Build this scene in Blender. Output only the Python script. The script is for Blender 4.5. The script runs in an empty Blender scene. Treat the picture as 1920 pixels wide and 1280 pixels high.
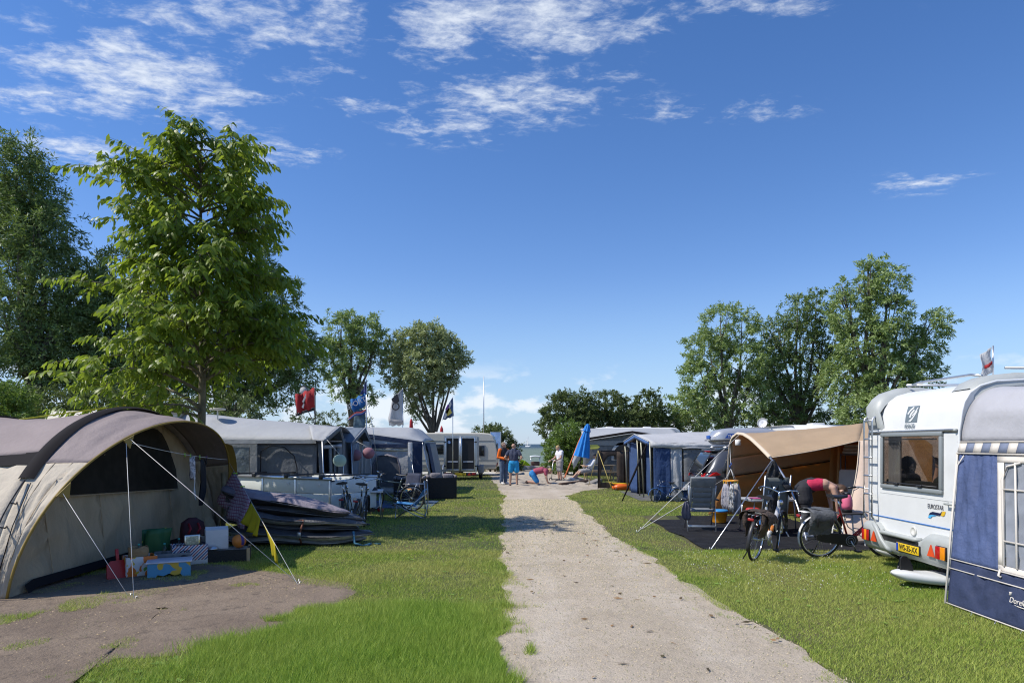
import bpy, bmesh, math, random
import numpy as np
from mathutils import Vector, Matrix
from math import sin, cos, atan2, sqrt, copysign, pi as PI
def V(*a):
    return Vector(a)

random.seed(7)
RNG = np.random.default_rng(7)
SC = bpy.context.scene
COL = SC.collection
R = math.radians

# ------------------------------------------------------------------ camera
FOC, HOR, EYE = 1280.0, 832.0, 1.8          # photograph: focal length in pixels, horizon row, eye height
cd = bpy.data.cameras.new('camera')
cam = bpy.data.objects.new('camera', cd)
COL.objects.link(cam)
cam.location = (0, 0, EYE)
cam.rotation_euler = (R(90), 0, 0)
cd.sensor_width = 36.0
cd.lens = 24.0
cd.shift_y = (HOR - 640.0) / 1920.0
cd.clip_start = 0.1
cd.clip_end = 30000
SC.camera = cam

# ------------------------------------------------------------------ light
SUN_EL, SUN_AZ = R(50), R(-10)               # sun stands to the left, a little behind the camera
sun_dir = V(-cos(SUN_EL) * cos(SUN_AZ), cos(SUN_EL) * sin(SUN_AZ), sin(SUN_EL))
sd = bpy.data.lights.new('sun', 'SUN')
sd.energy = 4.4
sd.angle = R(0.53)
sd.color = (1.0, 0.945, 0.86)
so = bpy.data.objects.new('sun', sd)
COL.objects.link(so)
so.rotation_euler = sun_dir.to_track_quat('Z', 'Y').to_euler()
so.location = (-30, 10, 40)

SC.view_settings.view_transform = 'Standard'
SC.view_settings.look = 'None'
SC.view_settings.gamma = 1.0
SC.view_settings.exposure = 0.2
SC.render.engine = 'CYCLES'
SC.cycles.use_denoising = True
SC.cycles.denoising_prefilter = 'NONE'
SC.cycles.filter_width = 1.15
try:
    SC.cycles.denoiser = 'OPENIMAGEDENOISE'
except Exception:
    pass
SC.cycles.max_bounces = 8
SC.cycles.transparent_max_bounces = 16
SC.cycles.sample_clamp_indirect = 6.0

# ------------------------------------------------------------------ node helper
class NT:
    def __init__(s, tree):
        s.t = tree
        s.n = tree.nodes
        s.l = tree.links
    def node(s, kind, **kw):
        n = s.n.new(kind)
        for k, v in kw.items():
            setattr(n, k, v)
        return n
    def put(s, sock, v):
        if v is None:
            return
        if isinstance(v, bpy.types.NodeSocket):
            s.l.new(v, sock)
        else:
            try:
                sock.default_value = v
            except Exception:
                sock.default_value = (v[0], v[1], v[2], 1.0)
    def math(s, op, a, b=None, c=None, clamp=False):
        n = s.node('ShaderNodeMath', operation=op, use_clamp=clamp)
        s.put(n.inputs[0], a)
        s.put(n.inputs[1], b)
        s.put(n.inputs[2], c)
        return n.outputs[0]
    def mix(s, f, a, b, mode='MIX'):
        n = s.node('ShaderNodeMix', data_type='RGBA', blend_type=mode)
        s.put(n.inputs[0], f)
        for q, v in ((6, a), (7, b)):
            if isinstance(v, (tuple, list)) and len(v) == 3:
                v = (*v, 1.0)
            s.put(n.inputs[q], v)
        return n.outputs[2]
    def noise(s, vec, scale, detail=4, rough=0.55, dist=0.0, out=0):
        n = s.node('ShaderNodeTexNoise')
        if vec is not None:
            s.l.new(vec, n.inputs['Vector'])
        n.inputs['Scale'].default_value = scale
        n.inputs['Detail'].default_value = detail
        n.inputs['Roughness'].default_value = rough
        n.inputs['Distortion'].default_value = dist
        return n.outputs[out]
    def ramp(s, f, lo, hi, a=0.0, b=1.0):
        n = s.node('ShaderNodeMapRange', interpolation_type='SMOOTHSTEP')
        s.put(n.inputs[0], f)
        for i, v in enumerate((lo, hi, a, b)):
            n.inputs[1 + i].default_value = v
        return n.outputs[0]
    def mapping(s, vec, scale=(1, 1, 1), rot=(0, 0, 0), loc=(0, 0, 0)):
        n = s.node('ShaderNodeMapping')
        s.l.new(vec, n.inputs[0])
        n.inputs['Scale'].default_value = scale
        n.inputs['Rotation'].default_value = rot
        n.inputs['Location'].default_value = loc
        return n.outputs[0]

# ------------------------------------------------------------------ sky
W = bpy.data.worlds.new('World')
SC.world = W
W.use_nodes = True
W.node_tree.nodes.clear()
w = NT(W.node_tree)
sky = w.node('ShaderNodeTexSky', sky_type='NISHITA')
sky.sun_disc = False
sky.sun_elevation = SUN_EL
sky.sun_rotation = R(-100)
sky.altitude = 0
sky.air_density = 1.0
sky.dust_density = 0.05
sky.ozone_density = 2.2
tc = w.node('ShaderNodeTexCoord').outputs['Generated']
sp = w.node('ShaderNodeSeparateXYZ')
w.l.new(tc, sp.inputs[0])
zc = w.math('MAXIMUM', sp.outputs[2], 0.012)
cu = w.math('DIVIDE', sp.outputs[0], zc)
cw = w.math('DIVIDE', sp.outputs[1], zc)
cv = w.node('ShaderNodeCombineXYZ')
w.l.new(cu, cv.inputs[0]); w.l.new(cw, cv.inputs[1])
plane = cv.outputs[0]                         # a flat cloud layer overhead, in units of its height
# where the fair-weather cloud field is thick: soft patches on that layer (u, w, ru, rw, weight)
patches = [(-1.02, 1.86, .26, .20, 1.1), (-1.35, 1.98, .22, .10, .8), (-.62, 1.58, .30, .14, .75), (-.88, 2.10, .12, .14, .55),
           (-.42, 1.60, .12, .12, .7), (-.18, 1.66, .16, .12, .85), (.02, 1.60, .26, .13, 1.1), (.02, 1.98, .26, .12, .95), (-.16, 2.15, .20, .12, .8),
           (.22, 1.86, .18, .07, .45), (.24, 1.56, .16, .08, .7), (.5, 2.05, .20, .08, .42), (.72, 2.05, .18, .08, .42), (.58, 1.55, .22, .05, .5), (.60, 1.50, .14, .05, .5),
           (1.58, 2.62, .16, .10, .8), (2.0, 2.25, .12, .1, .45), (-1.5, 2.35, .2, .16, .8), (-.98, 2.32, .2, .09, .65), (-.50, 1.85, .12, .10, .45), (-.86, 2.35, .2, .1, .7),
           (-.75, 1.95, .14, .05, .5), (-.45, 2.02, .1, .06, .7),
           (-2.4, 1.2, .8, .4, .7), (2.5, .7, .7, .4, .6), (-.6, -1.2, .8, .5, .8), (1.4, -1.6, .6, .5, .7), (-1.8, -2.2, .7, .6, .8)]
field = None
for (u0, w0, ru, rw, wt) in patches:
    a = w.math('DIVIDE', w.math('SUBTRACT', cu, u0), ru)
    b = w.math('DIVIDE', w.math('SUBTRACT', cw, w0), rw)
    q = w.math('ADD', w.math('MULTIPLY', a, a), w.math('MULTIPLY', b, b))
    g = w.math('MULTIPLY', w.math('POWER', 2.718, w.math('MULTIPLY', q, -0.7)), wt)
    field = g if field is None else w.math('MAXIMUM', field, g)
n1 = w.noise(w.mapping(plane, (4.6, 6.0, 1), rot=(0, 0, R(-14))), 1.5, 12, 0.62, 0.35)
n2 = w.noise(w.mapping(plane, (12, 18, 1), rot=(0, 0, R(-20))), 1.7, 10, 0.66, 0.35)
dens = w.math('ADD', w.math('MULTIPLY', field, 0.60), w.math('MULTIPLY', w.math('SUBTRACT', n1, 0.5), 1.7))
dens = w.math('ADD', dens, w.math('MULTIPLY', w.math('SUBTRACT', n2, 0.5), 0.75))
cover = w.ramp(dens, 0.16, 0.88)
cover = w.math('MULTIPLY', cover, w.ramp(field, 0.03, 0.35))
cover = w.math('MULTIPLY', cover, 0.84)
# small cumulus low over the sea: a band of elevation all the way round
ln = w.math('SQRT', w.math('ADD', w.math('MULTIPLY', sp.outputs[0], sp.outputs[0]), w.math('MULTIPLY', sp.outputs[1], sp.outputs[1])))
el = w.math('DIVIDE', sp.outputs[2], w.math('MAXIMUM', ln, 0.01))
cl = w.node('ShaderNodeCombineXYZ')
w.l.new(w.math('DIVIDE', sp.outputs[0], ln), cl.inputs[0]); w.l.new(w.math('DIVIDE', sp.outputs[1], ln), cl.inputs[1]); w.l.new(w.math('MULTIPLY', el, 2.0), cl.inputs[2])
n3 = w.noise(w.mapping(cl.outputs[0], loc=(3.1, 1.7, .6)), 11.0, 8, 0.56, 0.2)
band = w.math('MULTIPLY', w.ramp(el, 0.0, 0.03), w.ramp(el, 0.13, 0.065))
low = w.math('MULTIPLY', w.ramp(n3, 0.50, 0.62), band)
low = w.math('MULTIPLY', low, 0.75)
col = sky.outputs[0]
hs = w.node('ShaderNodeHueSaturation')
hs.inputs['Saturation'].default_value = 1.25
hs.inputs['Value'].default_value = .96
w.l.new(col, hs.inputs['Color'])
col = w.mix(1.0, hs.outputs[0], (1.06, 0.955, 1.10), 'MULTIPLY')
col = w.mix(w.math('MULTIPLY', w.ramp(el, .26, -.03), .74), col, (2.25, 3.95, 5.9))   # pale sea haze towards the horizon, all round
cshade = w.mix(w.ramp(n2, 0.3, 0.7), (4.7, 5.2, 6.0), (6.0, 6.4, 7.0))
col = w.mix(cover, col, cshade)
col = w.mix(low, col, (6.4, 6.7, 7.1))
bg = w.node('ShaderNodeBackground')
w.l.new(col, bg.inputs[0])
bg.inputs[1].default_value = 0.13
wo = w.node('ShaderNodeOutputWorld')
w.l.new(bg.outputs[0], wo.inputs[0])

# ------------------------------------------------------------------ photograph pixels to metres (places only)
def P(px, py, d):
    return V((px - 960.0) / FOC * d, d, EYE - (py - HOR) / FOC * d)
def G(px, py, z=0.0):
    d = (EYE - z) * FOC / (py - HOR)
    return V((px - 960.0) / FOC * d, d, z)

# ------------------------------------------------------------------ materials
MATS = {}
def M(name, color, rough=0.6, metal=0.0, var=0.0, vs=3.0, bump=0.0, bs=40.0, trans=0.0, alpha=1.0, island=0.0, spec=0.5, coat=0.0, stretch=(1, 1, 1), dirt=0.0, sheen=0.0, tcol=None):
    if name in MATS:
        return MATS[name]
    m = bpy.data.materials.new(name)
    m.use_nodes = True
    t = NT(m.node_tree)
    t.n.clear()
    out = t.node('ShaderNodeOutputMaterial')
    b = t.node('ShaderNodeBsdfPrincipled')
    c = (*color, 1.0)
    oc = t.node('ShaderNodeTexCoord').outputs['Object']
    vec = t.mapping(oc, stretch) if stretch != (1, 1, 1) else oc
    base = None
    if var > 0:
        n = t.noise(vec, vs, 6, 0.6)
        f = t.ramp(n, 0.3, 0.7)
        lo = tuple(max(0, x * (1 - var)) for x in color)
        hi = tuple(min(1, x * (1 + var)) for x in color)
        base = t.mix(f, lo, hi)
    if island > 0:
        g = t.node('ShaderNodeNewGeometry').outputs['Random Per Island']
        lo = (color[0] * (1 - island), color[1] * (1 - island * .8), color[2] * (1 - island))
        hi = (min(1, color[0] * (1 + island * 1.2)), min(1, color[1] * (1 + island)), color[2] * (1 + island * .5))
        base = t.mix(g, lo, hi) if base is None else t.mix(0.5, base, t.mix(g, lo, hi))
    if dirt > 0:
        n = t.noise(oc, 1.4, 8, 0.65)
        f = t.math('MULTIPLY', t.ramp(n, 0.48, 0.75), dirt)
        base = t.mix(f, base if base is not None else c, (0.16, 0.14, 0.11))
    t.put(b.inputs['Base Color'], base if base is not None else c)
    b.inputs['Roughness'].default_value = rough
    b.inputs['Metallic'].default_value = metal
    b.inputs['Specular IOR Level'].default_value = spec
    b.inputs['Coat Weight'].default_value = coat
    b.inputs['Alpha'].default_value = alpha
    if sheen:
        b.inputs['Sheen Weight'].default_value = sheen
    if bump > 0:
        bn = t.node('ShaderNodeBump')
        bn.inputs['Strength'].default_value = min(1.0, bump)
        bn.inputs['Distance'].default_value = 0.02 if bs > 20 else 0.08
        t.l.new(t.noise(vec, bs, 5, 0.6), bn.inputs['Height'])
        t.l.new(bn.outputs[0], b.inputs['Normal'])
    sh = b.outputs[0]
    if trans > 0:
        tr = t.node('ShaderNodeBsdfTranslucent')
        t.put(tr.inputs[0], (*tcol, 1.0) if tcol else (base if base is not None else c))
        mx = t.node('ShaderNodeMixShader')
        mx.inputs[0].default_value = trans
        t.l.new(sh, mx.inputs[1]); t.l.new(tr.outputs[0], mx.inputs[2])
        sh = mx.outputs[0]
    t.l.new(sh, out.inputs[0])
    MATS[name] = m
    return m

def glass(name, tint=(0.6, 0.65, 0.66), opaq=0.35, rough=0.03):
    """window glass: partly see-through tinted sheet with a mirror-like surface"""
    if name in MATS:
        return MATS[name]
    m = bpy.data.materials.new(name)
    m.use_nodes = True
    t = NT(m.node_tree)
    t.n.clear()
    out = t.node('ShaderNodeOutputMaterial')
    tr = t.node('ShaderNodeBsdfTransparent')
    tr.inputs[0].default_value = (*tint, 1)
    gl = t.node('ShaderNodeBsdfGlossy')
    gl.inputs['Roughness'].default_value = rough
    df = t.node('ShaderNodeBsdfDiffuse')
    df.inputs[0].default_value = (0.03, 0.033, 0.035, 1)
    m1 = t.node('ShaderNodeMixShader')
    m1.inputs[0].default_value = opaq
    t.l.new(tr.outputs[0], m1.inputs[1]); t.l.new(df.outputs[0], m1.inputs[2])
    lw = t.node('ShaderNodeLayerWeight')
    m2 = t.node('ShaderNodeMixShader')
    t.l.new(t.math('ADD', t.math('MULTIPLY', t.math('POWER', lw.outputs['Facing'], 5.0), .9), 0.045), m2.inputs[0])
    t.l.new(m1.outputs[0], m2.inputs[1]); t.l.new(gl.outputs[0], m2.inputs[2])
    t.l.new(m2.outputs[0], out.inputs[0])
    MATS[name] = m
    return m

def mesh_cloth(name, color, alpha=0.7):
    """insect mesh / net: fabric with fine holes averaged out"""
    if name in MATS:
        return MATS[name]
    m = bpy.data.materials.new(name)
    m.use_nodes = True
    t = NT(m.node_tree)
    t.n.clear()
    out = t.node('ShaderNodeOutputMaterial')
    df = t.node('ShaderNodeBsdfDiffuse')
    oc = t.node('ShaderNodeTexCoord').outputs['Object']
    f = t.ramp(t.noise(oc, 5, 5), .3, .7)
    t.put(df.inputs[0], t.mix(f, tuple(x * .85 for x in color), tuple(min(1, x * 1.15) for x in color)))
    tr = t.node('ShaderNodeBsdfTransparent')
    mx = t.node('ShaderNodeMixShader')
    mx.inputs[0].default_value = alpha
    t.l.new(tr.outputs[0], mx.inputs[1]); t.l.new(df.outputs[0], mx.inputs[2])
    t.l.new(mx.outputs[0], out.inputs[0])
    MATS[name] = m
    return m

# ------------------------------------------------------------------ mesh builder
class MB:
    def __init__(s):
        s.v = []; s.f = []; s.sm = []
    def add(s, vs, fs, smooth=False):
        o = len(s.v)
        s.v += [tuple(x) for x in vs]
        s.f += [tuple(i + o for i in f) for f in fs]
        s.sm += [smooth] * len(fs)
        return s
    def box(s, a, b, bev=0.0, M4=None):
        x0, y0, z0 = (min(a[i], b[i]) for i in range(3)); x1, y1, z1 = (max(a[i], b[i]) for i in range(3))
        if bev <= 0:
            vs = [(x, y, z) for z in (z0, z1) for y in (y0, y1) for x in (x0, x1)]
            fs = [(0, 2, 3, 1), (4, 5, 7, 6), (0, 1, 5, 4), (2, 6, 7, 3), (0, 4, 6, 2), (1, 3, 7, 5)]
        else:
            bm = bmesh.new()
            bmesh.ops.create_cube(bm, size=1)
            for q in bm.verts:
                q.co = V((x0 + x1) / 2 + q.co.x * (x1 - x0), (y0 + y1) / 2 + q.co.y * (y1 - y0), (z0 + z1) / 2 + q.co.z * (z1 - z0))
            bmesh.ops.bevel(bm, geom=list(bm.edges), offset=min(bev, .45 * min(x1 - x0, y1 - y0, z1 - z0)), segments=2, affect='EDGES', profile=.5)
            bm.verts.index_update()
            vs = [tuple(q.co) for q in bm.verts]; fs = [tuple(q.index for q in f.verts) for f in bm.faces]
            bm.free()
        if M4 is not None:
            vs = [M4 @ Vector(q) for q in vs]
        return s.add(vs, fs, bev > 0)
    def tube(s, pts, r, n=8, cap=True):
        pts = [Vector(p) for p in pts]
        rs = list(r) if isinstance(r, (list, tuple)) else [r] * len(pts)
        k = len(pts)
        vs = []; ref = None
        for i, p in enumerate(pts):
            t = (pts[min(i + 1, k - 1)] - pts[max(i - 1, 0)])
            t = t.normalized() if t.length > 1e-9 else V(0, 0, 1)
            if ref is None:
                ref = V(0, 0, 1) if abs(t.z) < .9 else V(1, 0, 0)
            a = t.cross(ref)
            if a.length < 1e-6:
                a = t.cross(V(0, 1, 0))
            a.normalize(); b = t.cross(a).normalized(); ref = a.cross(t) if False else ref
            for j in range(n):
                an = 2 * PI * j / n
                vs.append(p + (a * cos(an) + b * sin(an)) * rs[i])
        fs = [(i * n + j, i * n + (j + 1) % n, (i + 1) * n + (j + 1) % n, (i + 1) * n + j) for i in range(k - 1) for j in range(n)]
        if cap:
            fs += [tuple(range(n - 1, -1, -1)), tuple((k - 1) * n + j for j in range(n))]
        return s.add(vs, fs, True)
    def ring(s, c, ax, rad, r, n=32, m=6, arc=(0, 2 * PI)):
        c = Vector(c); ax = Vector(ax).normalized()
        a = ax.orthogonal().normalized() if abs(ax.z) > .5 else V(0, 0, 1)
        b = ax.cross(a).normalized()
        full = abs(arc[1] - arc[0] - 2 * PI) < 1e-6
        k = n if full else n + 1
        vs = []
        for i in range(k):
            t = arc[0] + (arc[1] - arc[0]) * i / n
            d = a * cos(t) + b * sin(t)
            for j in range(m):
                q = 2 * PI * j / m
                vs.append(c + d * (rad + r * cos(q)) + ax * r * sin(q))
        fs = [(i * m + j, i * m + (j + 1) % m, ((i + 1) % k) * m + (j + 1) % m, ((i + 1) % k) * m + j) for i in range(n) for j in range(m)]
        return s.add(vs, fs, True)
    def lathe(s, prof, c=(0, 0, 0), n=20, ax=None):
        c = Vector(c)
        Q = Matrix.Identity(3) if ax is None else V(0, 0, 1).rotation_difference(Vector(ax)).to_matrix()
        vs = []
        for (r, z) in prof:
            for j in range(n):
                t = 2 * PI * j / n
                vs.append(c + Q @ V(r * cos(t), r * sin(t), z))
        k = len(prof)
        fs = [(i * n + j, i * n + (j + 1) % n, (i + 1) * n + (j + 1) % n, (i + 1) * n + j) for i in range(k - 1) for j in range(n)]
        fs += [tuple(range(n - 1, -1, -1)), tuple((k - 1) * n + j for j in range(n))]
        return s.add(vs, fs, True)
    def sphere(s, c, r, n=12, sc=(1, 1, 1)):
        pr = []
        c = Vector(c)
        vs = []; k = max(6, n // 2)
        for i in range(1, k):
            t = PI * i / k
            for j in range(n):
                q = 2 * PI * j / n
                vs.append(c + V(r * sc[0] * sin(t) * cos(q), r * sc[1] * sin(t) * sin(q), r * sc[2] * cos(t)))
        vs += [c + V(0, 0, r * sc[2]), c - V(0, 0, r * sc[2])]
        fs = [(i * n + j, (i + 1) * n + j, (i + 1) * n + (j + 1) % n, i * n + (j + 1) % n) for i in range(k - 2) for j in range(n)]
        fs += [(len(vs) - 2, j, (j + 1) % n) for j in range(n)] + [(len(vs) - 1, (k - 2) * n + (j + 1) % n, (k - 2) * n + j) for j in range(n)]
        return s.add(vs, fs, True)
    def grid(s, rows, closed=False, smooth=True):
        k = len(rows); n = len(rows[0])
        vs = [p for r in rows for p in r]
        fs = [(i * n + j, i * n + (j + 1) % n, (i + 1) * n + (j + 1) % n, (i + 1) * n + j) for i in range(k - 1) for j in range(n if closed else n - 1)]
        return s.add(vs, fs, smooth)
    def prism(s, poly, off, smooth=False):
        off = Vector(off)
        a = [Vector(p) for p in poly]; n = len(a)
        vs = a + [p + off for p in a]
        fs = [tuple(range(n - 1, -1, -1)), tuple(range(n, 2 * n))] + [(i, (i + 1) % n, n + (i + 1) % n, n + i) for i in range(n)]
        return s.add(vs, fs, smooth)
    def face(s, pts):
        return s.add(pts, [tuple(range(len(pts)))])
    def build(s, name, mat, parent=None, origin=None, thick=0.0, loc=None, rot=None, sub=0):
        me = bpy.data.meshes.new(name)
        o = Vector(origin) if origin is not None else V(0, 0, 0)
        me.from_pydata([tuple(Vector(p) - o) for p in s.v], [], s.f)
        me.polygons.foreach_set('use_smooth', s.sm)
        me.materials.append(mat)
        bm = bmesh.new(); bm.from_mesh(me)
        bmesh.ops.recalc_face_normals(bm, faces=bm.faces[:])
        bm.to_mesh(me); bm.free()
        me.update()
        ob = bpy.data.objects.new(name, me)
        COL.objects.link(ob)
        if parent is not None:
            ob.parent = parent
        elif origin is not None:
            ob.location = o
        if loc is not None:
            ob.location = loc
        if rot is not None:
            ob.rotation_euler = rot
        if thick:
            md = ob.modifiers.new('thickness', 'SOLIDIFY'); md.thickness = thick; md.offset = 0
        if sub:
            md = ob.modifiers.new('smooth', 'SUBSURF'); md.levels = sub; md.render_levels = sub
        return ob

def tag(o, label, cat, group=None, kind=None):
    if label: o['label'] = label
    if cat: o['category'] = cat
    if group: o['group'] = group
    if kind: o['kind'] = kind
    return o
def thing(name, label, cat, loc=(0, 0, 0), rz=0.0, group=None, rot=None):
    o = bpy.data.objects.new(name, None)
    o.empty_display_size = .1
    COL.objects.link(o)
    o.location = loc
    o.rotation_euler = rot if rot is not None else (0, 0, rz)
    return tag(o, label, cat, group)
def struct(o):
    o['kind'] = 'structure'
    return o
def npmesh(name, verts, faces, mat, parent=None, smooth=False):
    """fast mesh from numpy arrays: verts Nx3, faces KxC (all the same corner count)"""
    me = bpy.data.meshes.new(name)
    nv, nf, c = len(verts), len(faces), faces.shape[1]
    me.vertices.add(nv); me.loops.add(nf * c); me.polygons.add(nf)
    me.vertices.foreach_set('co', np.ascontiguousarray(verts, dtype=np.float32).ravel())
    me.loops.foreach_set('vertex_index', np.ascontiguousarray(faces, dtype=np.int32).ravel())
    me.polygons.foreach_set('loop_start', np.arange(0, nf * c, c, dtype=np.int32))
    me.polygons.foreach_set('loop_total', np.full(nf, c, dtype=np.int32))
    if smooth:
        me.polygons.foreach_set('use_smooth', np.ones(nf, dtype=bool))
    me.materials.append(mat)
    me.update(calc_edges=True)
    ob = bpy.data.objects.new(name, me)
    COL.objects.link(ob)
    if parent is not None:
        ob.parent = parent
    return ob
def copy_tree(o, parent=None):
    c = o.copy(); COL.objects.link(c); c.parent = parent
    for ch in list(o.children):
        copy_tree(ch, c)
    return c
def lerp(a, b, t):
    return Vector(a) * (1 - t) + Vector(b) * t
def sag(a, b, s, n=12):
    return [lerp(a, b, i / n) - V(0, 0, s * 4 * (i / n) * (1 - i / n)) for i in range(n + 1)]
def text(name, body, size, mat, parent, M4, ext=0.002, align='CENTER', bold=0.0, sx=1.0):
    cu = bpy.data.curves.new(name, 'FONT')
    cu.body = body; cu.size = size; cu.extrude = ext; cu.align_x = align; cu.align_y = 'CENTER'; cu.offset = bold
    tmp = bpy.data.objects.new('tmp_text', cu)
    COL.objects.link(tmp)
    dg = bpy.context.evaluated_depsgraph_get()
    me = bpy.data.meshes.new_from_object(tmp.evaluated_get(dg))
    bpy.data.objects.remove(tmp); bpy.data.curves.remove(cu)
    me.name = name
    me.transform(M4 @ Matrix.Diagonal((sx, 1, 1, 1)))
    me.materials.clear(); me.materials.append(mat)
    ob = bpy.data.objects.new(name, me)
    COL.objects.link(ob); ob.parent = parent
    return ob
def frame4(o, xd, yd, zd=None):
    """matrix with given origin, x axis and y axis"""
    x = Vector(xd).normalized(); y = Vector(yd).normalized(); z = x.cross(y).normalized()
    return Matrix(((x.x, y.x, z.x, o[0]), (x.y, y.y, z.y, o[1]), (x.z, y.z, z.z, o[2]), (0, 0, 0, 1)))

STEEL = M('brushed_steel', (.55, .56, .57), .35, .9, var=.1, vs=20)
CHROME = M('chrome', (.75, .76, .78), .15, 1.0)
BLACKP = M('black_plastic', (.018, .018, .02), .45, var=.2, vs=9)
RUBBER = M('tyre_rubber', (.022, .022, .024), .75, var=.25, vs=20)
ROPE = M('white_rope', (.72, .71, .68), .8)
ALU = M('aluminium_tube', (.62, .63, .64), .32, .85)
WHITE = M('white_gelcoat', (.80, .80, .785), .28, var=.02, vs=1.2, dirt=.05)
# ================================================================== ground, path, sea
# lawn masks shared by the ground sheet and the blades
def path_left(y):
    return -0.06 - 0.014 * (y - 5) + 0.05 * np.sin(y * .9) + .035 * np.sin(y * 2.7 + 1) + np.where(y > 24, -(y - 24) * .05, 0)
def path_right(y):
    return np.interp(y, [0, 5, 8.6, 12, 15, 23.5, 26, 28.5, 31, 60], [3.2, 2.6, 2.28, 2.08, 1.95, 1.93, 2.6, 4.6, 4.2, 1.9]) + .05 * np.sin(y * 1.3) + .03 * np.sin(y * 3.1)
DIRT = [G(-60, 1085), G(120, 1084), G(300, 1062), G(420, 1062), G(545, 1083), G(618, 1096), G(645, 1112), G(600, 1136), G(575, 1160), G(520, 1185), G(455, 1212), G(330, 1222), G(225, 1228), G(160, 1255), G(120, 1300), G(-200, 1300), G(-400, 1130)]
DXY = np.array([(p.x, p.y) for p in DIRT])
def in_poly(x, y, poly):
    ins = np.zeros(len(x), bool)
    j = len(poly) - 1
    for i in range(len(poly)):
        xi, yi = poly[i]; xj, yj = poly[j]
        c = ((yi > y) != (yj > y)) & (x < (xj - xi) * (y - yi) / (yj - yi + 1e-12) + xi)
        ins ^= c
        j = i
    return ins
def ground_mat():
    m = bpy.data.materials.new('lawn_soil'); m.use_nodes = True
    t = NT(m.node_tree); b = t.n['Principled BSDF']
    oc = t.node('ShaderNodeTexCoord').outputs['Object']
    a = t.ramp(t.noise(oc, .35, 6, .6), .38, .66)
    f = t.ramp(t.noise(oc, 9, 6, .65), .3, .7)
    c = t.mix(a, (.075, .088, .026), (.16, .13, .055))
    c = t.mix(t.math('MULTIPLY', f, .6), c, (.035, .042, .014))
    t.put(b.inputs['Base Color'], c)
    b.inputs['Roughness'].default_value = .95
    bn = t.node('ShaderNodeBump'); bn.inputs['Strength'].default_value = .6; bn.inputs['Distance'].default_value = .04
    t.l.new(t.noise(oc, 30, 6, .7), bn.inputs['Height']); t.l.new(bn.outputs[0], b.inputs['Normal'])
    return m
LAWN = ground_mat()
g = MB()
xs = [-3000, -400, -60, -20, 0, 20, 60, 400, 3000]; ys = [-400, -20, 0, 20, 44]
g.grid([[(x, y, 0) for x in xs] for y in ys])
g.grid([[(x, y, z) for x in xs] for (y, z) in ((44, 0), (52, -.02), (58, -1.5), (80, -1.6), (110, -2.4))])
struct(tag(g.build('ground', LAWN), 'mown camp site lawn around the gravel path', 'ground'))

def soil_mat(name, c0, c1, c2, s1, s2, bump, bs):
    m = bpy.data.materials.new(name); m.use_nodes = True
    t = NT(m.node_tree); b = t.n['Principled BSDF']
    oc = t.node('ShaderNodeTexCoord').outputs['Object']
    c = t.mix(t.ramp(t.noise(oc, s1, 7, .62, .3), .35, .66), c0, c1)
    c = t.mix(t.ramp(t.noise(oc, s2, 4, .7), .52, .74), c, c2)
    v = t.node('ShaderNodeTexVoronoi'); v.inputs['Scale'].default_value = 95
    t.l.new(oc, v.inputs['Vector'])
    c = t.mix(t.math('MULTIPLY', t.ramp(v.outputs['Distance'], .12, .5), .35), c, tuple(x * .6 for x in c0))
    t.put(b.inputs['Base Color'], c)
    b.inputs['Roughness'].default_value = .95
    bn = t.node('ShaderNodeBump'); bn.inputs['Strength'].default_value = bump; bn.inputs['Distance'].default_value = .03
    h = t.math('ADD', t.noise(oc, bs, 8, .7), t.math('MULTIPLY', t.noise(oc, bs * .15, 4, .6), 1.6))
    t.l.new(h, bn.inputs['Height']); t.l.new(bn.outputs[0], b.inputs['Normal'])
    return m
def tracks(m):
    t = NT(m.node_tree); b = t.n['Principled BSDF']
    src = b.inputs['Base Color'].links[0].from_socket
    oc = t.node('ShaderNodeTexCoord').outputs['Object']
    s = t.node('ShaderNodeSeparateXYZ'); t.l.new(oc, s.inputs[0])
    wob = t.math('MULTIPLY', t.math('SUBTRACT', t.noise(t.mapping(oc, (.3, .3, 1)), 1.0, 3), .5), .9)
    x = t.math('ADD', s.outputs[0], wob)
    f = None
    for c in (.42, 1.72):
        g_ = t.ramp(t.math('ABSOLUTE', t.math('SUBTRACT', x, c)), .34, .06)
        f = g_ if f is None else t.math('MAXIMUM', f, g_)
    n_ = t.ramp(t.noise(oc, 2.2, 6, .65), .3, .7)
    c1 = t.mix(t.math('MULTIPLY', t.math('MULTIPLY', f, n_), .8), src, (.55, .48, .39))
    st = t.ramp(t.noise(oc, .8, 5, .6, .5), .55, .72)
    t.put(b.inputs['Base Color'], t.mix(t.math('MULTIPLY', st, .5), c1, (.30, .25, .185)))
    return m
PATH = soil_mat('shell_gravel', (.49, .41, .31), (.60, .51, .40), (.36, .295, .22), 1.1, 14, .75, 45)
SAND = soil_mat('loose_sand', (.40, .34, .26), (.50, .435, .34), (.24, .20, .15), 1.6, 5, 1.0, 9)
SOIL = soil_mat('bare_soil', (.20, .148, .105), (.30, .23, .165), (.10, .075, .055), .8, 5, .9, 26)

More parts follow.
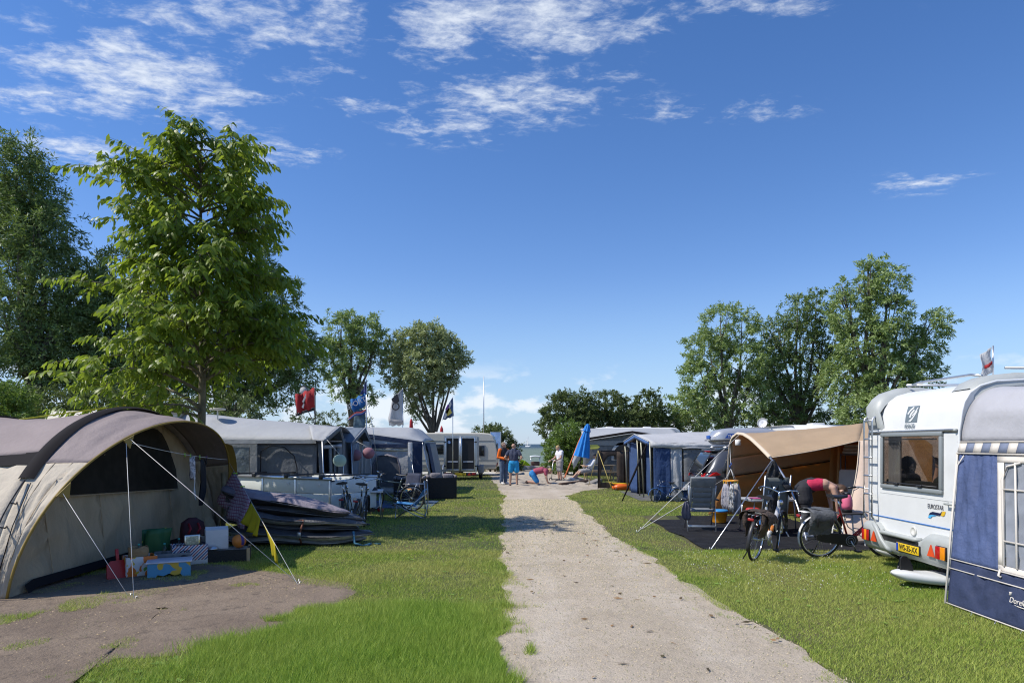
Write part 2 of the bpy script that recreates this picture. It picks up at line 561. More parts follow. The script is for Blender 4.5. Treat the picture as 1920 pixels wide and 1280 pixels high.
def vnoise(x, y, s, seed=0):
    """smooth value noise on arrays"""
    r = np.random.default_rng(seed).random((64, 64))
    u = x * s; v = y * s
    i = np.floor(u).astype(int); j = np.floor(v).astype(int)
    fu = u - i; fv = v - j
    fu = fu * fu * (3 - 2 * fu); fv = fv * fv * (3 - 2 * fv)
    a = r[i % 64, j % 64]; b_ = r[(i + 1) % 64, j % 64]; c = r[i % 64, (j + 1) % 64]; d = r[(i + 1) % 64, (j + 1) % 64]
    return (a * (1 - fu) + b_ * fu) * (1 - fv) + (c * (1 - fu) + d * fu) * fv
yy = np.concatenate([np.linspace(-8, 3, 12), np.linspace(3.2, 14, 150), np.linspace(14.2, 27, 90)])
rows = []
for y in yy:
    l, r = float(path_left(y)), float(path_right(y))
    jl = float(vnoise(np.array([y]), np.array([1.]), 3, 3)[0] - .5) * .14; jr = float(vnoise(np.array([y]), np.array([9.]), 3, 4)[0] - .5) * .16
    k = 14
    row = []
    for i in range(k + 1):
        t = i / k
        x = (l + jl) * (1 - t) + (r + jr) * t
        z = .006 + .018 * sin(PI * t) + .010 * (float(vnoise(np.array([x]), np.array([y]), 1.3, 5)[0]) - .5) * sin(PI * t)
        row.append((x, y, z))
    rows.append(row)
struct(tag(MB().grid(rows).build('path', PATH), 'pale shell gravel path running down the middle to the sea', 'path'))
tracks(PATH)
# trampled sand where the path meets the beach: real lumps and footprints
rows = []
for y in np.linspace(26.4, 52, 150):
    l, r = float(path_left(y)), float(path_right(y))
    if y < 27.6:
        l += .05
    row = []
    for i in range(71):
        t = i / 70
        x = l * (1 - t) + r * t
        e = min(1, 6 * t, 6 * (1 - t))
        h = .02 + e * (.10 * float(vnoise(np.array([x]), np.array([y]), 3.2, 11)[0]) + .045 * float(vnoise(np.array([x]), np.array([y]), 9, 12)[0])) - .035
        zz = max(.008, h * min(1, (y - 26.0) / 2.0)) if y < 44 else .012
        row.append((x, y, zz))
    rows.append(row)
struct(tag(MB().grid(rows).build('sand', SAND), 'trampled loose sand where the path meets the beach', 'sand'))
# bare soil before the tunnel tent
bm = MB()
c = sum((Vector(p) for p in DIRT), Vector()) / len(DIRT)
ring = []
N = 220
for i in range(N):
    t = i / N * len(DIRT); k = int(t); p = lerp(DIRT[k], DIRT[(k + 1) % len(DIRT)], t - k)
    d = (p - c)
    q = 1.09 + .07 * (float(vnoise(np.array([p.x]), np.array([p.y]), 1.7, 21)[0]) - .5) + .05 * (float(vnoise(np.array([p.x]), np.array([p.y]), 6, 22)[0]) - .5)
    ring.append(c + d * q)
rows = []
for s in (0.02, .25, .5, .7, .85, .95, 1.0):
    row = []
    for p in ring:
        q = c + (p - c) * s
        row.append((q.x, q.y, .004 + (.022 * float(vnoise(np.array([q.x]), np.array([q.y]), 1.9, 31)[0]) if s < .98 else 0)))
    rows.append(row)
bm.grid(rows, closed=True)
struct(tag(bm.build('bare_ground', SOIL), 'worn patch of bare brown soil before the tunnel tent', 'ground'))

# sea
def sea_mat():
    m = bpy.data.materials.new('sea_water'); m.use_nodes = True
    t = NT(m.node_tree); b = t.n['Principled BSDF']
    oc = t.node('ShaderNodeTexCoord').outputs['Object']
    far = t.ramp(t.math('DIVIDE', t.node('ShaderNodeSeparateXYZ').outputs[1], 1.0), 0, 1)
    s = t.node('ShaderNodeSeparateXYZ'); t.l.new(oc, s.inputs[0])
    deep = t.ramp(s.outputs[1], 350, 900)
    n = t.noise(t.mapping(oc, (.02, .12, 1)), 1.0, 6, .6)
    c = t.mix(t.ramp(n, .3, .7), (.135, .17, .105), (.19, .225, .145))
    c = t.mix(deep, c, (.035, .06, .075))
    foam = t.ramp(t.noise(t.mapping(oc, (.05, .5, 1)), 1.4, 8, .7), .66, .74)
    c = t.mix(t.math('MULTIPLY', foam, .5), c, (.6, .62, .6))
    t.put(b.inputs['Base Color'], c)
    b.inputs['Roughness'].default_value = .45
    b.inputs['Specular IOR Level'].default_value = .22
    bn = t.node('ShaderNodeBump'); bn.inputs['Strength'].default_value = .9; bn.inputs['Distance'].default_value = .5
    t.l.new(t.noise(t.mapping(oc, (.25, 1.0, 1)), .8, 6, .65), bn.inputs['Height']); t.l.new(bn.outputs[0], b.inputs['Normal'])
    return m
sea = MB().grid([[(x, y, -2.0) for x in (-14000, -800, 0, 800, 14000)] for y in (88, 300, 1500, 20000)])
struct(tag(sea.build('sea', sea_mat()), 'choppy green sea out to the horizon', 'sea'))
# promenade strip and low concrete sea wall beyond the people
CONC = M('weathered_concrete', (.36, .34, .31), .9, var=.18, vs=2.5, bump=.4, bs=30, dirt=.3)
PALE = M('pale_paving', (.50, .48, .44), .9, var=.12, vs=1.5, bump=.2, bs=40)
struct(tag(MB().box((-14, 40.2, 0), (16, 43.6, .022)).build('promenade', PALE), 'pale paved strip along the foot of the sea wall', 'pavement'))
tag(MB().box((-14, 47.4, -.1), (18, 47.85, .28), .03).build('sea_wall', CONC), 'low grey concrete wall between the sand and the sea', 'wall')

# ------------------------------------------------------------------ grass blades (uncountable)
def grass_mat(name, lo, hi, dry):
    m = bpy.data.materials.new(name); m.use_nodes = True
    t = NT(m.node_tree); b = t.n['Principled BSDF']; out = t.n['Material Output']
    oc = t.node('ShaderNodeTexCoord').outputs['Object']
    g_ = t.node('ShaderNodeNewGeometry').outputs['Random Per Island']
    c = t.mix(g_, lo, hi)
    a = t.ramp(t.noise(oc, .42, 5, .6, .4), .36, .62)
    a = t.math('ADD', t.math('MULTIPLY', a, .42), t.math('MULTIPLY', t.ramp(g_, .72, .95), .35), clamp=True)
    s = t.node('ShaderNodeSeparateXYZ'); t.l.new(oc, s.inputs[0])
    c = t.mix(t.math('MULTIPLY', a, t.ramp(s.outputs[1], 5.5, 11, .45, 1.0)), c, dry)
    t.put(b.inputs['Base Color'], c)
    b.inputs['Roughness'].default_value = .55
    b.inputs['Specular IOR Level'].default_value = .3
    tr = t.node('ShaderNodeBsdfTranslucent'); t.l.new(c, tr.inputs[0])
    mx = t.node('ShaderNodeMixShader'); mx.inputs[0].default_value = .38
    t.l.new(b.outputs[0], mx.inputs[1]); t.l.new(tr.outputs[0], mx.inputs[2]); t.l.new(mx.outputs[0], out.inputs[0])
    return m
GR = grass_mat('grass_blade', (.145, .28, .03), (.50, .60, .10), (.70, .60, .23))
GL = grass_mat('lush_blade', (.145, .28, .028), (.44, .59, .095), (.60, .58, .17))
KEEP = []                                    # rectangles without grass: (x0, x1, y0, y1)
KEEP.append((3.2, 6.6, 11.6, 17.1))
KEEP.append((-12, -5.9, 8.0, 13.6))
def blades(n, y0, y1, power, hmin, hmax, wid, lean, filt=None, xlim=None):
    """random blade roots in the camera's field, denser near; returns triangles"""
    u = RNG.random(n)
    y = (y0 ** power + u * (y1 ** power - y0 ** power)) ** (1 / power)
    x = (RNG.random(n) * 2 - 1) * (y * .80 + .4)
    if xlim is not None:
        x = xlim[0] + RNG.random(n) * (xlim[1] - xlim[0])
    e_ = np.minimum(x - path_left(y), path_right(y) - x)       # how far inside the path
    ok = (e_ < .16 * (vnoise(x, y, 4, 41) - .35)) | ((e_ < .45) & (vnoise(x, y, 6, 42) > .55 + e_ * .9) & (RNG.random(n) < .5))
    ok |= (e_ > .3) & (vnoise(x, y, 3.3, 40) > .95) & (RNG.random(n) < .25)
    inn = in_poly(x + .55 * (vnoise(x, y, 1.6, 51) - .5) + RNG.normal(size=n) * .07, y + .5 * (vnoise(x, y, 1.9, 52) - .5) + RNG.normal(size=n) * .06, DXY)
    ok &= ~(inn & (vnoise(x, y, 2.3, 43) + .25 * vnoise(x, y, 9, 44) < .93))
    worn = vnoise(x, y, .9, 45) * .6 + vnoise(x, y, 3, 46) * .4
    ok &= RNG.random(n) < np.clip(1.6 - 1.3 * worn, .25, 1)
    for (a, b_, c_, d_) in KEEP:
        ok &= ~((x > a) & (x < b_) & (y > c_) & (y < d_))
    ok &= y < 44
    if filt is not None:
        ok &= filt(x, y)
    x = x[ok]; y = y[ok]; n = len(x)
    h = hmin + (hmax - hmin) * RNG.random(n) ** 1.5
    h *= .55 + .9 * vnoise(x, y, 1.4, 47)
    wd = wid * (.7 + .6 * RNG.random(n))
    wd = wd * np.maximum(1, y / 9.0)
    th = RNG.random(n) * 2 * np.pi
    ln = lean * (0.3 + RNG.random(n)) * h
    ph = RNG.random(n) * 2 * np.pi
    v = np.zeros((n, 3, 3), np.float32)
    v[:, 0, 0] = x - np.cos(th) * wd / 2; v[:, 0, 1] = y - np.sin(th) * wd / 2
    v[:, 1, 0] = x + np.cos(th) * wd / 2; v[:, 1, 1] = y + np.sin(th) * wd / 2
    v[:, 2, 0] = x + np.cos(ph) * ln; v[:, 2, 1] = y + np.sin(ph) * ln; v[:, 2, 2] = h
    return v.reshape(-1, 3)
def lush(x, y):
    px = 960 + x / y * FOC; py = HOR + EYE / y * FOC
    e = ((px - 700) / 330) ** 2 + ((py - 1250) / 120) ** 2
    return e + .7 * (vnoise(x, y, 2.5, 48) - .5) + .6 * (vnoise(x, y, 8, 49) - .5) + 1.5 * (RNG.random(len(x)) - .5) < .75
v1 = blades(620000, 4.9, 11.5, 1.1, .018, .05, .0055, .9, lambda x, y: ~lush(x, y) | (RNG.random(len(x)) < .6))
v2 = blades(520000, 11.5, 27, .9, .018, .042, .0055, .9)
v3 = blades(130000, 27, 44, .9, .02, .06, .006, .8)
vv = np.concatenate([v1, v2, v3])
tag(npmesh('grass', vv, np.arange(len(vv)).reshape(-1, 3), GR), 'short mown sun bleached lawn grass on both sides of the path', 'grass', kind='stuff')
v4 = blades(330000, 4.9, 7.6, 1.0, .04, .115, .0058, .7, lush, xlim=(-3.2, .2))
tag(npmesh('lush_grass', v4, np.arange(len(v4)).reshape(-1, 3), GL), 'longer bright green grass at the front of the lawn', 'grass', kind='stuff')
# pebbles and crumbs on the path
n = 70000
y = (4.6 ** .6 + RNG.random(n) * (22 ** .6 - 4.6 ** .6)) ** (1 / .6)
t = RNG.random(n); x = path_left(y) * (1 - t) + path_right(y) * t
r = (.0018 + .007 * RNG.random(n) ** 6) * np.maximum(1, y / 7)
tet = np.array([(1, 0, -.4), (-.5, .87, -.4), (-.5, -.87, -.4), (0, 0, .7)])
an = RNG.random(n) * 6.28
ca, sa = np.cos(an), np.sin(an)
pv = np.zeros((n, 4, 3), np.float32)
for k in range(4):
    pv[:, k, 0] = x + r * (tet[k, 0] * ca - tet[k, 1] * sa); pv[:, k, 1] = y + r * (tet[k, 0] * sa + tet[k, 1] * ca)
    pv[:, k, 2] = .012 + .018 * np.sin(np.pi * t) + r * tet[k, 2]
fb = np.array([(0, 1, 3), (1, 2, 3), (2, 0, 3)])
pf = (np.arange(n)[:, None, None] * 4 + fb[None]).reshape(-1, 3)
tag(npmesh('gravel', pv.reshape(-1, 3), pf, M('shell_bits', (.40, .35, .28), .9, island=.55)), 'fine shell gravel and crumbs scattered over the path', 'gravel', kind='stuff')
# crumbs, dry leaves and clods on the soil
n = 9000
x = -9 + RNG.random(n) * 7.0; y = 5 + RNG.random(n) * 4.5
ok = in_poly(x, y, DXY); x = x[ok]; y = y[ok]; n = len(x)
r = .003 + .014 * RNG.random(n) ** 4
an = RNG.random(n) * 6.28; ca, sa = np.cos(an), np.sin(an)
pv = np.zeros((n, 4, 3), np.float32)
for k in range(4):
    pv[:, k, 0] = x + r * (tet[k, 0] * ca - tet[k, 1] * sa); pv[:, k, 1] = y + r * (tet[k, 0] * sa + tet[k, 1] * ca); pv[:, k, 2] = .014 + r * tet[k, 2] * .6
pf = (np.arange(n)[:, None, None] * 4 + fb[None]).reshape(-1, 3)
tag(npmesh('soil_crumbs', pv.reshape(-1, 3), pf, M('crumbs', (.25, .20, .15), .9, island=.6)), 'crumbs and clods lying on the bare soil', 'soil', kind='stuff')
# white clover heads by the caravan
n = 330
x = 2.6 + RNG.random(n) * 2.6; y = 8.2 + RNG.random(n) * 3.2
ok = (x > path_right(y) + .3); x = x[ok]; y = y[ok]; n = len(x)
r = .004 + .004 * RNG.random(n)
octa = np.array([(1, 0, 0), (0, 1, 0), (-1, 0, 0), (0, -1, 0), (0, 0, 1), (0, 0, -1)])
of = np.array([(0, 1, 4), (1, 2, 4), (2, 3, 4), (3, 0, 4), (1, 0, 5), (2, 1, 5), (3, 2, 5), (0, 3, 5)])
pv = np.stack([x, y, np.full(n, .045)], 1)[:, None, :] + octa[None] * r[:, None, None]
pf = (np.arange(n)[:, None, None] * 6 + of[None]).reshape(-1, 3)
tag(npmesh('clover_flowers', pv.reshape(-1, 3), pf, M('clover_white', (.7, .7, .62), .8)), 'tiny white clover heads in the grass before the white caravan', 'flowers', kind='stuff')

# broad-leaved weeds in the lawn
n = 620
y = 5 + RNG.random(n) ** 1.4 * 10; x = (RNG.random(n) * 2 - 1) * y * .75
ok = ((x < path_left(y) - .02) | (x > path_right(y) + .02)) & ~in_poly(x, y, DXY) & (vnoise(x, y, .8, 60) > .42)
for (a, b_, c_, d_) in KEEP:
    ok &= ~((x > a) & (x < b_) & (y > c_) & (y < d_))
x = x[ok]; y = y[ok]; n = len(x)
K = 7
an = np.arange(K)[None] * 6.283 / K + RNG.random((n, 1)) * 6.28; L = (.02 + .035 * RNG.random((n, K)))
c0_ = np.stack([np.repeat(x, K), np.repeat(y, K), np.full(n * K, .012)], 1)
dv = np.stack([np.cos(an).ravel(), np.sin(an).ravel(), np.full(n * K, .45)], 1); sv = np.stack([-np.sin(an).ravel(), np.cos(an).ravel(), np.zeros(n * K)], 1)
Lr = L.ravel()[:, None]
wv = np.stack([c0_, c0_ + dv * Lr * .55 + sv * Lr * .22, c0_ + dv * Lr * np.array([1, 1, .7]), c0_ + dv * Lr * .55 - sv * Lr * .22], 1).reshape(-1, 3)
wf_ = (np.arange(n * K)[:, None, None] * 4 + np.array([(0, 1, 2), (0, 2, 3)])[None]).reshape(-1, 3)
tag(npmesh('weeds', wv, wf_, M('weed_leaf', (.18, .30, .06), .6, island=.5, trans=.2)), 'broad leaved weeds and clover leaves scattered through the lawn', 'weeds', kind='stuff')
# dry leaves and twigs lying on the path
n = 140
y = 5 + RNG.random(n) * 12; t = RNG.random(n); x = path_left(y) * (1 - t) + path_right(y) * t
an = RNG.random(n) * 6.28; L = (.02 + .06 * RNG.random(n) ** 2)[:, None]; Wl = np.where(RNG.random(n) < .4, .004, .016)[:, None]
c0_ = np.stack([x, y, np.full(n, .036)], 1); dv = np.stack([np.cos(an), np.sin(an), np.zeros(n)], 1); sv = np.stack([-np.sin(an), np.cos(an), np.full(n, .5)], 1)
wv = np.stack([c0_ - dv * L, c0_ + sv * Wl, c0_ + dv * L, c0_ - sv * Wl * .9], 1).reshape(-1, 3)
wf_ = (np.arange(n)[:, None, None] * 4 + np.array([(0, 1, 2), (0, 2, 3)])[None]).reshape(-1, 3)
tag(npmesh('path_litter', wv, wf_, M('dry_litter', (.16, .10, .055), .8, island=.6)), 'dry leaves and twigs lying on the gravel path', 'litter', kind='stuff')
# ================================================================== trees
def leaf_mat(name, lo, hi, gloss=.45, tr_=.35, back=None):
    m = bpy.data.materials.new(name); m.use_nodes = True
    t = NT(m.node_tree); b = t.n['Principled BSDF']; out = t.n['Material Output']
    geo = t.node('ShaderNodeNewGeometry')
    oc = t.node('ShaderNodeTexCoord').outputs['Object']
    c = t.mix(geo.outputs['Random Per Island'], lo, hi)
    c = t.mix(t.math('MULTIPLY', t.ramp(t.noise(oc, .8, 3), .4, .65), .35), c, tuple(x * 1.25 for x in hi))
    if back is not None:
        c = t.mix(t.math('MULTIPLY', geo.outputs['Backfacing'], .8), c, back)
    t.put(b.inputs['Base Color'], c)
    b.inputs['Roughness'].default_value = gloss
    b.inputs['Specular IOR Level'].default_value = .4
    tn = t.node('ShaderNodeBsdfTranslucent'); t.l.new(t.mix(.45, c, (c_ := (hi[0] * 1.5, hi[1] * 1.5, hi[2] * .6))), tn.inputs[0])
    mx = t.node('ShaderNodeMixShader'); mx.inputs[0].default_value = tr_
    t.l.new(b.outputs[0], mx.inputs[1]); t.l.new(tn.outputs[0], mx.inputs[2]); t.l.new(mx.outputs[0], out.inputs[0])
    return m
BARK = M('grey_bark', (.11, .095, .07), .95, var=.4, vs=7, bump=.9, bs=22, stretch=(1, 1, .25))
BARKY = M('young_bark', (.15, .135, .085), .9, var=.4, vs=9, bump=.7, bs=30, stretch=(1, 1, .4))
WILLOW = leaf_mat('willow_leaf', (0.110, 0.187, 0.042), (0.282, 0.374, 0.112), .5, .3, back=(0.384, 0.471, 0.209))
WILLOWD = leaf_mat('dark_willow_leaf', (0.059, 0.109, 0.027), (0.177, 0.260, 0.069), .5, .28, back=(0.250, 0.317, 0.131))
WILLOWS = leaf_mat('silver_willow_leaf', (0.142, 0.191, 0.076), (0.334, 0.388, 0.179), .5, .3, back=(0.453, 0.499, 0.275))
CHESTNUT = leaf_mat('long_leaf', (.075, .145, .017), (.255, .330, .048), .42, .50)
SHRUB = leaf_mat('dark_shrub_leaf', (0.055, 0.089, 0.029), (0.157, 0.203, 0.070), .5, .28)
SHRUBG = leaf_mat('green_shrub_leaf', (0.078, 0.143, 0.026), (0.195, 0.286, 0.065), .5, .35)

def unit(a):
    return a / np.maximum(np.linalg.norm(a, axis=1, keepdims=True), 1e-9)
def leaf_mesh(pts, dirs, length, width, droop=0.0):
    """folded leaves: 4 corner points each, two triangles"""
    n = len(pts)
    d = unit(dirs); d[:, 2] -= droop; d = unit(d)
    s = unit(np.cross(d, unit(RNG.normal(size=(n, 3)))))
    nn = np.cross(d, s)
    L = (length * (.7 + .6 * RNG.random(n)))[:, None]; Wd = (width * (.7 + .6 * RNG.random(n)))[:, None]
    v = np.zeros((n, 4, 3), np.float32)
    v[:, 0] = pts
    v[:, 1] = pts + d * L * .45 + s * Wd * .5 + nn * Wd * .12
    v[:, 2] = pts + d * L - nn * L * .06
    v[:, 3] = pts + d * L * .45 - s * Wd * .5 + nn * Wd * .12
    f = (np.arange(n)[:, None, None] * 4 + np.array([(0, 1, 2), (0, 2, 3)])[None]).reshape(-1, 3)
    return v.reshape(-1, 3), f
def lobes_tree(name, label, base, lobes, nleaf, mat, trunk_r, forks, group=None, ls=.24, lw=.07, droop=.35, clump=.45, seed=1, sparse=0.0, per=26, core=.55):
    """crown = many leafy twigs spread through a set of lobes (centre offset, radii); trunk with limbs to every lobe"""
    rs = np.random.default_rng(seed)
    root = thing(name, label, 'shrub' if 'shrub' in name else 'tree', base, group=group)
    b = MB()
    top = max(l[0][2] + l[1][2] * .2 for l in lobes)
    fz = forks
    lean = rs.normal(size=2) * .04
    tr = []
    for i in range(9):
        z = fz * i / 8
        tr.append((lean[0] * z + .08 * sin(z * .9 + seed), lean[1] * z, z))
    b.tube(tr, [trunk_r * (1.35 if i == 0 else 1.05 - .035 * i) for i in range(9)], 10)
    for (c, r_) in lobes:
        e = Vector(c); s0 = Vector(tr[-1 if rs.random() < .6 else -3])
        if fz < 1:
            s0 = V(c[0] * .85, c[1] * .85, 0)
            b.tube([s0, s0 * .5 + e * .5], [trunk_r * .8, trunk_r * .6], 6)
        mid = s0 * .55 + e * .45 + V(rs.normal() * .25, rs.normal() * .25, .2)
        b.tube([s0, s0 * .75 + mid * .25 + V(0, 0, .15), mid, mid * .4 + e * .6, e + V(0, 0, r_[2] * .5)], [trunk_r * .62, trunk_r * .5, trunk_r * .36, trunk_r * .22, trunk_r * .06], 7)
        for k in range(5):
            q = rs.normal(size=3); q /= np.linalg.norm(q)
            tip = e + V(q[0] * r_[0] * .8, q[1] * r_[1] * .8, q[2] * r_[2] * .8)
            b.tube([mid * .3 + e * .7, (mid + e) * .25 + tip * .5 + V(0, 0, .1), tip], [trunk_r * .18, trunk_r * .1, .008], 5)
    b.build('trunk', BARK, root)
    vol = np.array([l[1][0] * l[1][1] * l[1][2] for l in lobes]) ** .7
    vol /= vol.sum()
    ntw = nleaf // per
    li = rs.choice(len(lobes), ntw, p=vol)
    C = np.array([l[0] for l in lobes])[li]; Rr = np.array([l[1] for l in lobes])[li]
    q = unit(rs.normal(size=(ntw, 3)))
    rad = (core + (1 - core) * rs.random(ntw)) ** .6
    rad *= .80 + .42 * rs.random(ntw) ** 2
    tw = C + q * Rr * rad[:, None]
    if sparse > 0:
        keep = vnoise(tw[:, 0] + 40, tw[:, 2] + tw[:, 1] * .7 + 40, 1 / clump / 2, seed + 3) > sparse
        tw = tw[keep]; q = q[keep]
    n = len(tw)
    td = unit(q * .6 + rs.normal(size=(n, 3)) * .55 + np.array([0, 0, .25]))
    pts = []; dirs = []
    tl = clump * (.6 + .9 * rs.random(n))
    for k in range(per):
        s = (k + .5) / per
        off = td * (tl * s)[:, None]
        off[:, 2] -= droop * tl * s * s
        pts.append(tw + off + rs.normal(size=(n, 3)) * clump * .14)
        dirs.append(td * .7 + rs.normal(size=(n, 3)) * .7)
    pts = np.concatenate(pts); dirs = np.concatenate(dirs)
    v, f = leaf_mesh(pts, dirs, ls, lw, droop)
    npmesh('crown', v, f, mat, root)
    return root
def px_lobes(base, d, specs, depth=.9):
    """lobes given by photograph position and size, at the tree's own distance"""
    out = []
    for k, (px, py, rx, ry) in enumerate(specs):
        p = P(px, py, d) - Vector(base)
        s = d / FOC
        dy = ((k * 37) % 11 / 10 - .5) * 1.6 * depth * max(rx, 18) * s * .6
        out.append(((p.x, dy, p.z), (rx * s, max(rx, ry * .6) * s * depth, ry * s)))
    return out

GT = 'trees behind the camp site'
def ptree(name, label, bpx, d, specs, nleaf, mat, tr, fork, **kw):
    b = V((bpx - 960) / FOC * d, d, 0 if d < 50 else -.02)
    return lobes_tree(name, label, b, px_lobes(b, d, specs), nleaf, mat, tr, fork, group=GT, **kw)
ptree('willow_tree', 'tall narrow willow rising at the left edge of the picture', 62, 30,
      [(45, 322, 44, 56), (62, 362, 52, 66), (25, 420, 72, 70), (90, 440, 55, 60), (55, 520, 95, 75), (115, 560, 45, 70), (20, 610, 90, 80), (100, 650, 75, 70), (-40, 480, 70, 120), (40, 700, 80, 50)],
      62000, WILLOWD, .34, 4.5, ls=.22, lw=.055, seed=3, clump=.55, sparse=.16, droop=.3)
ptree('willow_tree', 'broad dark willow behind the pale cream caravan roof', 255, 33,
      [(240, 520, 60, 55), (190, 570, 60, 60), (290, 560, 70, 60), (235, 630, 95, 65), (170, 680, 70, 55), (320, 660, 75, 60), (250, 720, 110, 45), (140, 640, 40, 60)],
      42000, WILLOWD, .35, 3.6, ls=.23, lw=.06, seed=5, clump=.5, sparse=.14)
ptree('willow_tree', 'dark willow showing its thick trunk behind the grey awning roof', 428, 34,
      [(470, 480, 55, 60), (420, 540, 80, 70), (500, 560, 62, 70), (455, 640, 95, 65), (540, 650, 58, 60), (380, 660, 70, 60), (430, 715, 90, 40), (560, 700, 45, 36), (500, 720, 50, 45)],
      46000, WILLOWD, .36, 3.4, ls=.23, lw=.06, seed=8, clump=.5, sparse=.17)
ptree('willow_tree', 'slender grey green willow behind the red flag', 656, 48,
      [(640, 625, 30, 40), (690, 625, 27, 38), (655, 670, 48, 38), (700, 680, 25, 34), (640, 715, 30, 30), (672, 740, 30, 25), (615, 660, 16, 30), (660, 600, 18, 18), (708, 640, 14, 25)],
      17000, WILLOW, .26, 4.2, ls=.27, lw=.075, seed=11, clump=.42, sparse=.27)
ptree('willow_tree', 'silvery round willow behind the white flag', 812, 49,
      [(795, 640, 40, 28), (760, 660, 40, 36), (830, 660, 38, 36), (790, 690, 55, 38), (860, 668, 20, 16), (740, 690, 25, 26), (770, 730, 30, 26), (815, 725, 25, 26), (830, 700, 28, 26), (815, 632, 30, 20), (790, 765, 18, 18)],
      26000, WILLOWS, .20, 2.6, ls=.27, lw=.08, seed=14, clump=.42, sparse=.2)
ptree('willow_tree', 'bushy grey green willow nearest the low hedge beyond the awnings', 1362, 50,
      [(1345, 610, 40, 40), (1390, 620, 35, 42), (1330, 660, 45, 45), (1385, 680, 48, 45), (1310, 710, 36, 40), (1350, 740, 55, 40), (1400, 745, 35, 40), (1295, 765, 45, 32), (1330, 780, 60, 30)],
      32000, WILLOW, .28, 3.0, ls=.27, lw=.075, seed=17, clump=.45, sparse=.2)
ptree('willow_tree', 'willow with lacy gaps in the middle of the tall group', 1500, 51,
      [(1490, 590, 32, 40), (1530, 575, 34, 34), (1505, 640, 50, 45), (1455, 640, 28, 50), (1545, 640, 36, 44), (1480, 700, 50, 44), (1535, 710, 40, 44), (1450, 725, 36, 44), (1505, 765, 60, 34), (1440, 780, 45, 30), (1432, 640, 26, 44), (1424, 700, 34, 48), (1570, 700, 30, 50), (1575, 640, 24, 40)],
      32000, WILLOWD, .3, 3.2, ls=.27, lw=.075, seed=19, clump=.45, sparse=.22)
ptree('willow_tree', 'tallest willow of the group behind the white caravan', 1640, 47,
      [(1625, 525, 34, 38), (1665, 535, 36, 36), (1600, 580, 45, 42), (1655, 590, 42, 44), (1625, 645, 60, 50), (1690, 640, 36, 40), (1745, 610, 34, 30), (1725, 660, 40, 34), (1600, 710, 52, 46), (1660, 720, 56, 44), (1735, 700, 34, 26), (1620, 770, 70, 34), (1700, 760, 60, 30), (1630, 500, 18, 16), (1575, 545, 14, 20)],
      46000, WILLOW, .36, 3.6, ls=.26, lw=.075, seed=23, clump=.45, sparse=.2)
def shrub(label, bpx, d, specs, n, mat, seed, **kw):
    b = V((bpx - 960) / FOC * d, d, 0 if d < 50 else -.05)
    r = lobes_tree('shrub', label, b, px_lobes(b, d, specs), n, mat, .09, .5, group='shrubs round the site', seed=seed, **{**dict(ls=.2, lw=.08, droop=.1, clump=.32, sparse=.1, core=.5), **kw})
    return r
shrub('dark shrub bank left of the low hedge, over the green bush', 1055, 49, [(1050, 770, 34, 32), (1080, 760, 34, 30), (1030, 800, 24, 30), (1075, 800, 40, 34), (1100, 775, 25, 30)], 15000, SHRUB, 31)
shrub('dark rounded shrub behind the closed blue parasol', 1150, 50, [(1140, 762, 34, 32), (1165, 775, 36, 30), (1130, 800, 40, 34), (1180, 800, 40, 34)], 15000, SHRUB, 32)
shrub('dark rounded shrub at the foot of the tall willows', 1215, 50, [(1212, 768, 30, 34), (1225, 795, 36, 34), (1245, 805, 40, 28), (1195, 805, 30, 30)], 14000, SHRUB, 33)
shrub('dark hedge shrub under the tall willows', 1440, 54, [(1380, 800, 60, 24), (1440, 795, 60, 30), (1500, 798, 60, 28), (1560, 798, 60, 28), (1620, 795, 60, 30)], 14000, SHRUB, 38)
shrub('bright green bush beside the path, behind the scooter', 1062, 40, [(1060, 815, 26, 26), (1045, 845, 24, 26), (1080, 835, 26, 30), (1060, 865, 32, 18), (1035, 870, 16, 16), (1085, 865, 20, 18)], 15000, SHRUBG, 34, ls=.14, lw=.06)
shrub('small dark bush behind the man in the orange sleeves', 948, 44, [(925, 815, 14, 14), (945, 830, 16, 20), (960, 848, 13, 18), (950, 868, 18, 14), (965, 880, 14, 10)], 8000, SHRUB, 35, ls=.15, lw=.06)
shrub('tips of a bush above the cream caravan roof', 918, 47, [(905, 812, 14, 10), (925, 806, 10, 12), (935, 815, 10, 12)], 3000, SHRUB, 36, ls=.16, lw=.06)
shrub('light green bush at the left edge under the tall willow', 22, 24, [(15, 745, 30, 24), (40, 755, 26, 20), (-15, 760, 40, 40), (25, 790, 50, 36)], 9000, SHRUBG, 37, ls=.13, lw=.05)
shrub('dark undergrowth behind the tunnel tent', 240, 27, [(120, 770, 60, 40), (200, 775, 60, 36), (280, 775, 60, 36), (360, 780, 60, 32), (440, 775, 50, 34), (90, 800, 60, 40)], 16000, SHRUB, 39, ls=.16, lw=.06)
shrub('low bush behind the flags', 620, 50, [(575, 795, 40, 14), (620, 792, 30, 18), (670, 795, 25, 16)], 3500, SHRUB, 41, ls=.16, lw=.06)

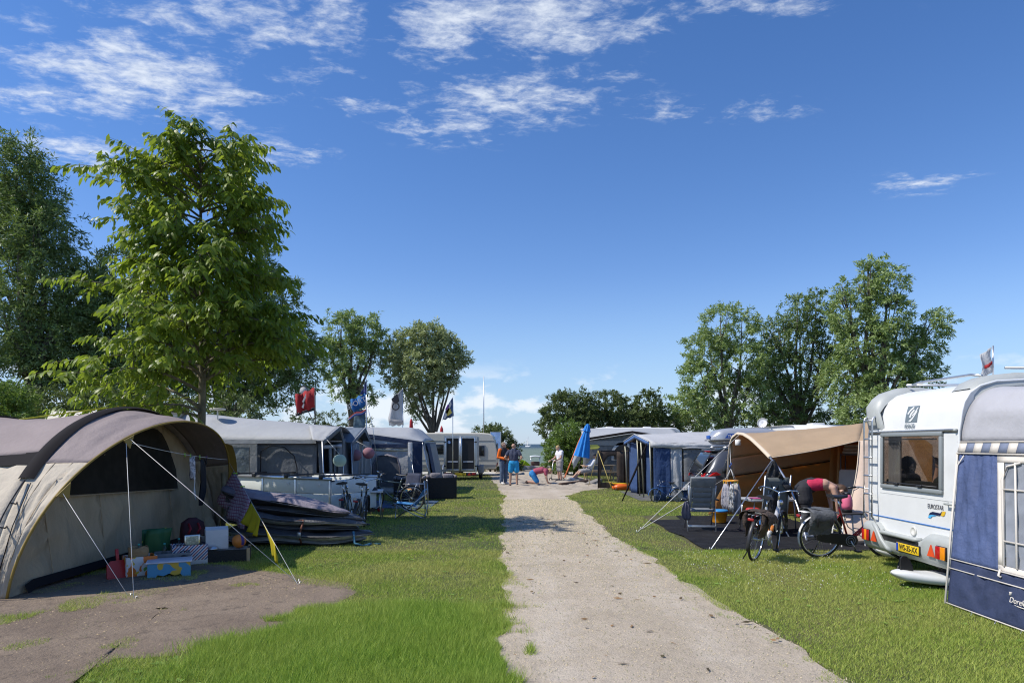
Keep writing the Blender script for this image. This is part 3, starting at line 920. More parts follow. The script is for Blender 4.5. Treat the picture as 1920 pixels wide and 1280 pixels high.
# the young long-leaved tree beside the tunnel tent
def young_tree():
    rs = np.random.default_rng(77)
    d = 14.05
    base = V((362 - 960) / FOC * d, d, 0)
    root = thing('young_tree', 'young tree with long glossy leaves rising behind the tunnel tent', 'tree', base)
    b = MB()
    H = 8.25
    def tx(z):
        return .10 * sin(z * .55) + .03 * z
    tr = [(tx(z), .04 * sin(z), z) for z in np.linspace(0, H, 22)]
    b.tube(tr, [.105 * (1 - .93 * (i / 21)) + (.02 if i == 0 else 0) for i in range(22)], 10)
    pts = []; dirs = []
    # outline of the crown measured on the photograph: (height, reach left, reach right)
    prof = [(2.0, 2.9, .8), (2.7, 2.9, .9), (3.25, 2.6, 1.9), (3.6, 2.3, 2.2), (4.1, 2.6, 2.4), (4.6, 2.4, 2.5), (5.2, 1.9, 2.4), (5.9, 1.25, 1.25), (6.5, 1.6, 1.7), (7.2, 2.0, 1.2), (7.65, 1.0, 1.8), (8.2, .45, .7), (8.6, .35, .25), (9.2, .2, .2)]
    zs = [p[0] for p in prof]; ll = [p[1] for p in prof]; rr = [p[2] for p in prof]
    NB = 92
    for i in range(NB):
        z0 = 1.95 + (H - 2.1) * ((i + .5) / NB) ** .95 + rs.normal() * .08
        az = i * 2.399 + rs.normal() * .4
        side = cos(az)
        if z0 < 2.9 and side > -.35:
            z0 = 2.9 + rs.random() * 2.6
        up = .35 + .6 * rs.random() if z0 > 3 else .25 + .5 * rs.random()
        rl, rr_ = np.interp(z0 + .35, zs, ll), np.interp(z0 + .35, zs, rr)
        L = (rr_ if side > 0 else rl) * abs(side) + (rl + rr_) * .45 * (1 - abs(side))
        L *= .60 + .42 * rs.random()
        dx, dy = cos(az), sin(az)
        n = 9
        br = []
        for k in range(n + 1):
            t = k / n
            zz = z0 + L * (up * t - (.30 + .25 * up) * t * t)
            wob = .12 * L * sin(t * 5 + i) * t
            br.append(V(tx(z0) + dx * L * t - dy * wob, dy * L * t + dx * wob, zz))
        r0 = .040 * (1 - .75 * (z0 / H)) + .008
        b.tube(br, [r0 * (1 - .85 * (k / n)) for k in range(n + 1)], 6)
        nt = int(4 + L * 5.0)
        for k in range(nt):
            t = .25 + .75 * (k + rs.random()) / nt
            q = min(t, .999) * n; a = int(q)
            s1 = br[a].lerp(br[a + 1], q - a)
            ang = az + rs.normal() * .95
            ele = rs.normal() * .5 + .18
            tl = (.32 + .75 * rs.random()) * (1.1 - .35 * t)
            if k == nt - 1:
                ang = az; ele = .1
            e = V(cos(ang) * cos(ele), sin(ang) * cos(ele), sin(ele)) * tl
            dr = V(0, 0, -.22 * tl)
            tw_ = [s1 + e * u + dr * u * u for u in (0, .35, .7, 1)]
            b.tube(tw_, [.008, .006, .004, .002], 4, cap=False)
            m = int(8 + tl * 19)
            for j in range(m):
                u = .12 + .88 * j / m
                p = s1 + e * u + dr * u * u
                an = ang + (1 if j % 2 else -1) * (.6 + .7 * rs.random())
                pts.append((p.x + rs.normal() * .03, p.y + rs.normal() * .03, p.z + .01 + rs.normal() * .03))
                dirs.append((cos(an), sin(an), -.3 - 1.1 * rs.random()))
    b.build('trunk', BARKY, root)
    pts = np.array(pts); dirs = np.array(dirs)
    n = len(pts)
    dd = unit(dirs)
    up = np.array([0, 0, 1.0]) + RNG.normal(size=(n, 3)) * .45
    s = unit(np.cross(dd, up)); nn = unit(np.cross(s, dd))
    L = (.14 + .12 * RNG.random(n))[:, None]; Wd = L * (.26 + .08 * RNG.random(n))[:, None]
    v = np.zeros((n, 6, 3), np.float32)
    v[:, 0] = pts
    v[:, 1] = pts + dd * L * .35 + s * Wd * .5 + nn * (.05 * L)
    v[:, 2] = pts + dd * L * .35 - s * Wd * .5 + nn * (.05 * L)
    v[:, 3] = pts + dd * L * .72 + s * Wd * .4 - nn * (.02 * L)
    v[:, 4] = pts + dd * L * .72 - s * Wd * .4 - nn * (.02 * L)
    v[:, 5] = pts + dd * L * .97 - nn * (.16 * L)
    fb_ = np.array([(0, 1, 2), (1, 3, 2), (2, 3, 4), (3, 5, 4)])
    f = (np.arange(n)[:, None, None] * 6 + fb_[None]).reshape(-1, 3)
    npmesh('crown', v.reshape(-1, 3), f, CHESTNUT, root)
    return n
young_tree()
WOOD = M('pale_timber', (.42, .31, .18), .75, var=.25, vs=6, stretch=(1, 1, .2), bump=.3, bs=30)
WOODG = M('grey_timber', (.26, .235, .20), .85, var=.3, vs=5, bump=.4, bs=30)
STAKE = M('stake_timber', (.17, .145, .085), .9, var=.3, vs=8, bump=.5, bs=30)
p = G(418, 1008)
tag(MB().tube([p, p + V(.02, 0, .75), p + V(0, 0, 1.25)], .042, 10).build('tree_stake', STAKE, origin=p), 'round wooden stake in the grass at the far end of the tunnel tent', 'stake')
# ================================================================== tunnel tent on the bare ground
def surf(fn, nu, nv, amp=0.0, fs=2.0, seed=0, st=(1, 1)):
    rows = []
    for i in range(nu + 1):
        row = []
        for j in range(nv + 1):
            u, v = i / nu, j / nv
            p = Vector(fn(u, v))
            if amp:
                e = .01
                du = Vector(fn(min(1, u + e), v)) - Vector(fn(max(0, u - e), v)); dv = Vector(fn(u, min(1, v + e))) - Vector(fn(u, max(0, v - e)))
                nr = du.cross(dv)
                if nr.length > 1e-9:
                    nr.normalize()
                    w_ = float(vnoise(np.array([u * st[0] * 10 + 3]), np.array([v * st[1] * 10 + 3]), fs * .2, seed)[0] - .5) + .5 * float(vnoise(np.array([u * st[0] * 10 + 3]), np.array([v * st[1] * 10 + 3]), fs * .55, seed + 1)[0] - .5)
                    edge = min(1, 8 * min(u, 1 - u, v, 1 - v) + .12)
                    p = p + nr * amp * w_ * edge
            row.append(p)
        rows.append(row)
    return rows

FABG = M('light_grey_canvas', (.56, .49, .385), .85, var=.07, vs=2.5, bump=.25, bs=14, trans=.10)
FABM = M('mauve_roof_cloth', (.285, .232, .222), .8, var=.06, vs=2, bump=.2, bs=14, trans=.08)
FABI = M('tent_front_cloth', (.52, .41, .265), .9, var=.10, vs=2, bump=.4, bs=9, trans=.22, stretch=(1, 2.2, .5))
SLEEVE = M('dark_pole_sleeve', (.014, .012, .013), .9, spec=.2)
OCHRE = M('ochre_piping', (.30, .20, .04), .7)
NET = mesh_cloth('dark_window_mesh', (.034, .031, .026), .93)
T0 = V(-6.0, 10.8, 0)
tent = thing('tunnel_tent', 'beige tunnel tent with mauve roof and arched open porch on bare soil', 'tent', T0)
def rim(th):
    s = max(0.0, sin(th))
    return V(-5.85 + .75 * s, 10.75 - 2.85 * cos(th), 2.15 * s ** .8)
def arch1(th):
    s = max(0.0, sin(th))
    return V(-6.0, 10.83 - 2.97 * cos(th), 2.34 * s ** 1.03)
def arch2(th):
    s = max(0.0, sin(th))
    return V(-8.2, 10.85 - 2.9 * cos(th), 2.22 * s ** .95)
def arch3(th):
    s = max(0.0, sin(th))
    return V(-10.6, 10.85 - 2.8 * cos(th), 2.1 * s ** .95)
def strip(A, B, t0, t1, sagv=0.0):
    def fn(u, v):
        th = PI * (t0 + (t1 - t0) * u)
        p = lerp(A(th), B(th), v)
        q = sin(PI * v) * sagv
        c = V(p.x, 10.8, .6)
        return p + (c - p).normalized() * q
    return fn
for (A_, B_, t0_, t1_, sg_, am_, sd_) in ((arch1, rim, .0, .235, 0, .07, 1), (arch1, rim, .80, 1.0, 0, .07, 2), (arch2, arch1, .0, .26, .10, .09, 3), (arch2, arch1, .78, 1.0, .10, .09, 4), (arch3, arch2, .0, .26, .10, .09, 5), (arch3, arch2, .78, 1.0, .10, .09, 6)):
    MB().grid(surf(strip(A_, B_, t0_, t1_, sg_), 34, 16, am_ * .5, 6, sd_, (.5, 2.6))).build('side_cloth', FABG, tent, T0, thick=.004)
for (A_, B_, t0_, t1_, sg_, am_, sd_) in ((arch1, rim, .235, .80, 0, .04, 7), (arch2, arch1, .26, .78, .07, .05, 8), (arch3, arch2, .26, .78, .07, .05, 9)):
    MB().grid(surf(strip(A_, B_, t0_, t1_, sg_), 44, 14, am_, 3, sd_)).build('roof_cloth', FABM, tent, T0, thick=.004)
# back end
b = MB()
b.grid(surf(lambda u, v: lerp(arch3(PI * u), V(-11.6, 10.85 - 2.2 * cos(PI * u), 0), v), 24, 8, .05, 3, 10))
b.build('back_panel', FABG, tent, T0, thick=.004)
# dark eave band over the side window of the rear section
b = MB()
b.grid([[strip(arch2, arch1, 0, 1, .10)(.262 - .03 * k, v / 12) + V(0, -.012, .012) for v in range(13)] for k in range(2)])
b.build('eave_band', SLEEVE, tent, T0)
b = MB()
b.grid([[strip(arch2, arch1, 0, 1, .10)(.05 + .12 * k / 6, .1 + .52 * v / 10) + V(-.0, -.014, .008) for v in range(11)] for k in range(7)])
b.build('side_window', NET, tent, T0)
def arch_tube(A, off, r, a, z, n=40):
    return [A(PI * (a + (z - a) * i / n)) + Vector(off) for i in range(n + 1)]
b = MB()
pp = arch_tube(arch1, (0, 0, .012), .03, .2, .97)
rows = []
for i, p_ in enumerate(pp):
    th = PI * (.2 + .77 * i / 40)
    nrm = V(0, -cos(th), sin(th)).normalized()
    rows.append([p_ + V(-.10, 0, 0) + nrm * .005, p_ + V(-.05, 0, 0) + nrm * .03, p_ + nrm * .036, p_ + V(.05, 0, 0) + nrm * .03, p_ + V(.10, 0, 0) + nrm * .005])
b.grid(rows)
b.build('arch_sleeve', SLEEVE, tent, T0)
MB().tube(arch_tube(arch2, (0, 0, .02), .02, 0, 1), .02, 8).build('arch_pole', SLEEVE, tent, T0)
q = [arch1(PI * .2 * (1 - i / 10)) + V(.02 * i / 10 + .02, -.10 * sin(PI * i / 10) - .05, .0) for i in range(11)]
MB().tube(q, .011, 8).build('arch_pole', BLACKP, tent, T0)
for k in (2, 4, 7):
    a = q[k]; c_ = arch1(PI * .2 * (1 - k / 10)) + V(.03, .01, 0)
    MB().tube([a, lerp(a, c_, .5) + V(.03, 0, -.02), c_], .009, 6).build('pole_hook', BLACKP, tent, T0)
MB().tube([arch1(PI * .195) + V(.1, -.03, 0), arch1(PI * .12) + V(.16, -.09, 0), arch1(PI * .05) + V(.13, -.08, 0), arch1(0) + V(.1, -.05, .02)], .006, 6).build('tension_strap', SLEEVE, tent, T0)
MB().tube(arch_tube(rim, (0, 0, 0), .012, 0, 1, 60), .016, 6).build('porch_rim', OCHRE, tent, T0)
b = MB()
b.grid([[rim(PI * (.7 + .25 * i / 20)) + V(.0 + .05 * k, .06 * k, -.02 * k) for i in range(21)] for k in range(3)])
b.build('storm_flap', OCHRE, tent, T0)
for tt_ in (.235, .80):
    MB().tube([strip(arch1, rim, 0, 1)(tt_, v / 10) + V(0, 0, .004) for v in range(11)], .006, 5).build('seam', FABM, tent, T0)
for vv_ in (.34, .68):
    MB().tube([strip(arch1, rim, 0, 1)(.02 + .215 * v / 20, vv_) + V(0, -.004, .004) for v in range(21)], .004, 5).build('seam', FABI, tent, T0)
# front wall set back under the porch
def wall_pt(u, v):
    th = PI * (.03 + .94 * u)
    a = arch1(th); a = V(-6.06, 10.8 + (a.y - 10.8) * .97, a.z * .97)
    f = V(-5.86, 10.8 + (a.y - 10.8) * 1.0, .05 if .12 < u < .9 else .0)
    return lerp(f, a, v)
MB().grid(surf(wall_pt, 60, 20, .10, 5, 12, (3, .8))).build('front_wall', FABI, tent, T0, thick=.004)
b = MB()
rows = []
for i in range(25):
    yv = 9.05 + 3.0 * i / 24
    zb = 1.12 - .10 * (i / 24)
    cosv = (10.83 - yv) / 2.97
    zt = 2.27 * sqrt(max(0, 1 - cosv ** 2)) - .16
    if i > 20: zt -= (i - 20) ** 2 * .035
    zt = max(zt, zb + .02)
    rows.append([(-5.80 - .22 * (zb + (zt - zb) * j / 8) / 2.3, yv, zb + (zt - zb) * j / 8) for j in range(9)])
b.grid(rows)
b.build('mesh_window', NET, tent, T0)
MB().tube([V(*r_[0]) + V(.01, 0, -.012) for r_ in rows], .008, 5).build('window_hem', FABI, tent, T0)
for uu_ in (.22, .38, .62, .80):
    MB().tube([wall_pt(uu_, v / 12) + V(.02, 0, 0) for v in range(13)], .007, 5).build('wall_seam', FABI, tent, T0)
b = MB()
b.grid([[wall_pt(.1 + .78 * i / 20, 0) + V(.03 + .05 * j, 0, .10 * (1 - j) + .01) for i in range(21)] for j in range(2)])
b.build('mud_flap', SLEEVE, tent, T0)
for (a, c_) in ((rim(PI * .167), G(241, 1119)), (rim(PI * .32), G(251, 1124)), (rim(PI * .325), G(556, 1092)), (rim(PI * .79), G(558, 1096))):
    MB().tube([a, c_ + V(0, 0, .01)], .0032, 6).build('guy_rope', ROPE, tent, T0)
    MB().tube([c_ + V(.0, 0, -.05), c_ + V(.03, .0, .05), c_ + V(.05, 0, .03)], .006, 5).build('peg', STEEL, tent, T0)
MB().prism([rim(PI * .15) + V(.02, 0, .03), rim(PI * .167) + V(.06, .05, -.10), rim(PI * .185) + V(.02, 0, .0)], (.012, 0, 0)).build('guy_tab', OCHRE, tent, T0)
MB().prism([rim(PI * .31) + V(.02, 0, .0), rim(PI * .32) + V(.05, 0, -.14), rim(PI * .335) + V(.02, 0, .0)], (.012, 0, 0)).build('guy_tab', OCHRE, tent, T0)

# ---------------------------------------------------------------- washing in the porch
la, lb = rim(PI * .325) + V(-.02, 0, -.06), rim(PI * .76) + V(-.02, 0, -.08)
tag(MB().tube(sag(la, lb, .04), .004, 6).build('washing_line', ROPE, origin=la), 'thin white washing line strung across the tent porch', 'line')
PEGG = M('lime_peg', (.30, .55, .05), .5); PEGP = M('purple_peg', (.18, .05, .25), .5)
for i, t_ in enumerate((.50, .57, .66, .74)):
    c_ = sag(la, lb, .04, 50)[int(t_ * 50)]
    tag(MB().box(c_ + V(-.008, -.006, -.04), c_ + V(.008, .006, .03), .002).build('clothes_peg', PEGP if i == 3 else PEGG, origin=c_),
        ['lime clothes peg nearest the front on the porch line', 'lime clothes peg holding the patterned bikini', 'lime clothes peg between the two swimsuits', 'purple clothes peg holding the black swimsuit'][i], 'clothes peg', 'clothes pegs on the porch line')
def hang(name, label, cat, top, outline, mat, amp=.02, n=8, extra=None, rotv=(0, 1, 0)):
    """a piece of washing: outline rows (half width, drop) hung from a point, with folds"""
    r_ = thing(name, label, cat, top)
    ax = Vector(rotv).normalized(); nr = ax.cross(V(0, 0, 1))
    rows = []
    for k, (wl, wr, dz) in enumerate(outline):
        rows.append([ax * (wl + (wr - wl) * i / n) + nr * amp * sin(i * 2.1 + k * .6) * min(1, k * .6 + .2) + V(0, 0, -dz) for i in range(n + 1)])
    MB().grid(rows).build('cloth', mat, r_, thick=.004)
    return r_
PATT = M('patterned_swimwear', (.40, .38, .40), .8, var=.8, vs=26)
BLKF = M('black_swimwear', (.012, .011, .014), .75, var=.2, vs=8)
L50 = sag(la, lb, .04, 50)
r_ = hang('bikini', 'patterned white and grey bikini hanging on the porch line', 'bikini', L50[29] + V(0, 0, -.02), [(-.10, .10, 0), (-.12, .12, .1), (-.11, .13, .2), (-.12, .12, .3), (-.06, .1, .38)], PATT)
MB().tube([(0, .02, -.2), (.01, .06, -.4), (.0, .05, -.62), (.01, .09, -.72), (.0, .07, -.5)], .009, 6).build('tie_string', ROPE, r_)
r_ = hang('swimsuit', 'black one piece swimsuit hanging on the porch line', 'swimsuit', L50[35] + V(0, 0, -.14), [(-.10, -.02, -.10), (-.12, .10, 0), (-.13, .14, .12), (-.10, .14, .28), (-.13, .10, .45), (-.15, .0, .60), (-.15, -.06, .68)], BLKF)
MB().tube([(0, .02, .02), (0, .05, .12), (0, .12, .02), (0, .14, .13), (0, .10, .0)], .008, 6).build('shoulder_strap', BLKF, r_)

# ---------------------------------------------------------------- cloths on the long guy rope
ga, gb = rim(PI * .79), G(558, 1096)
CHECK = bpy.data.materials.new('checked_tea_towel'); CHECK.use_nodes = True
t = NT(CHECK.node_tree); bs_ = t.n['Principled BSDF']
oc = t.node('ShaderNodeTexCoord').outputs['Object']
ck = t.node('ShaderNodeTexBrick'); t.l.new(t.mapping(oc, (1, 1, 1), rot=(R(90), 0, 0)), ck.inputs[0])
ck.inputs['Scale'].default_value = 13; ck.offset = 0
ck.inputs['Color1'].default_value = (.52, .44, .50, 1); ck.inputs['Color2'].default_value = (.46, .38, .45, 1); ck.inputs['Mortar'].default_value = (.30, .10, .16, 1)
ck.inputs['Mortar Size'].default_value = .09; ck.inputs['Brick Width'].default_value = .7; ck.inputs['Row Height'].default_value = .7
t.l.new(ck.outputs[0], bs_.inputs['Base Color']); bs_.inputs['Roughness'].default_value = .9
YEL = M('yellow_cloth', (.62, .52, .02), .85, var=.1, vs=8, trans=.3)
def over_rope(name, label, cat, t0, t1, fall, mat, skew=0.0):
    p0, p1 = lerp(ga, gb, t0), lerp(ga, gb, t1)
    r_ = thing(name, label, cat, p0)
    rows = []
    for k in range(9):
        v = k / 8
        rows.append([(lerp(p0, p1, i / 12) - p0) + V(skew * v * (1.5 - i / 12) - .03 * sin(i * 1.3) * v, -.03 * v + .035 * v * sin(i * 1.5 + k * .3), -fall * v * (1 - .35 * abs(i / 12 - .45))) for i in range(13)])
    MB().grid(rows).build('cloth', mat, r_, thick=.004)
    return r_
over_rope('tea_towel', 'checked tea towel hanging over the tent guy rope', 'towel', .10, .40, .60, CHECK, -.20)
over_rope('cleaning_cloth', 'yellow cloth on the guy rope next to the tea towel', 'cloth', .42, .56, .34, YEL, -.10)
over_rope('cleaning_cloth', 'yellow cloth hanging lowest on the guy rope', 'cloth', .60, .75, .34, YEL, .10)
for t_, lb_ in ((.13, 'lime clothes peg at the top of the tea towel'), (.27, 'lime clothes peg halfway down the tea towel')):
    c_ = lerp(ga, gb, t_)
    tag(MB().box(c_ + V(-.04, -.008, -.01), c_ + V(.04, .008, .012), .003).build('clothes_peg', PEGG, origin=c_), lb_, 'clothes peg')

# ---------------------------------------------------------------- odds and ends under the porch
def at(px, py):
    return G(px, py)
def carton(name, label, cat, p, sx, sy, sz, rz, mat, inner, wall=.012, open_=True):
    r_ = thing(name, label, cat, p, rz)
    for (a, c_) in (((-sx / 2, -sy / 2, .004), (sx / 2, -sy / 2 + wall, sz)), ((-sx / 2, sy / 2 - wall, .004), (sx / 2, sy / 2, sz)),
                    ((-sx / 2, -sy / 2 + wall + .001, .004), (-sx / 2 + wall, sy / 2 - wall - .001, sz)), ((sx / 2 - wall, -sy / 2 + wall + .001, .004), (sx / 2, sy / 2 - wall - .001, sz))):
        MB().box(a, c_, .003).build('side', mat, r_)
    MB().box((-sx / 2 + wall, -sy / 2 + wall, .006), (sx / 2 - wall, sy / 2 - wall, .02)).build('bottom', inner, r_)
    return r_
def printmat(name, base, marks, scale=6, seed=0.0):
    m = bpy.data.materials.new(name); m.use_nodes = True
    t = NT(m.node_tree); b_ = t.n['Principled BSDF']
    oc = t.node('ShaderNodeTexCoord').outputs['Object']
    c = None
    for k, (col_, lo, hi) in enumerate(marks):
        n_ = t.noise(t.mapping(oc, loc=(seed + k * 3.3, 1.3 * k, .7 * k)), scale, 1, .4)
        c = t.mix(t.ramp(n_, lo, hi), c if c is not None else base, col_)
    t.put(b_.inputs['Base Color'], c); b_.inputs['Roughness'].default_value = .6
    return m
RED = M('red_plastic', (.38, .015, .015), .4, var=.1, vs=6)
ORB = printmat('printed_citrus_carton', (.62, .60, .57), [((.62, .16, .02), .50, .53), ((.60, .42, .03), .60, .62), ((.12, .30, .06), .68, .69)], 9, 2)
KRAFT = M('kraft_paper', (.33, .21, .10), .85, var=.15, vs=9, bump=.4, bs=15)
GREENP = printmat('green_bag_print', (.02, .10, .03), [((.55, .50, .05), .66, .68), ((.5, .5, .48), .74, .75)], 7, 5)
GREYC = M('grey_crate_plastic', (.16, .17, .18), .5)
BLUEP = printmat('blue_painted_wood', (.07, .26, .42), [((.55, .36, .04), .58, .61), ((.55, .56, .55), .70, .72)], 7, 8)
LIDW = M('washed_white_paint', (.56, .56, .62), .6, var=.1, vs=6)
MAROON = M('maroon_nylon', (.055, .012, .018), .7, var=.3, vs=8); REDT = M('red_trim', (.35, .02, .03), .6)
PETC = glass('clear_plastic_bottle', (.85, .9, .9), .1, .1)
TEALC = M('teal_cap', (.05, .35, .32), .4)
PANM = M('steel_pan', (.5, .5, .48), .2, .95)
CARDW = M('white_carton', (.62, .62, .62), .7, var=.06, vs=5)
DARKP = M('dark_wicker', (.022, .02, .018), .7, var=.5, vs=60, bump=.6, bs=90)
# stripes for the barber-pattern box
STR = bpy.data.materials.new('red_blue_striped_board'); STR.use_nodes = True
t = NT(STR.node_tree); bs_ = t.n['Principled BSDF']
oc = t.node('ShaderNodeTexCoord').outputs['Object']
s_ = t.node('ShaderNodeSeparateXYZ'); t.l.new(oc, s_.inputs[0])
dg = t.math('ADD', t.math('ADD', s_.outputs[0], s_.outputs[1]), t.math('MULTIPLY', s_.outputs[2], -1.0))
ph = t.math('FRACT', t.math('MULTIPLY', dg, 11.0))
c = t.mix(t.math('LESS_THAN', ph, .22), (.66, .65, .62), (.40, .03, .04))
c = t.mix(t.math('MULTIPLY', t.math('GREATER_THAN', ph, .48), t.math('LESS_THAN', ph, .72)), c, (.02, .04, .20))
c = t.mix(t.math('LESS_THAN', s_.outputs[2], .075), c, (.62, .62, .61))
t.l.new(c, bs_.inputs['Base Color']); bs_.inputs['Roughness'].default_value = .6

dz = R(-22)
p = at(225, 1084)
r_ = thing('dustpan', 'red plastic dustpan leaning upright against the tent wall', 'dustpan', p, R(52), rot=(R(-14), 0, R(52)))
MB().prism([(-.16, 0, .01), (.16, 0, .01), (.145, 0, .20), (.09, 0, .245), (-.09, 0, .245), (-.145, 0, .20)], (0, .018, 0)).build('pan', RED, r_)
MB().box((-.16, -.035, .0), (.16, 0, .022), .004).build('lip', RED, r_)
MB().box((-.02, 0, .24), (.02, .022, .40), .006).build('handle', RED, r_)
p = at(257, 1080)
r_ = carton('citrus_box', 'orange and white printed fruit carton between dustpan and blue stool', 'box', p + V(-.02, .1, 0), .38, .30, .27, R(40), ORB, KRAFT)
p2 = p + V(-.05, .12, .022)
r_ = thing('paper_bag', 'brown paper bag standing in the fruit carton', 'bag', p2, R(40))
rows = [[(.125 * cos(a_) * (1.0 + .06 * sin(k * 2 + a_ * 3)), .085 * sin(a_) * (1 + .08 * cos(k + a_ * 2)), .36 * k / 5 + (.015 * sin(a_ * 4) if k == 5 else 0)) for a_ in [i * PI / 10 for i in range(20)]] for k in range(6)]
MB().grid(rows, closed=True).build('paper', KRAFT, r_, thick=.003)
def bottle(label, p, h=.30, cap=TEALC):
    r_ = thing('water_bottle', label, 'bottle', p)
    MB().lathe([(.040, 0), (.043, .01), (.043, .18 * h / .3), (.036, .21 * h / .3), (.042, .22 * h / .3), (.030, .255 * h / .3), (.013, .28 * h / .3), (.013, h)], n=14).build('body', PETC, r_)
    MB().lathe([(.017, h - .004), (.017, h + .018), (.012, h + .02)], n=12).build('cap', cap, r_)
    return r_
bottle('water bottle with teal cap standing in the brown paper bag', p2 + V(.02, -.02, .06), .33)
p = at(288, 1068) + V(-.10, .35, 0)
r_ = thing('carrier_bag', 'dark green printed carrier bag leaning on the tent wall', 'bag', p, R(60))
MB().grid([[(-.19 + .38 * i / 8 + .01 * sin(k), .03 * sin(i * .9 + k * .4) + (.10 if s else -.02) * sin(PI * i / 8), .02 + .52 * k / 7) for i in range(9)] for s in (0,) for k in range(8)]).build('front', GREENP, r_, thick=.006)
MB().grid([[(-.19 + .38 * i / 8, .12 + .03 * sin(i * .8), .02 + .52 * k / 7) for i in range(9)] for k in range(8)]).build('back', GREENP, r_, thick=.006)
p = at(312, 1068)
r_ = carton('folding_crate', 'grey plastic folding crate behind the blue stool', 'crate', p + V(.02, .12, 0), .46, .33, .24, R(30), GREYC, GREYC, .016)
for k in range(5):
    MB().box((-.20 + .1 * k - .008, -.172, .03), (-.20 + .1 * k + .008, -.166, .22)).build('rib', GREYC, r_)
bottle('water bottle with teal cap standing in the grey crate', p + V(-.08, .10, .022), .33)
p = at(296, 1083)
r_ = thing('painted_stool', 'low blue stool painted with yellow suns in front of the cartons', 'stool', p + V(.08, .16, 0), R(24))
MB().box((-.28, -.18, .20), (.28, .18, .222), .006).build('top', LIDW, r_)
for yv in (-.165, .145):
    pr = [(-.26, yv, 0), (-.17, yv, 0), (-.14, yv, .05), (-.07, yv, .03), (0, yv, .06), (.07, yv, .03), (.14, yv, .05), (.17, yv, 0), (.26, yv, 0), (.26, yv, .198), (-.26, yv, .198)]
    MB().prism(pr, (0, .02, 0)).build('side_board', BLUEP, r_)
for xv in (-.262, .242):
    pr = [(xv, -.143, 0), (xv, -.09, 0), (xv, -.05, .05), (xv, .05, .05), (xv, .09, 0), (xv, .143, 0), (xv, .143, .198), (xv, -.143, .198)]
    MB().prism(pr, (.02, 0, 0)).build('end_board', BLUEP, r_)
p = at(352, 1060)
r_ = carton('striped_box', 'red white and blue diagonally striped carton behind the folding crate', 'box', p + V(-.05, .14, 0), .48, .32, .30, R(32), STR, KRAFT)
pb = p + V(-.14, .15, .024)
bottle('water bottle with teal cap standing in the striped carton', pb + V(-.04, -.05, 0), .35)
r_ = thing('grill_tray', 'small wire grill tray standing in the striped carton', 'grill', pb + V(.15, -.03, .0), R(32))
MB().box((-.11, -.012, .18), (.11, .012, .42), .03).build('tray', PANM, r_)
MB().box((-.085, -.018, .27), (.085, -.013, .40), .002).build('label_plate', M('cream_grill', (.55, .52, .35), .6, var=.5, vs=30), r_)
p = at(345, 1046) + V(-.02, .35, 0)
r_ = thing('backpack', 'maroon backpack with red straps slumped against the tent wall', 'backpack', p, R(38))
rows = []
for k in range(9):
    z = .60 * k / 8
    w_ = .20 * (1 - .25 * (k / 8) ** 3) * (1 if k < 8 else .4); dd = .14 * (1 - .35 * k / 8) * (1 if k < 8 else .3)
    rows.append([(w_ * copysign(abs(cos(a_)) ** .6, cos(a_)), dd * copysign(abs(sin(a_)) ** .6, sin(a_)) + .04 * k / 8, z) for a_ in [i * PI / 10 for i in range(20)]])
MB().grid(rows, closed=True).build('body', MAROON, r_)
MB().box((-.13, -.19, .06), (.13, -.10, .30), .04).build('front_pocket', MAROON, r_)
for xv in (-.09, .05):
    MB().tube([(xv, -.10, .52), (xv + .02, -.155, .44), (xv - .02, -.165, .36)], .02, 6).build('strap', REDT, r_)
p = at(372, 1040) + V(.02, .22, 0)
r_ = thing('wicker_tray', 'low dark box with wooden corner posts under the white carton', 'box', at(391, 1056) + V(.12, .20, 0), R(18))
for yv in (-.20, .18):
    MB().box((-.38, yv, .015), (.38, yv + .02, .20)).build('side', DARKP, r_)
for xv in (-.40, .38):
    MB().box((xv, -.178, .015), (xv + .02, .178, .20)).build('side', DARKP, r_)
for xv in (-.405, .362):
    for yv in (-.207, .172):
        MB().box((xv, yv, 0), (xv + .045, yv + .035, .215)).build('corner_post', WOOD, r_)
MB().box((-.36, -.17, .175), (.36, .17, .198)).build('lid', WOODG, r_)
TT = at(391, 1056) + V(.12, .20, .20)
r_ = thing('white_carton', 'closed white carton with a round emblem on the dark box', 'box', TT + V(-.10, .03, 0), R(28))
MB().box((-.16, -.12, 0), (.16, .12, .29), .004).build('body', CARDW, r_)
MB().prism([(-.16, -.121, .29), (.16, -.121, .29), (.16, -.02, .33), (-.16, -.02, .33)], (0, .004, .004)).build('flap', CARDW, r_)
MB().ring((.162, .0, .17), (1, 0, 0), .035, .006, 20, 5).build('emblem', GREYC, r_)
MB().box((.1605, -.05, .09), (.163, .05, .10)).build('print', GREYC, r_)
r_ = thing('cooking_pot', 'shiny steel cooking pot beside the white carton', 'pot', TT + V(-.33, -.06, 0), 0)
MB().lathe([(.10, 0), (.112, .01), (.112, .20), (.118, .205), (.108, .205), (.105, .03), (.0, .03)], n=22).build('body', PANM, r_)
MB().ring((-.125, 0, .16), (0, 1, 0), .03, .007, 14, 5).build('handle', BLACKP, r_)
BALLO = M('orange_ball', (.62, .20, .03), .5); BALLP = M('violet_ball', (.06, .04, .22), .5)
r_ = thing('ball', 'orange and violet ball on the end of the dark box', 'ball', TT + V(.24, .05, .0), R(20))
MB().sphere((0, 0, .105), .105, 22).build('skin', BALLO, r_)
MB().ring((0, 0, .105), (.7, .7, .1), .1035, .004, 30, 4).build('seam', BALLP, r_)
b = MB(); b.grid([[(.1065 * sin(t_) * cos(a_), .1065 * sin(t_) * sin(a_), .105 + .1065 * cos(t_)) for t_ in [.1 + i * .25 for i in range(9)]] for a_ in (-1.2, -.95, -.7)])
b.build('panel', BALLP, r_)
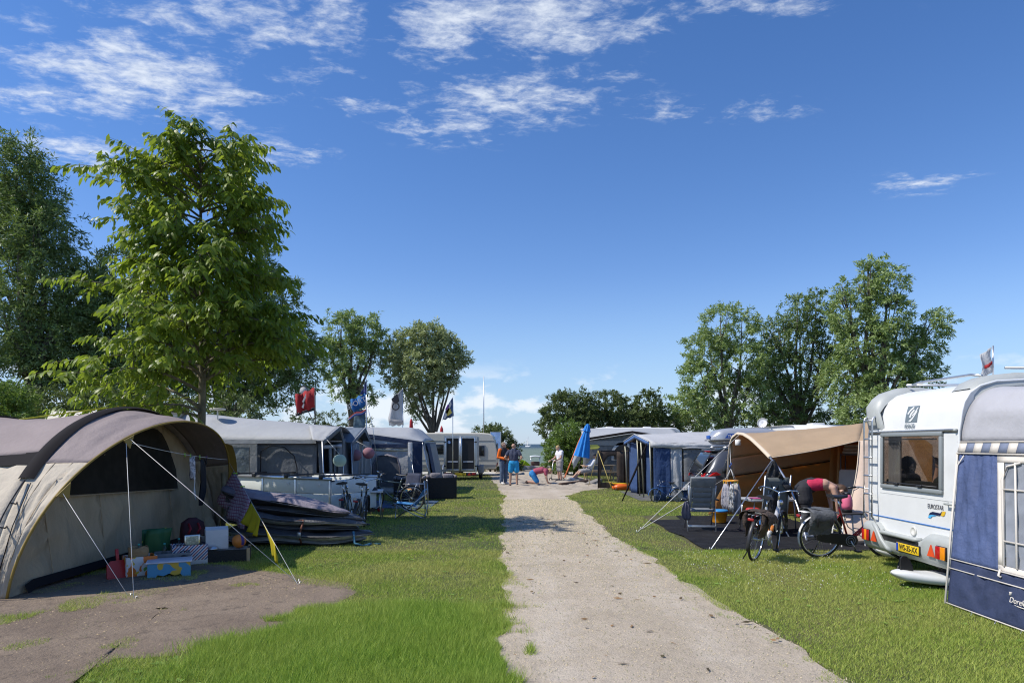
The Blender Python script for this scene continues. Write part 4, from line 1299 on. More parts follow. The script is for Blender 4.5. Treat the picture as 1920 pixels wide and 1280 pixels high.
r_ = thing('pot_lid', 'small grey lid lying on the front of the dark box', 'lid', TT + V(-.08, -.13, .004))
MB().lathe([(.085, 0), (.08, .02), (.05, .05), (.0, .062)], n=18).build('dome', STEEL, r_)
r_ = thing('camping_lamp', 'small black camping lamp on the grass beside the blue stool', 'lamp', at(344, 1066), R(20))
MB().lathe([(.07, 0), (.075, .02), (.05, .05), (.055, .17), (.07, .19), (.03, .22)], n=14).build('body', BLACKP, r_)
MB().ring((0, 0, .20), (0, 1, 0), .06, .007, 14, 5, (PI * -.5, PI * .5)).build('handle', BLACKP, r_)

# yellow washing line to the tree
ya, yb = V(-8.2, 11.3, 2.20), P(356, 744, 13.95)
tag(MB().tube(sag(ya, yb, .0), .012, 6).build('lashing_strap', M('yellow_strap', (.55, .52, .04), .7), origin=ya), 'yellow line tied from the tent roof to the young tree', 'line')
# ================================================================== left side: boards, trailer, awnings, caravans
# ---------------------------------------------------------------- stack of padded board bags
BAGS = [('charcoal_bag', (.085, .088, .095)), ('black_bag', (.05, .05, .054)), ('silver_bag', (.46, .46, .46)), ('mauve_bag', (.25, .215, .245)), ('slate_bag', (.12, .125, .14))]
BM = [M(n, c, .42 if i != 3 else .7, var=.2, vs=4, bump=.35, bs=8) for i, (n, c) in enumerate(BAGS)]
def board_bag(label, c, L, Wd, th, rz, mats, bend, tilt=0.0, seed=0):
    r_ = thing('board_bag', label, 'board bag', c, rz, 'padded board bags stacked on the grass')
    rs = np.random.default_rng(seed)
    def half(sgn, th_):
        rows = []
        for i in range(29):
            u = i / 28
            wd = Wd * .5 * min(1, (1 - abs(2 * u - 1) ** (4.5 if u < .5 else 2.6)) ** .6 + .02) * (1 - .25 * u ** 3)
            z0 = bend * ((2 * u - 1) ** 2) + tilt * (u - .5) - .03 * sin(u * 9 + seed)
            row = []
            for j in range(13):
                v = j / 12 * 2 - 1
                h = th_ * (1 - abs(v) ** 7) ** .55 * min(1, (1 - abs(2 * u - 1) ** 9) ** .5)
                h *= (1 - .38 * u ** 1.6) * (.72 + .55 * float(vnoise(np.array([u * 9 + seed]), np.array([v * 3 + seed]), 1.2, seed + 50)[0]))
                row.append((L * (u - .5), v * wd, z0 + th_ * .9 + sgn * h))
            rows.append(row)
        return rows
    MB().grid(half(1, th * .5)).build('top_cover', mats[0], r_)
    MB().grid(half(-1, th * .45)).build('bottom_cover', mats[1], r_)
    edge = []
    for i in range(29):
        u = i / 28
        wd = Wd * .5 * min(1, (1 - abs(2 * u - 1) ** (4.5 if u < .5 else 2.6)) ** .6 + .02) * (1 - .25 * u ** 3)
        edge.append((L * (u - .5), -wd - .004, bend * ((2 * u - 1) ** 2) + tilt * (u - .5) + th * .45))
    MB().tube(edge, .007, 6).build('zip', M('grey_zip', (.16, .16, .17), .5, .1), r_)
    return r_
c0 = V(-3.92, 12.35, 0)
stack = [('lowest black board bag with silver rim lying on the grass', 0, 2.55, .84, .15, 0, (2, 1), .03),
         ('black and silver board bag, second from the bottom of the stack', .125, 2.6, .82, .17, 2, (1, 2), .03),
         ('charcoal board bag in the middle of the stack', .265, 2.5, .80, .15, -1, (4, 1), .03),
         ('silver edged charcoal board bag above the middle of the stack', .39, 2.5, .78, .17, 1.5, (0, 2), .03),
         ('slate board bag right under the mauve one', .53, 2.55, .76, .18, -2, (0, 1), .02),
         ('mauve topped board bag lying highest on the stack', .68, 2.4, .72, .20, -5, (3, 1), .02)]
for k, (lb, z, L, wd, th, rz, mm, bend) in enumerate(stack):
    board_bag(lb, c0 + V((0, .12, -.10, .05, -.04, -.16)[k], .06 * cos(k * 3), z), L, wd, th, R(rz), (BM[mm[0]], BM[mm[1]]), bend, -.04 - (.072 * k), seed=k + 1)
STRAP = M('brown_strap', (.20, .07, .04), .7)
r_ = thing('lashing_strap', 'brown lashing strap round the middle of the board bag stack', 'strap', c0)
MB().tube([(.22, -.36, .05), (.20, -.43, .20), (.24, -.42, .34), (.27, -.40, .47)], [.018, .018, .018, .018], 6).build('band', STRAP, r_)
MB().tube([(.27, -.40, .47), (.05, -.41, .44), (-.2, -.40, .47)], .009, 5).build('tail', STRAP, r_)
MB().box((.17, -.455, .17), (.235, -.43, .26), .006).build('buckle', STEEL, r_)
BLUER = M('blue_webbing', (.05, .17, .26), .75)
p = G(668, 1022)
tag(MB().tube([p + V(-.05, 0, .25), p + V(-.02, -.05, .05), p + V(.1, -.1, .02), p + V(.02, -.2, .03), p + V(.2, -.1, .02), p + V(.25, .1, .02), p + V(.42, .05, .015)], .022, 6).build('webbing', BLUER, origin=p), 'tangle of blue webbing at the pointed end of the board bags', 'webbing')

# ---------------------------------------------------------------- flat aluminium luggage trailer
TRW = M('trailer_panel', (.68, .71, .68), .38, var=.04, vs=1.5, dirt=.12, spec=.6)
A = V(-3.98, 15.0, 0); dirv = V(-.86, .50, 0).normalized()
tr = thing('luggage_trailer', 'long pale grey luggage trailer standing behind the board bags', 'trailer', A, atan2(dirv.y, dirv.x))
Lt, Wt, z0, zm, z1 = 3.3, -1.45, .30, .68, 1.0
for (za, zb) in ((z0, zm), (zm + .012, z1)):
    MB().box((0, -.03, za), (Lt, 0, zb), .006).build('side_panel', TRW, tr)
    MB().box((0, Wt, za), (Lt, Wt + .03, zb), .006).build('side_panel', TRW, tr)
    MB().box((-.03, Wt, za), (-.001, 0, zb), .006).build('end_panel', TRW, tr)
    MB().box((Lt + .001, Wt, za), (Lt + .03, 0, zb), .006).build('end_panel', TRW, tr)
for yv in (.02, Wt - .02):
    MB().tube([(-.03, yv, z1 + .03), (Lt, yv, z1 + .03)], .035, 10).build('top_rail', ALU, tr)
MB().box((.0, Wt + .03, z0 + .01), (Lt, -.03, z0 + .04)).build('floor', WOODG, tr)
for xv in (.25, 1.35, 2.45, 3.1):
    MB().box((xv - .03, Wt - .05, z1 + .065), (xv + .03, .05, z1 + .10), .006).build('cross_bar', BLACKP, tr)
    MB().box((xv - .06, -.03, z1 + .02), (xv + .06, .07, z1 + .12), .015).build('bar_foot', BLACKP, tr)
for xv in (.02, 1.1, 2.2, 3.25):
    MB().box((xv - .02, .001, z0 - .02), (xv + .03, .016, z1), .004).build('post', ALU, tr)
for yv in (.02, Wt - .02):
    MB().ring((1.5, yv * .8 if yv > 0 else yv + .1, .26), (0, 1, 0), .20, .075, 22, 8).build('wheel', RUBBER, tr)
    MB().lathe([(.12, -.05), (.13, 0), (.12, .05)], (1.5, yv * .8 if yv > 0 else yv + .1, .26), 16, (0, 1, 0)).build('rim', STEEL, tr)
MB().box((.3, .018, z1 - .13), (.38, .024, z1 - .09)).build('reflector', M('white_reflector', (.7, .7, .68), .2), tr)
MB().box((1.3, .018, z1 - .13), (1.38, .024, z1 - .09)).build('reflector', M('white_reflector', (.7, .7, .68), .2), tr)
MB().box((-.04, -.35, z0 - .06), (-.031, -.05, z0 + .01), .004).build('light_board', M('tail_red', (.35, .02, .02), .3), tr)
MB().box((.0, Wt, z0 - .10), (.05, 0, z0 - .03)).build('bumper_beam', BLACKP, tr)
MB().box((-.036, -.75, .52), (-.031, -.66, .58)).build('latch', STEEL, tr)

# ---------------------------------------------------------------- caravan builder (parked as boxes with rounded ends)
CREAM = M('cream_coachwork', (.64, .60, .50), .35, var=.03, vs=1.2, dirt=.10)
OFFW = M('offwhite_roof', (.70, .70, .68), .4, var=.03, vs=1, dirt=.1)
WIND = glass('caravan_window', (.25, .27, .3), .75, .05)
GREYT = M('grey_trim', (.22, .225, .23), .5)
def caravan(label, loc, rz, L, Wd, H, z0, mat, windows=(), rail=True, hatch=(), ends=()):
    """length along local +x, width along +y; windows: (x0, x1, z0, z1) on the y=0 side; ends: same on the x=0 side (y0,y1,z0,z1)"""
    r_ = thing('caravan', label, 'caravan', loc, rz)
    prof = []
    for (x, z) in ((.06, z0), (.0, z0 + .5), (.02, z0 + 1.0), (.10, H - .42), (.22, H - .16), (.42, H - .03), (.75, H), (L - .75, H), (L - .42, H - .03), (L - .22, H - .16), (L - .1, H - .42), (L, z0 + 1.0), (L, z0 + .4), (L - .05, z0)):
        prof.append((x, 0, z))
    o = MB()
    rows = []
    for (yv, ins) in ((0, .05), (.03, .012), (.07, 0), (Wd - .07, 0), (Wd - .03, .012), (Wd, .05)):
        cx, cz = L / 2, (H + z0) / 2
        rows.append([(cx + (x - cx) * (1 - ins / cx), yv, cz + (z - cz) * (1 - ins / (H - z0) * 2)) for (x, _, z) in prof])
    o.grid(rows, closed=True)
    n_ = len(prof)
    o.face([rows[0][i] for i in range(n_)]); o.face([rows[-1][i] for i in range(n_ - 1, -1, -1)])
    o.build('body', mat, r_)
    for (a, b_, c_, d_) in windows:
        f_ = MB().box((a - .03, -.025, c_ - .03), (b_ + .03, -.001, d_ + .03), .01).build('window', GREYT, r_)
        MB().box((a, -.035, c_), (b_, -.026, d_), .004).build('pane', WIND, f_)
    for (a, b_, c_, d_) in ends:
        f_ = MB().box((-.04, a - .03, c_ - .03), (.03, b_ + .03, d_ + .03), .012).build('window', GREYT, r_)
        MB().box((-.052, a, c_), (-.041, b_, d_), .004).build('pane', WIND, f_)
    if rail:
        MB().box((.15, -.012, H - .46), (L - .15, -.001, H - .43)).build('awning_rail', GREYT, r_)
        MB().box((.05, -.012, z0 + .48), (L - .05, -.001, z0 + .51)).build('trim_strip', GREYT, r_)
        MB().box((.05, -.012, z0 + .12), (L - .05, -.001, z0 + .24)).build('skirt_band', GREYT, r_)
    for (a, b_) in hatch:
        MB().box((a - .22, b_ - .22, H - .01), (a + .22, b_ + .22, H + .07), .03).build('roof_hatch', OFFW, r_)
    MB().ring((L * .52, .12, .30), (0, 1, 0), .22, .085, 22, 8).build('wheel', RUBBER, r_)
    MB().ring((L * .52, Wd - .12, .30), (0, 1, 0), .22, .085, 22, 8).build('wheel', RUBBER, r_)
    MB().lathe([(.17, -.03), (.18, .02), (.16, .03)], (L * .52, .08, .30), 18, (0, -1, 0)).build('hub_cap', STEEL, r_)
    return r_

AWG = M('awning_grey_roof', (.40, .41, .42), .6, var=.05, vs=1.2, bump=.2, bs=5, trans=.05, dirt=.05)
AWD = M('awning_slate_cloth', (.155, .165, .175), .85, var=.12, vs=3, bump=.4, bs=5, trans=.05)
AWM = M('awning_mid_grey', (.30, .305, .30), .8, var=.06, vs=2, bump=.3, bs=5, trans=.08)
AWB = M('awning_blue_grey', (.16, .20, .25), .75, var=.08, vs=2, bump=.3, bs=5, trans=.06)
AWN = M('awning_navy', (.018, .035, .085), .8, var=.12, vs=3, bump=.3, bs=6)
AWL = M('awning_light_cloth', (.55, .56, .57), .8, var=.06, vs=2, bump=.35, bs=5, trans=.12)
CURT = M('window_foil', (.17, .20, .215), .35, var=.25, vs=3, bump=.6, bs=4, spec=.5)

# first awning: slate and grey, caravan parallel to the path on its far side
caravan('cream caravan roof rising behind the tunnel tent', (-11.15, 16.2, 0), R(90), 6.2, -2.3, 2.62, .35, CREAM, windows=[(1.0, 2.2, 1.2, 1.8)], hatch=[(1.2, -1.1), (3.6, -1.2)])
Y1, XF, XB = 17.3, -4.95, -8.85
aw = thing('awning', 'long grey caravan awning with slate walls behind the luggage trailer', 'awning', (-6.9, 17.3, 0))
O = V(-6.9, 17.3, 0)
yb1 = 21.5
def roof1(u, v):
    x = XB + (XF - XB) * u
    zr = 2.66 - .36 * u
    e = min(1.0, (1 - abs(2 * v - 1)) / .75)
    z = 1.90 + (zr - 1.90) * sin(PI / 2 * e) ** .9 - .03 * sin(PI * u) * e
    return (x, Y1 - .05 + (yb1 - Y1 + .1) * v, z)
MB().grid(surf(roof1, 24, 20, .05, 3, 61)).build('roof', AWG, aw, O, thick=.006)
MB().grid([[Vector(roof1(i / 20, 0)) + V(0, -.012, -.09 * k - .005 * sin(i * 2.3)) for i in range(21)] for k in range(2)]).build('valance', AWG, aw, O)
MB().tube([Vector(roof1(i / 20, 0)) + V(0, -.02, -.10) for i in range(21)], .012, 5).build('edge_piping', SLEEVE, aw, O)
def sidew(x0, x1, z0, z1):
    def fn(u, v):
        x = x0 + (x1 - x0) * u
        uu = (x - XB) / (XF - XB)
        zt = 1.88
        return (x, Y1 + .02 - .10 * (1 - v), z0 + (zt - z0) * v)
    return fn
MB().grid(surf(sidew(XB, XF, .02, 9), 30, 10, .05, 4, 63, (2, .5))).build('side_wall', AWD, aw, O, thick=.004)
for (a, c_) in ((-8.4, -6.62),):
    b = MB()
    for (p_, q_) in (((a - .07, 1.72), (c_ + .20, 1.80)), ((a - .07, .72), (a, 1.72)), ((c_ + .02, .72), (c_ + .20, 1.72))):
        b.box((p_[0], Y1 - .13, p_[1]), (q_[0], Y1 - .075, q_[1]))
    b.build('window_frame', AWM, aw, O)
    MB().grid(surf(lambda u, v: (a + (c_ - a) * u, Y1 - .10 - .02 * v, .75 + .97 * v), 16, 10, .05, 5, 64)).build('window', CURT, aw, O)
# arched door seam on the side wall
MB().tube([(-6.35, Y1 - .12, .3), (-6.33, Y1 - .09, 1.62), (-6.1, Y1 - .07, 1.76), (-5.75, Y1 - .06, 1.72), (-5.5, Y1 - .07, 1.5), (-5.42, Y1 - .09, 1.2), (-5.4, Y1 - .11, .3)], .012, 6).build('door_zip', SLEEVE, aw, O)
# far wall and front wall with opening
MB().grid(surf(lambda u, v: (XB + (XF - XB) * u, yb1, .02 + 1.85 * v), 12, 6, .03, 3, 65)).build('side_wall', AWD, aw, O, thick=.004)
MB().grid(surf(lambda u, v: (XF + .02 + .12 * (1 - v), 19.4 + (yb1 - 19.4) * u, .02 + 1.80 * v), 12, 8, .05, 4, 66)).build('front_wall', AWD, aw, O, thick=.004)
MB().grid(surf(lambda u, v: (XF + .02 + .12 * (1 - v) + .05 * sin(u * 12), 17.3 + .42 * u, .02 + 1.80 * v), 14, 8, .03, 4, 67)).build('door_curtain', AWD, aw, O, thick=.004)
for k, yv in enumerate((18.25, 18.62, 19.0, 19.3)):
    MB().grid(surf(lambda u, v: (XF + .08 - .04 * v + .05 * sin(u * 7 + k), yv + .22 * u, .35 + 1.40 * v), 8, 6, .03, 4, 68 + k)).build('window_strip', CURT if k % 2 == 0 else AWM, aw, O, thick=.004)
MB().tube([(XF + .05, 17.7, 1.72), (XF + .05, 19.6, 1.74)], .05, 8).build('rolled_blind', AWL, aw, O)
def gable_hood(par, O, x0, x1, ya, yp, yb, zp, ze, ze2, matr, matin, mattrim):
    """peaked canopy hood: ridge pokes forward from the awning front"""
    hood = []
    b = MB()
    for (p0, p1, p2, p3) in ((V(x0, ya, ze), V(x0 - .4, yp, zp + .02), V(x1, yp, zp), V(x1 - .15, ya, ze - .02)), (V(x0, yb, ze2), V(x0 - .4, yp, zp + .02), V(x1, yp, zp), V(x1 - .15, yb, ze2 - .02))):
        b.grid(surf(lambda u, v: lerp(lerp(p0, p1, u), lerp(p3, p2, u), v), 8, 8, .03, 3, 71))
    b.build('hood', matr, par, O, thick=.006)
    pts = [V(x1 - .15, ya, ze - .02), V(x1, yp, zp), V(x1 - .15, yb, ze2 - .02)]
    b = MB()
    for i in range(2):
        b.grid([[lerp(pts[i], pts[i + 1], j / 8) + V(.012, 0, .01 - k * .13 - (.0)) for j in range(9)] for k in range(2)])
    b.build('hood_valance', matin, par, O, thick=.005)
    MB().tube([p_ + V(.02, 0, .01) for p_ in pts], .016, 6).build('hood_piping', mattrim, par, O)
    for y_, z_ in ((ya, ze), (yb, ze2)):
        MB().tube([(x1 - .16, y_, z_ - .03), (x1 - .10, y_, 0)], .016, 8).build('pole', STEEL, par, O)
gable_hood(aw, O, -4.95, -4.55, 16.95, 18.0, 18.95, 2.26, 1.90, 1.95, AWG, AWD, AWL)
MB().grid(surf(lambda u, v: (-4.70 + .05 * v, 18.75 + .30 * u, .75 + 1.2 * v), 6, 8, .03, 3, 75)).build('hood_side', AWD, aw, O, thick=.004)

# second awning: blue grey, right behind the first
aw = thing('awning', 'blue grey awning with peaked hood between the two larger grey awnings', 'awning', (-6.9, 21.6, 0))
O = V(-6.9, 21.6, 0)
MB().grid(surf(lambda u, v: (-9.0 + 4.0 * u, 21.6 + 4.2 * v, 2.62 - .55 * u ** 1.3 - .05 * sin(PI * v)), 16, 14, .05, 3, 81)).build('roof', AWG, aw, O, thick=.006)
MB().grid(surf(lambda u, v: (-5.0 + .1 * (1 - v), 21.6 + 4.2 * u, .02 + 1.95 * v), 14, 8, .05, 3, 82)).build('front_wall', AWM, aw, O, thick=.004)
MB().grid(surf(lambda u, v: (-9.0 + 4.0 * u, 21.62, .02 + (2.55 - .55 * u ** 1.3) * v), 14, 8, .05, 3, 83)).build('side_wall', AWB, aw, O, thick=.004)
gable_hood(aw, O, -5.0, -4.6, 20.2, 21.3, 22.9, 2.30, 1.86, 1.9, AWB, AWB, AWL)
MB().grid(surf(lambda u, v: (-4.78 + .05 * v, 20.25 + .9 * u, .30 + 1.55 * v), 6, 8, .04, 3, 84)).build('hood_side', AWB, aw, O, thick=.004)
for (a, c_) in ((21.2, 21.65), (21.95, 22.5)):
    fr = MB()
    fr.tube([(-4.83, a, .3), (-4.83, a, 1.45), (-4.83, a + (c_ - a) * .25, 1.72), (-4.83, a + (c_ - a) * .75, 1.72), (-4.83, c_, 1.45), (-4.83, c_, .3)], .025, 6)
    f_ = fr.build('window_frame', AWL, aw, O)
    MB().prism([(-4.85, a, .3), (-4.85, a, 1.45), (-4.85, a + (c_ - a) * .25, 1.72), (-4.85, a + (c_ - a) * .75, 1.72), (-4.85, c_, 1.45), (-4.85, c_, .3)], (.006, 0, 0)).build('window', CURT, aw, O)
caravan('white caravan roof behind the two nearer left awnings', (-11.3, 22.6, 0), R(90), 5.6, -2.2, 2.66, .35, OFFW, hatch=[(1.0, -1.1), (3.2, -1.2)])

# third awning: light grey with blue edges and an inner tent
aw = thing('awning', 'light grey awning with navy edges and a pale inner tent beside the cream caravan', 'awning', (-4.3, 24.4, 0))
O = V(-4.3, 24.4, 0)
xa, xb, y3, y3b = -6.2, -3.15, 24.4, 28.6
def roof3(u, v):
    x = xa + (xb - xa) * u
    ev = 2.30 - .42 * u
    e = min(1.0, (1 - abs(2 * v - 1)) / .7)
    return (x, y3 + (y3b - y3) * v, ev + (2.44 - .04 * u - max(0, u - .82) * 2.6 - ev) * sin(PI / 2 * e))
MB().grid(surf(roof3, 26, 14, .05, 3, 91)).build('roof', AWG, aw, O, thick=.006)
MB().grid([[V(xa + (xb - xa) * u / 20, y3 - .02, 2.30 - .42 * (u / 20) - .16 * k) for u in range(21)] for k in range(2)]).build('roof_edge_band', AWN, aw, O)
MB().grid(surf(lambda u, v: (xa + (xb - .05 - xa) * u, y3, .02 + (2.18 - .36 * u) * v), 20, 10, .05, 3, 92)).build('side_wall', AWL, aw, O, thick=.004)
MB().box((xb - .38, y3 - .05, .02), (xb - .06, y3 - .02, 1.82)).build('navy_panel', AWN, aw, O)
MB().box((xb - .56, y3 - .06, .02), (xb - .40, y3 - .03, 1.86), .01).build('light_panel', AWL, aw, O)
MB().box((xa + .7, y3 - .05, 1.66), (xb - .6, y3 - .02, 1.80)).build('dark_band', AWN, aw, O)
MB().grid(surf(lambda u, v: (xa + .75 + (xb - .9 - xa - .75) * u, y3 - .25 - .05 * (1 - v), .03 + 1.58 * v), 16, 10, .06, 3, 93)).build('inner_tent', AWL, aw, O, thick=.004)
MB().tube([(xa + .7, y3 - .28, 1.62), (xb - .55, y3 - .28, 1.56)], .03, 6).build('inner_tent_roll', M('cream_cord', (.5, .45, .3), .8), aw, O)
zp_ = [(-4.9, .3), (-4.88, 1.1), (-4.75, 1.36), (-4.4, 1.42), (-4.05, 1.32), (-3.95, 1.0), (-3.92, .3)]
MB().prism([(x_, y3 - .335, z_) for (x_, z_) in zp_], (0, .006, 0)).build('inner_door', mesh_cloth('grey_net', (.14, .145, .155), .9), aw, O)
MB().tube([(x_, y3 - .34, z_) for (x_, z_) in zp_], .035, 6).build('inner_door_zip', M('striped_zip', (.16, .15, .18), .7, var=.5, vs=30), aw, O)
MB().grid(surf(lambda u, v: (xb - .05 + .38 * (1 - v), y3 + (y3b - y3) * u, .02 + 1.84 * v), 14, 8, .06, 3, 94)).build('front_wall', AWM, aw, O, thick=.004)
MB().grid(surf(lambda u, v: (xb + .02 + .36 * (1 - v), y3 + .6 + 1.0 * u, .05 + 1.78 * v), 8, 8, .02, 3, 95)).build('navy_front', AWN, aw, O, thick=.004)
MB().tube([(xb - .05, y3 - .03, 1.85), (xb + .34, y3 - .03, 0)], .016, 8).build('pole', STEEL, aw, O)
MB().tube([(xb - .5, y3 - .05, 1.5), (xb - .1, y3 - .7, 0)], .012, 8).build('pole', STEEL, aw, O)

# cream caravan with its side to the camera, tank on the drawbar
cv_ = caravan('cream caravan with a dark window stripe behind the black door trailer', (-5.6, 38.2, 0), 0, 4.75, 2.2, 2.42, .40, CREAM, windows=[(1.0, 2.4, 1.25, 1.78)], hatch=[(1.4, 1.1)])
f_ = MB().box((4.73, .25, 1.2), (4.79, 1.95, 1.85), .02).build('window', GREYT, cv_)
MB().box((4.785, .3, 1.25), (4.80, 1.9, 1.80), .004).build('pane', WIND, f_)
f_ = MB().box((3.7, -.03, 1.1), (4.1, -.001, 1.75), .05).build('window', GREYT, cv_)
MB().box((3.75, -.04, 1.15), (4.05, -.031, 1.70), .004).build('pane', WIND, f_)
for yv in (.1, 1.9):
    MB().box((4.72, yv, .55), (4.77, yv + .22, .72), .01).build('tail_light', M('tail_red', (.35, .02, .02), .3), cv_)
r_ = thing('gas_locker', 'rounded white gas locker between the light grey awning and the black door trailer', 'locker', P(812, 884, 33) - V(0, 0, 0), 0)
r_.location.z = 0
MB().box((-.30, -.25, .62), (.26, .25, 1.20), .14).build('shell', WHITE, r_)
MB().box((-.5, -.05, .48), (.7, .05, .56)).build('drawbar', GREYT, r_)
for xv in (-.25, .2):
    MB().box((xv, -.03, .0), (xv + .06, .03, .48)).build('support', GREYT, r_)
MB().lathe([(.10, 0), (.12, .03), (.10, .06)], (-.38, -.12, .12), 14, (0, 1, 0)).build('jockey_wheel', RUBBER, r_)

# enclosed trailer with two black doors
BLKD = M('black_door_panel', (.012, .012, .013), .55, var=.15, vs=4)
STK = M('sticker_white', (.7, .72, .75), .5); STB = M('sticker_blue', (.10, .22, .50), .5)
d = 34.0
xl, xr, zt_, zb_ = P(833, 0, d).x, P(893, 0, d).x, 2.18, .42
bt = thing('box_trailer', 'enclosed cargo trailer with two black rear doors in aluminium frames', 'trailer', ((xl + xr) / 2, d, 0))
h_ = (xr - xl) / 2
MB().box((-h_, .06, zb_), (h_, 2.9, zt_), .02).build('body', M('trailer_alu_skin', (.42, .44, .45), .45, .3, var=.08, vs=2), bt)
for (a, c_) in ((-h_ + .05, -.02), (.03, h_ - .05)):
    dd = MB().box((a, .0, zb_ + .06), (c_, .055, zt_ - .05)).build('door', BLKD, bt)
    for (q0, q1) in (((a, zb_ + .06), (a + .055, zt_ - .05)), ((c_ - .055, zb_ + .06), (c_, zt_ - .05)), ((a + .056, zb_ + .06), (c_ - .056, zb_ + .12)), ((a + .056, zt_ - .10), (c_ - .056, zt_ - .05))):
        MB().box((q0[0], -.02, q0[1]), (q1[0], -.001, q1[1]), .004).build('door_frame', ALU, dd)
    MB().box((a + .12, -.008, zb_ + .48), (c_ - .1, -.002, zb_ + .525)).build('reflective_strip', STK, dd)
    for zz in (zb_ + .28, zt_ - .28):
        xx = a - .02 if a < -.3 else c_ + .02
        MB().box((xx - .06, -.035, zz - .03), (xx + .06, -.021, zz + .03), .006).build('hinge', BLACKP, dd)
MB().tube([(.005, -.045, zb_), (.005, -.045, zt_)], .022, 8).build('lock_rod', STEEL, bt)
MB().box((-.06, -.06, 1.22), (.06, -.03, 1.28), .006).build('lock_handle', STEEL, bt)
MB().ring((-.55, -.004, 1.88), (0, 1, 0), .055, .018, 22, 5).build('round_sticker', STB, bt)
MB().lathe([(.045, 0), (.045, .004)], (-.55, -.007, 1.88), 18, (0, 1, 0)).build('round_sticker_centre', STK, bt)
MB().box((-h_ - .03, .02, zb_ - .02), (-h_ + .045, .05, zt_ + .03)).build('corner_post', ALU, bt)
MB().box((h_ - .045, .02, zb_ - .02), (h_ + .03, .05, zt_ + .03)).build('corner_post', ALU, bt)
MB().box((-h_ + .046, .02, zt_ - .04), (h_ - .046, .05, zt_ + .03)).build('top_beam', ALU, bt)
MB().box((-h_, -.01, .22), (h_, .05, .38), .01).build('light_bar', BLACKP, bt)
MB().box((-.28, -.025, .25), (.28, -.012, .36)).build('number_plate', M('plate_yellow', (.75, .50, .02), .4), bt)
for sx in (-1, 1):
    MB().prism([(sx * .45 - .09, -.012, .25), (sx * .45 + .09, -.012, .25), (sx * .45, -.012, .37)], (0, -.008, 0)).build('triangle_reflector', M('triangle_red', (.55, .03, .02), .3), bt)
    MB().box((sx * (h_ - .12) - .1, -.02, .26), (sx * (h_ - .12) + .1, -.011, .35), .004).build('tail_light', M('tail_red', (.35, .02, .02), .3), bt)
    MB().ring((sx * (h_ + .16), 1.3, .32), (1, 0, 0), .23, .09, 22, 8).build('wheel', RUBBER, bt)
    MB().ring((sx * (h_ + .16), 1.3, .32), (1, 0, 0), .40, .04, 16, 6, (-PI * .55, PI * .55)).build('mudguard', GREYT if sx > 0 else WHITE, bt)
MB().box((h_ + .05, .6, .30), (h_ + .32, 2.0, .72), .05).build('wheel_box', GREYT, bt)
# aluminium sided trailer behind
r_ = thing('box_trailer', 'plain shiny aluminium box trailer behind the cream caravan', 'trailer', P(930, 0, 43) * V(1, 1, 0).length if False else V(P(930, 0, 43).x, 43, 0))
MB().box((-.35, 0, .4), (.30, 2.4, 2.55), .03).build('body', M('mirror_alu', (.55, .6, .65), .25, .8, var=.1, vs=3), r_)
MB().box((-.37, -.03, .36), (-.32, -.001, 2.58)).build('corner_post', ALU, r_)
MB().box((.27, -.03, .36), (.32, -.001, 2.58)).build('corner_post', ALU, r_)
MB().ring((-.40, 1.2, .3), (1, 0, 0), .22, .08, 20, 8).build('wheel', RUBBER, r_)
MB().ring((.36, 1.2, .3), (1, 0, 0), .22, .08, 20, 8).build('wheel', RUBBER, r_)
MB().box((-.30, -.02, .5), (.25, -.001, 2.0), .01).build('door', M('mirror_alu', (.55, .6, .65), .25, .8), r_)

# ---------------------------------------------------------------- flags
def flag(label, px, py_top, py_bot, d, mat, shape, pole_r=.02, group='flags over the awnings', pole_mat=None, tilt=0.0, marks=()):
    """pole stands on the ground; shape = list of (reach left of pole, py) rows for the cloth"""
    x = (px - 960) / FOC * d
    r_ = thing('flag', label, 'flag', (x, d, 0), group=group)
    zt = EYE - (py_top - HOR) / FOC * d
    MB().tube([(tilt, 0, 0), (tilt * .3, 0, zt * .5), (0, 0, zt)], [pole_r * 1.3, pole_r, pole_r * .6], 8).build('pole', pole_mat or ALU, r_)
    rows = []
    for k, (a0, a1, py, dyl) in enumerate(shape):
        z = EYE - (py - HOR) / FOC * d
        zl = EYE - (py + dyl - HOR) / FOC * d
        rows.append([(-(a0 + (a1 - a0) * i / 14) / FOC * d, .10 * sin(i * .9 + k * .25) * (i / 14), z + (zl - z) * (i / 14) + .03 * sin(i * 1.1)) for i in range(15)])
    MB().grid(rows).build('cloth', mat, r_, thick=.003)
    for (nm, body, px_, py_, size, mt, ang) in marks:
        q = P(px_, py_, d) - V(x, d, 0)
        text(nm, body, size, mt, r_, Matrix.Translation((q.x, -.14, q.z)) @ Matrix.Rotation(R(90), 4, 'X') @ Matrix.Rotation(ang, 4, 'Z'), ext=.004)
    return r_
FR = M('red_flag_cloth', (.42, .03, .035), .8, var=.1, vs=3, trans=.3); FBK = M('black_flag_cloth', (.03, .03, .035), .8, trans=.15)
FB = M('blue_flag_cloth', (.03, .17, .45), .8, var=.1, vs=3, trans=.3); FW = M('white_flag_cloth', (.72, .72, .72), .8, var=.06, vs=3, trans=.5)
FI = M('indigo_banner', (.07, .09, .25), .8, var=.5, vs=5, trans=.3); FT = M('teal_grey_banner', (.10, .17, .22), .8, var=.4, vs=6, trans=.25)
r_ = flag('red flag with black border on a dark pole over the slate awning', 591, 722, 795, 21.0, FR, [(1, 38, 727, 14), (1, 37, 745, 14), (1, 35, 764, 12)], pole_mat=FBK)
MB().grid([[V(-(1 + 36 * i / 10) / FOC * 21, .06 * sin(i * .9) - .012, EYE - ((763.5 + k * 5) + 12 * i / 10 - HOR) / FOC * 21) for i in range(11)] for k in range(2)]).build('black_border', FBK, r_, thick=.003)
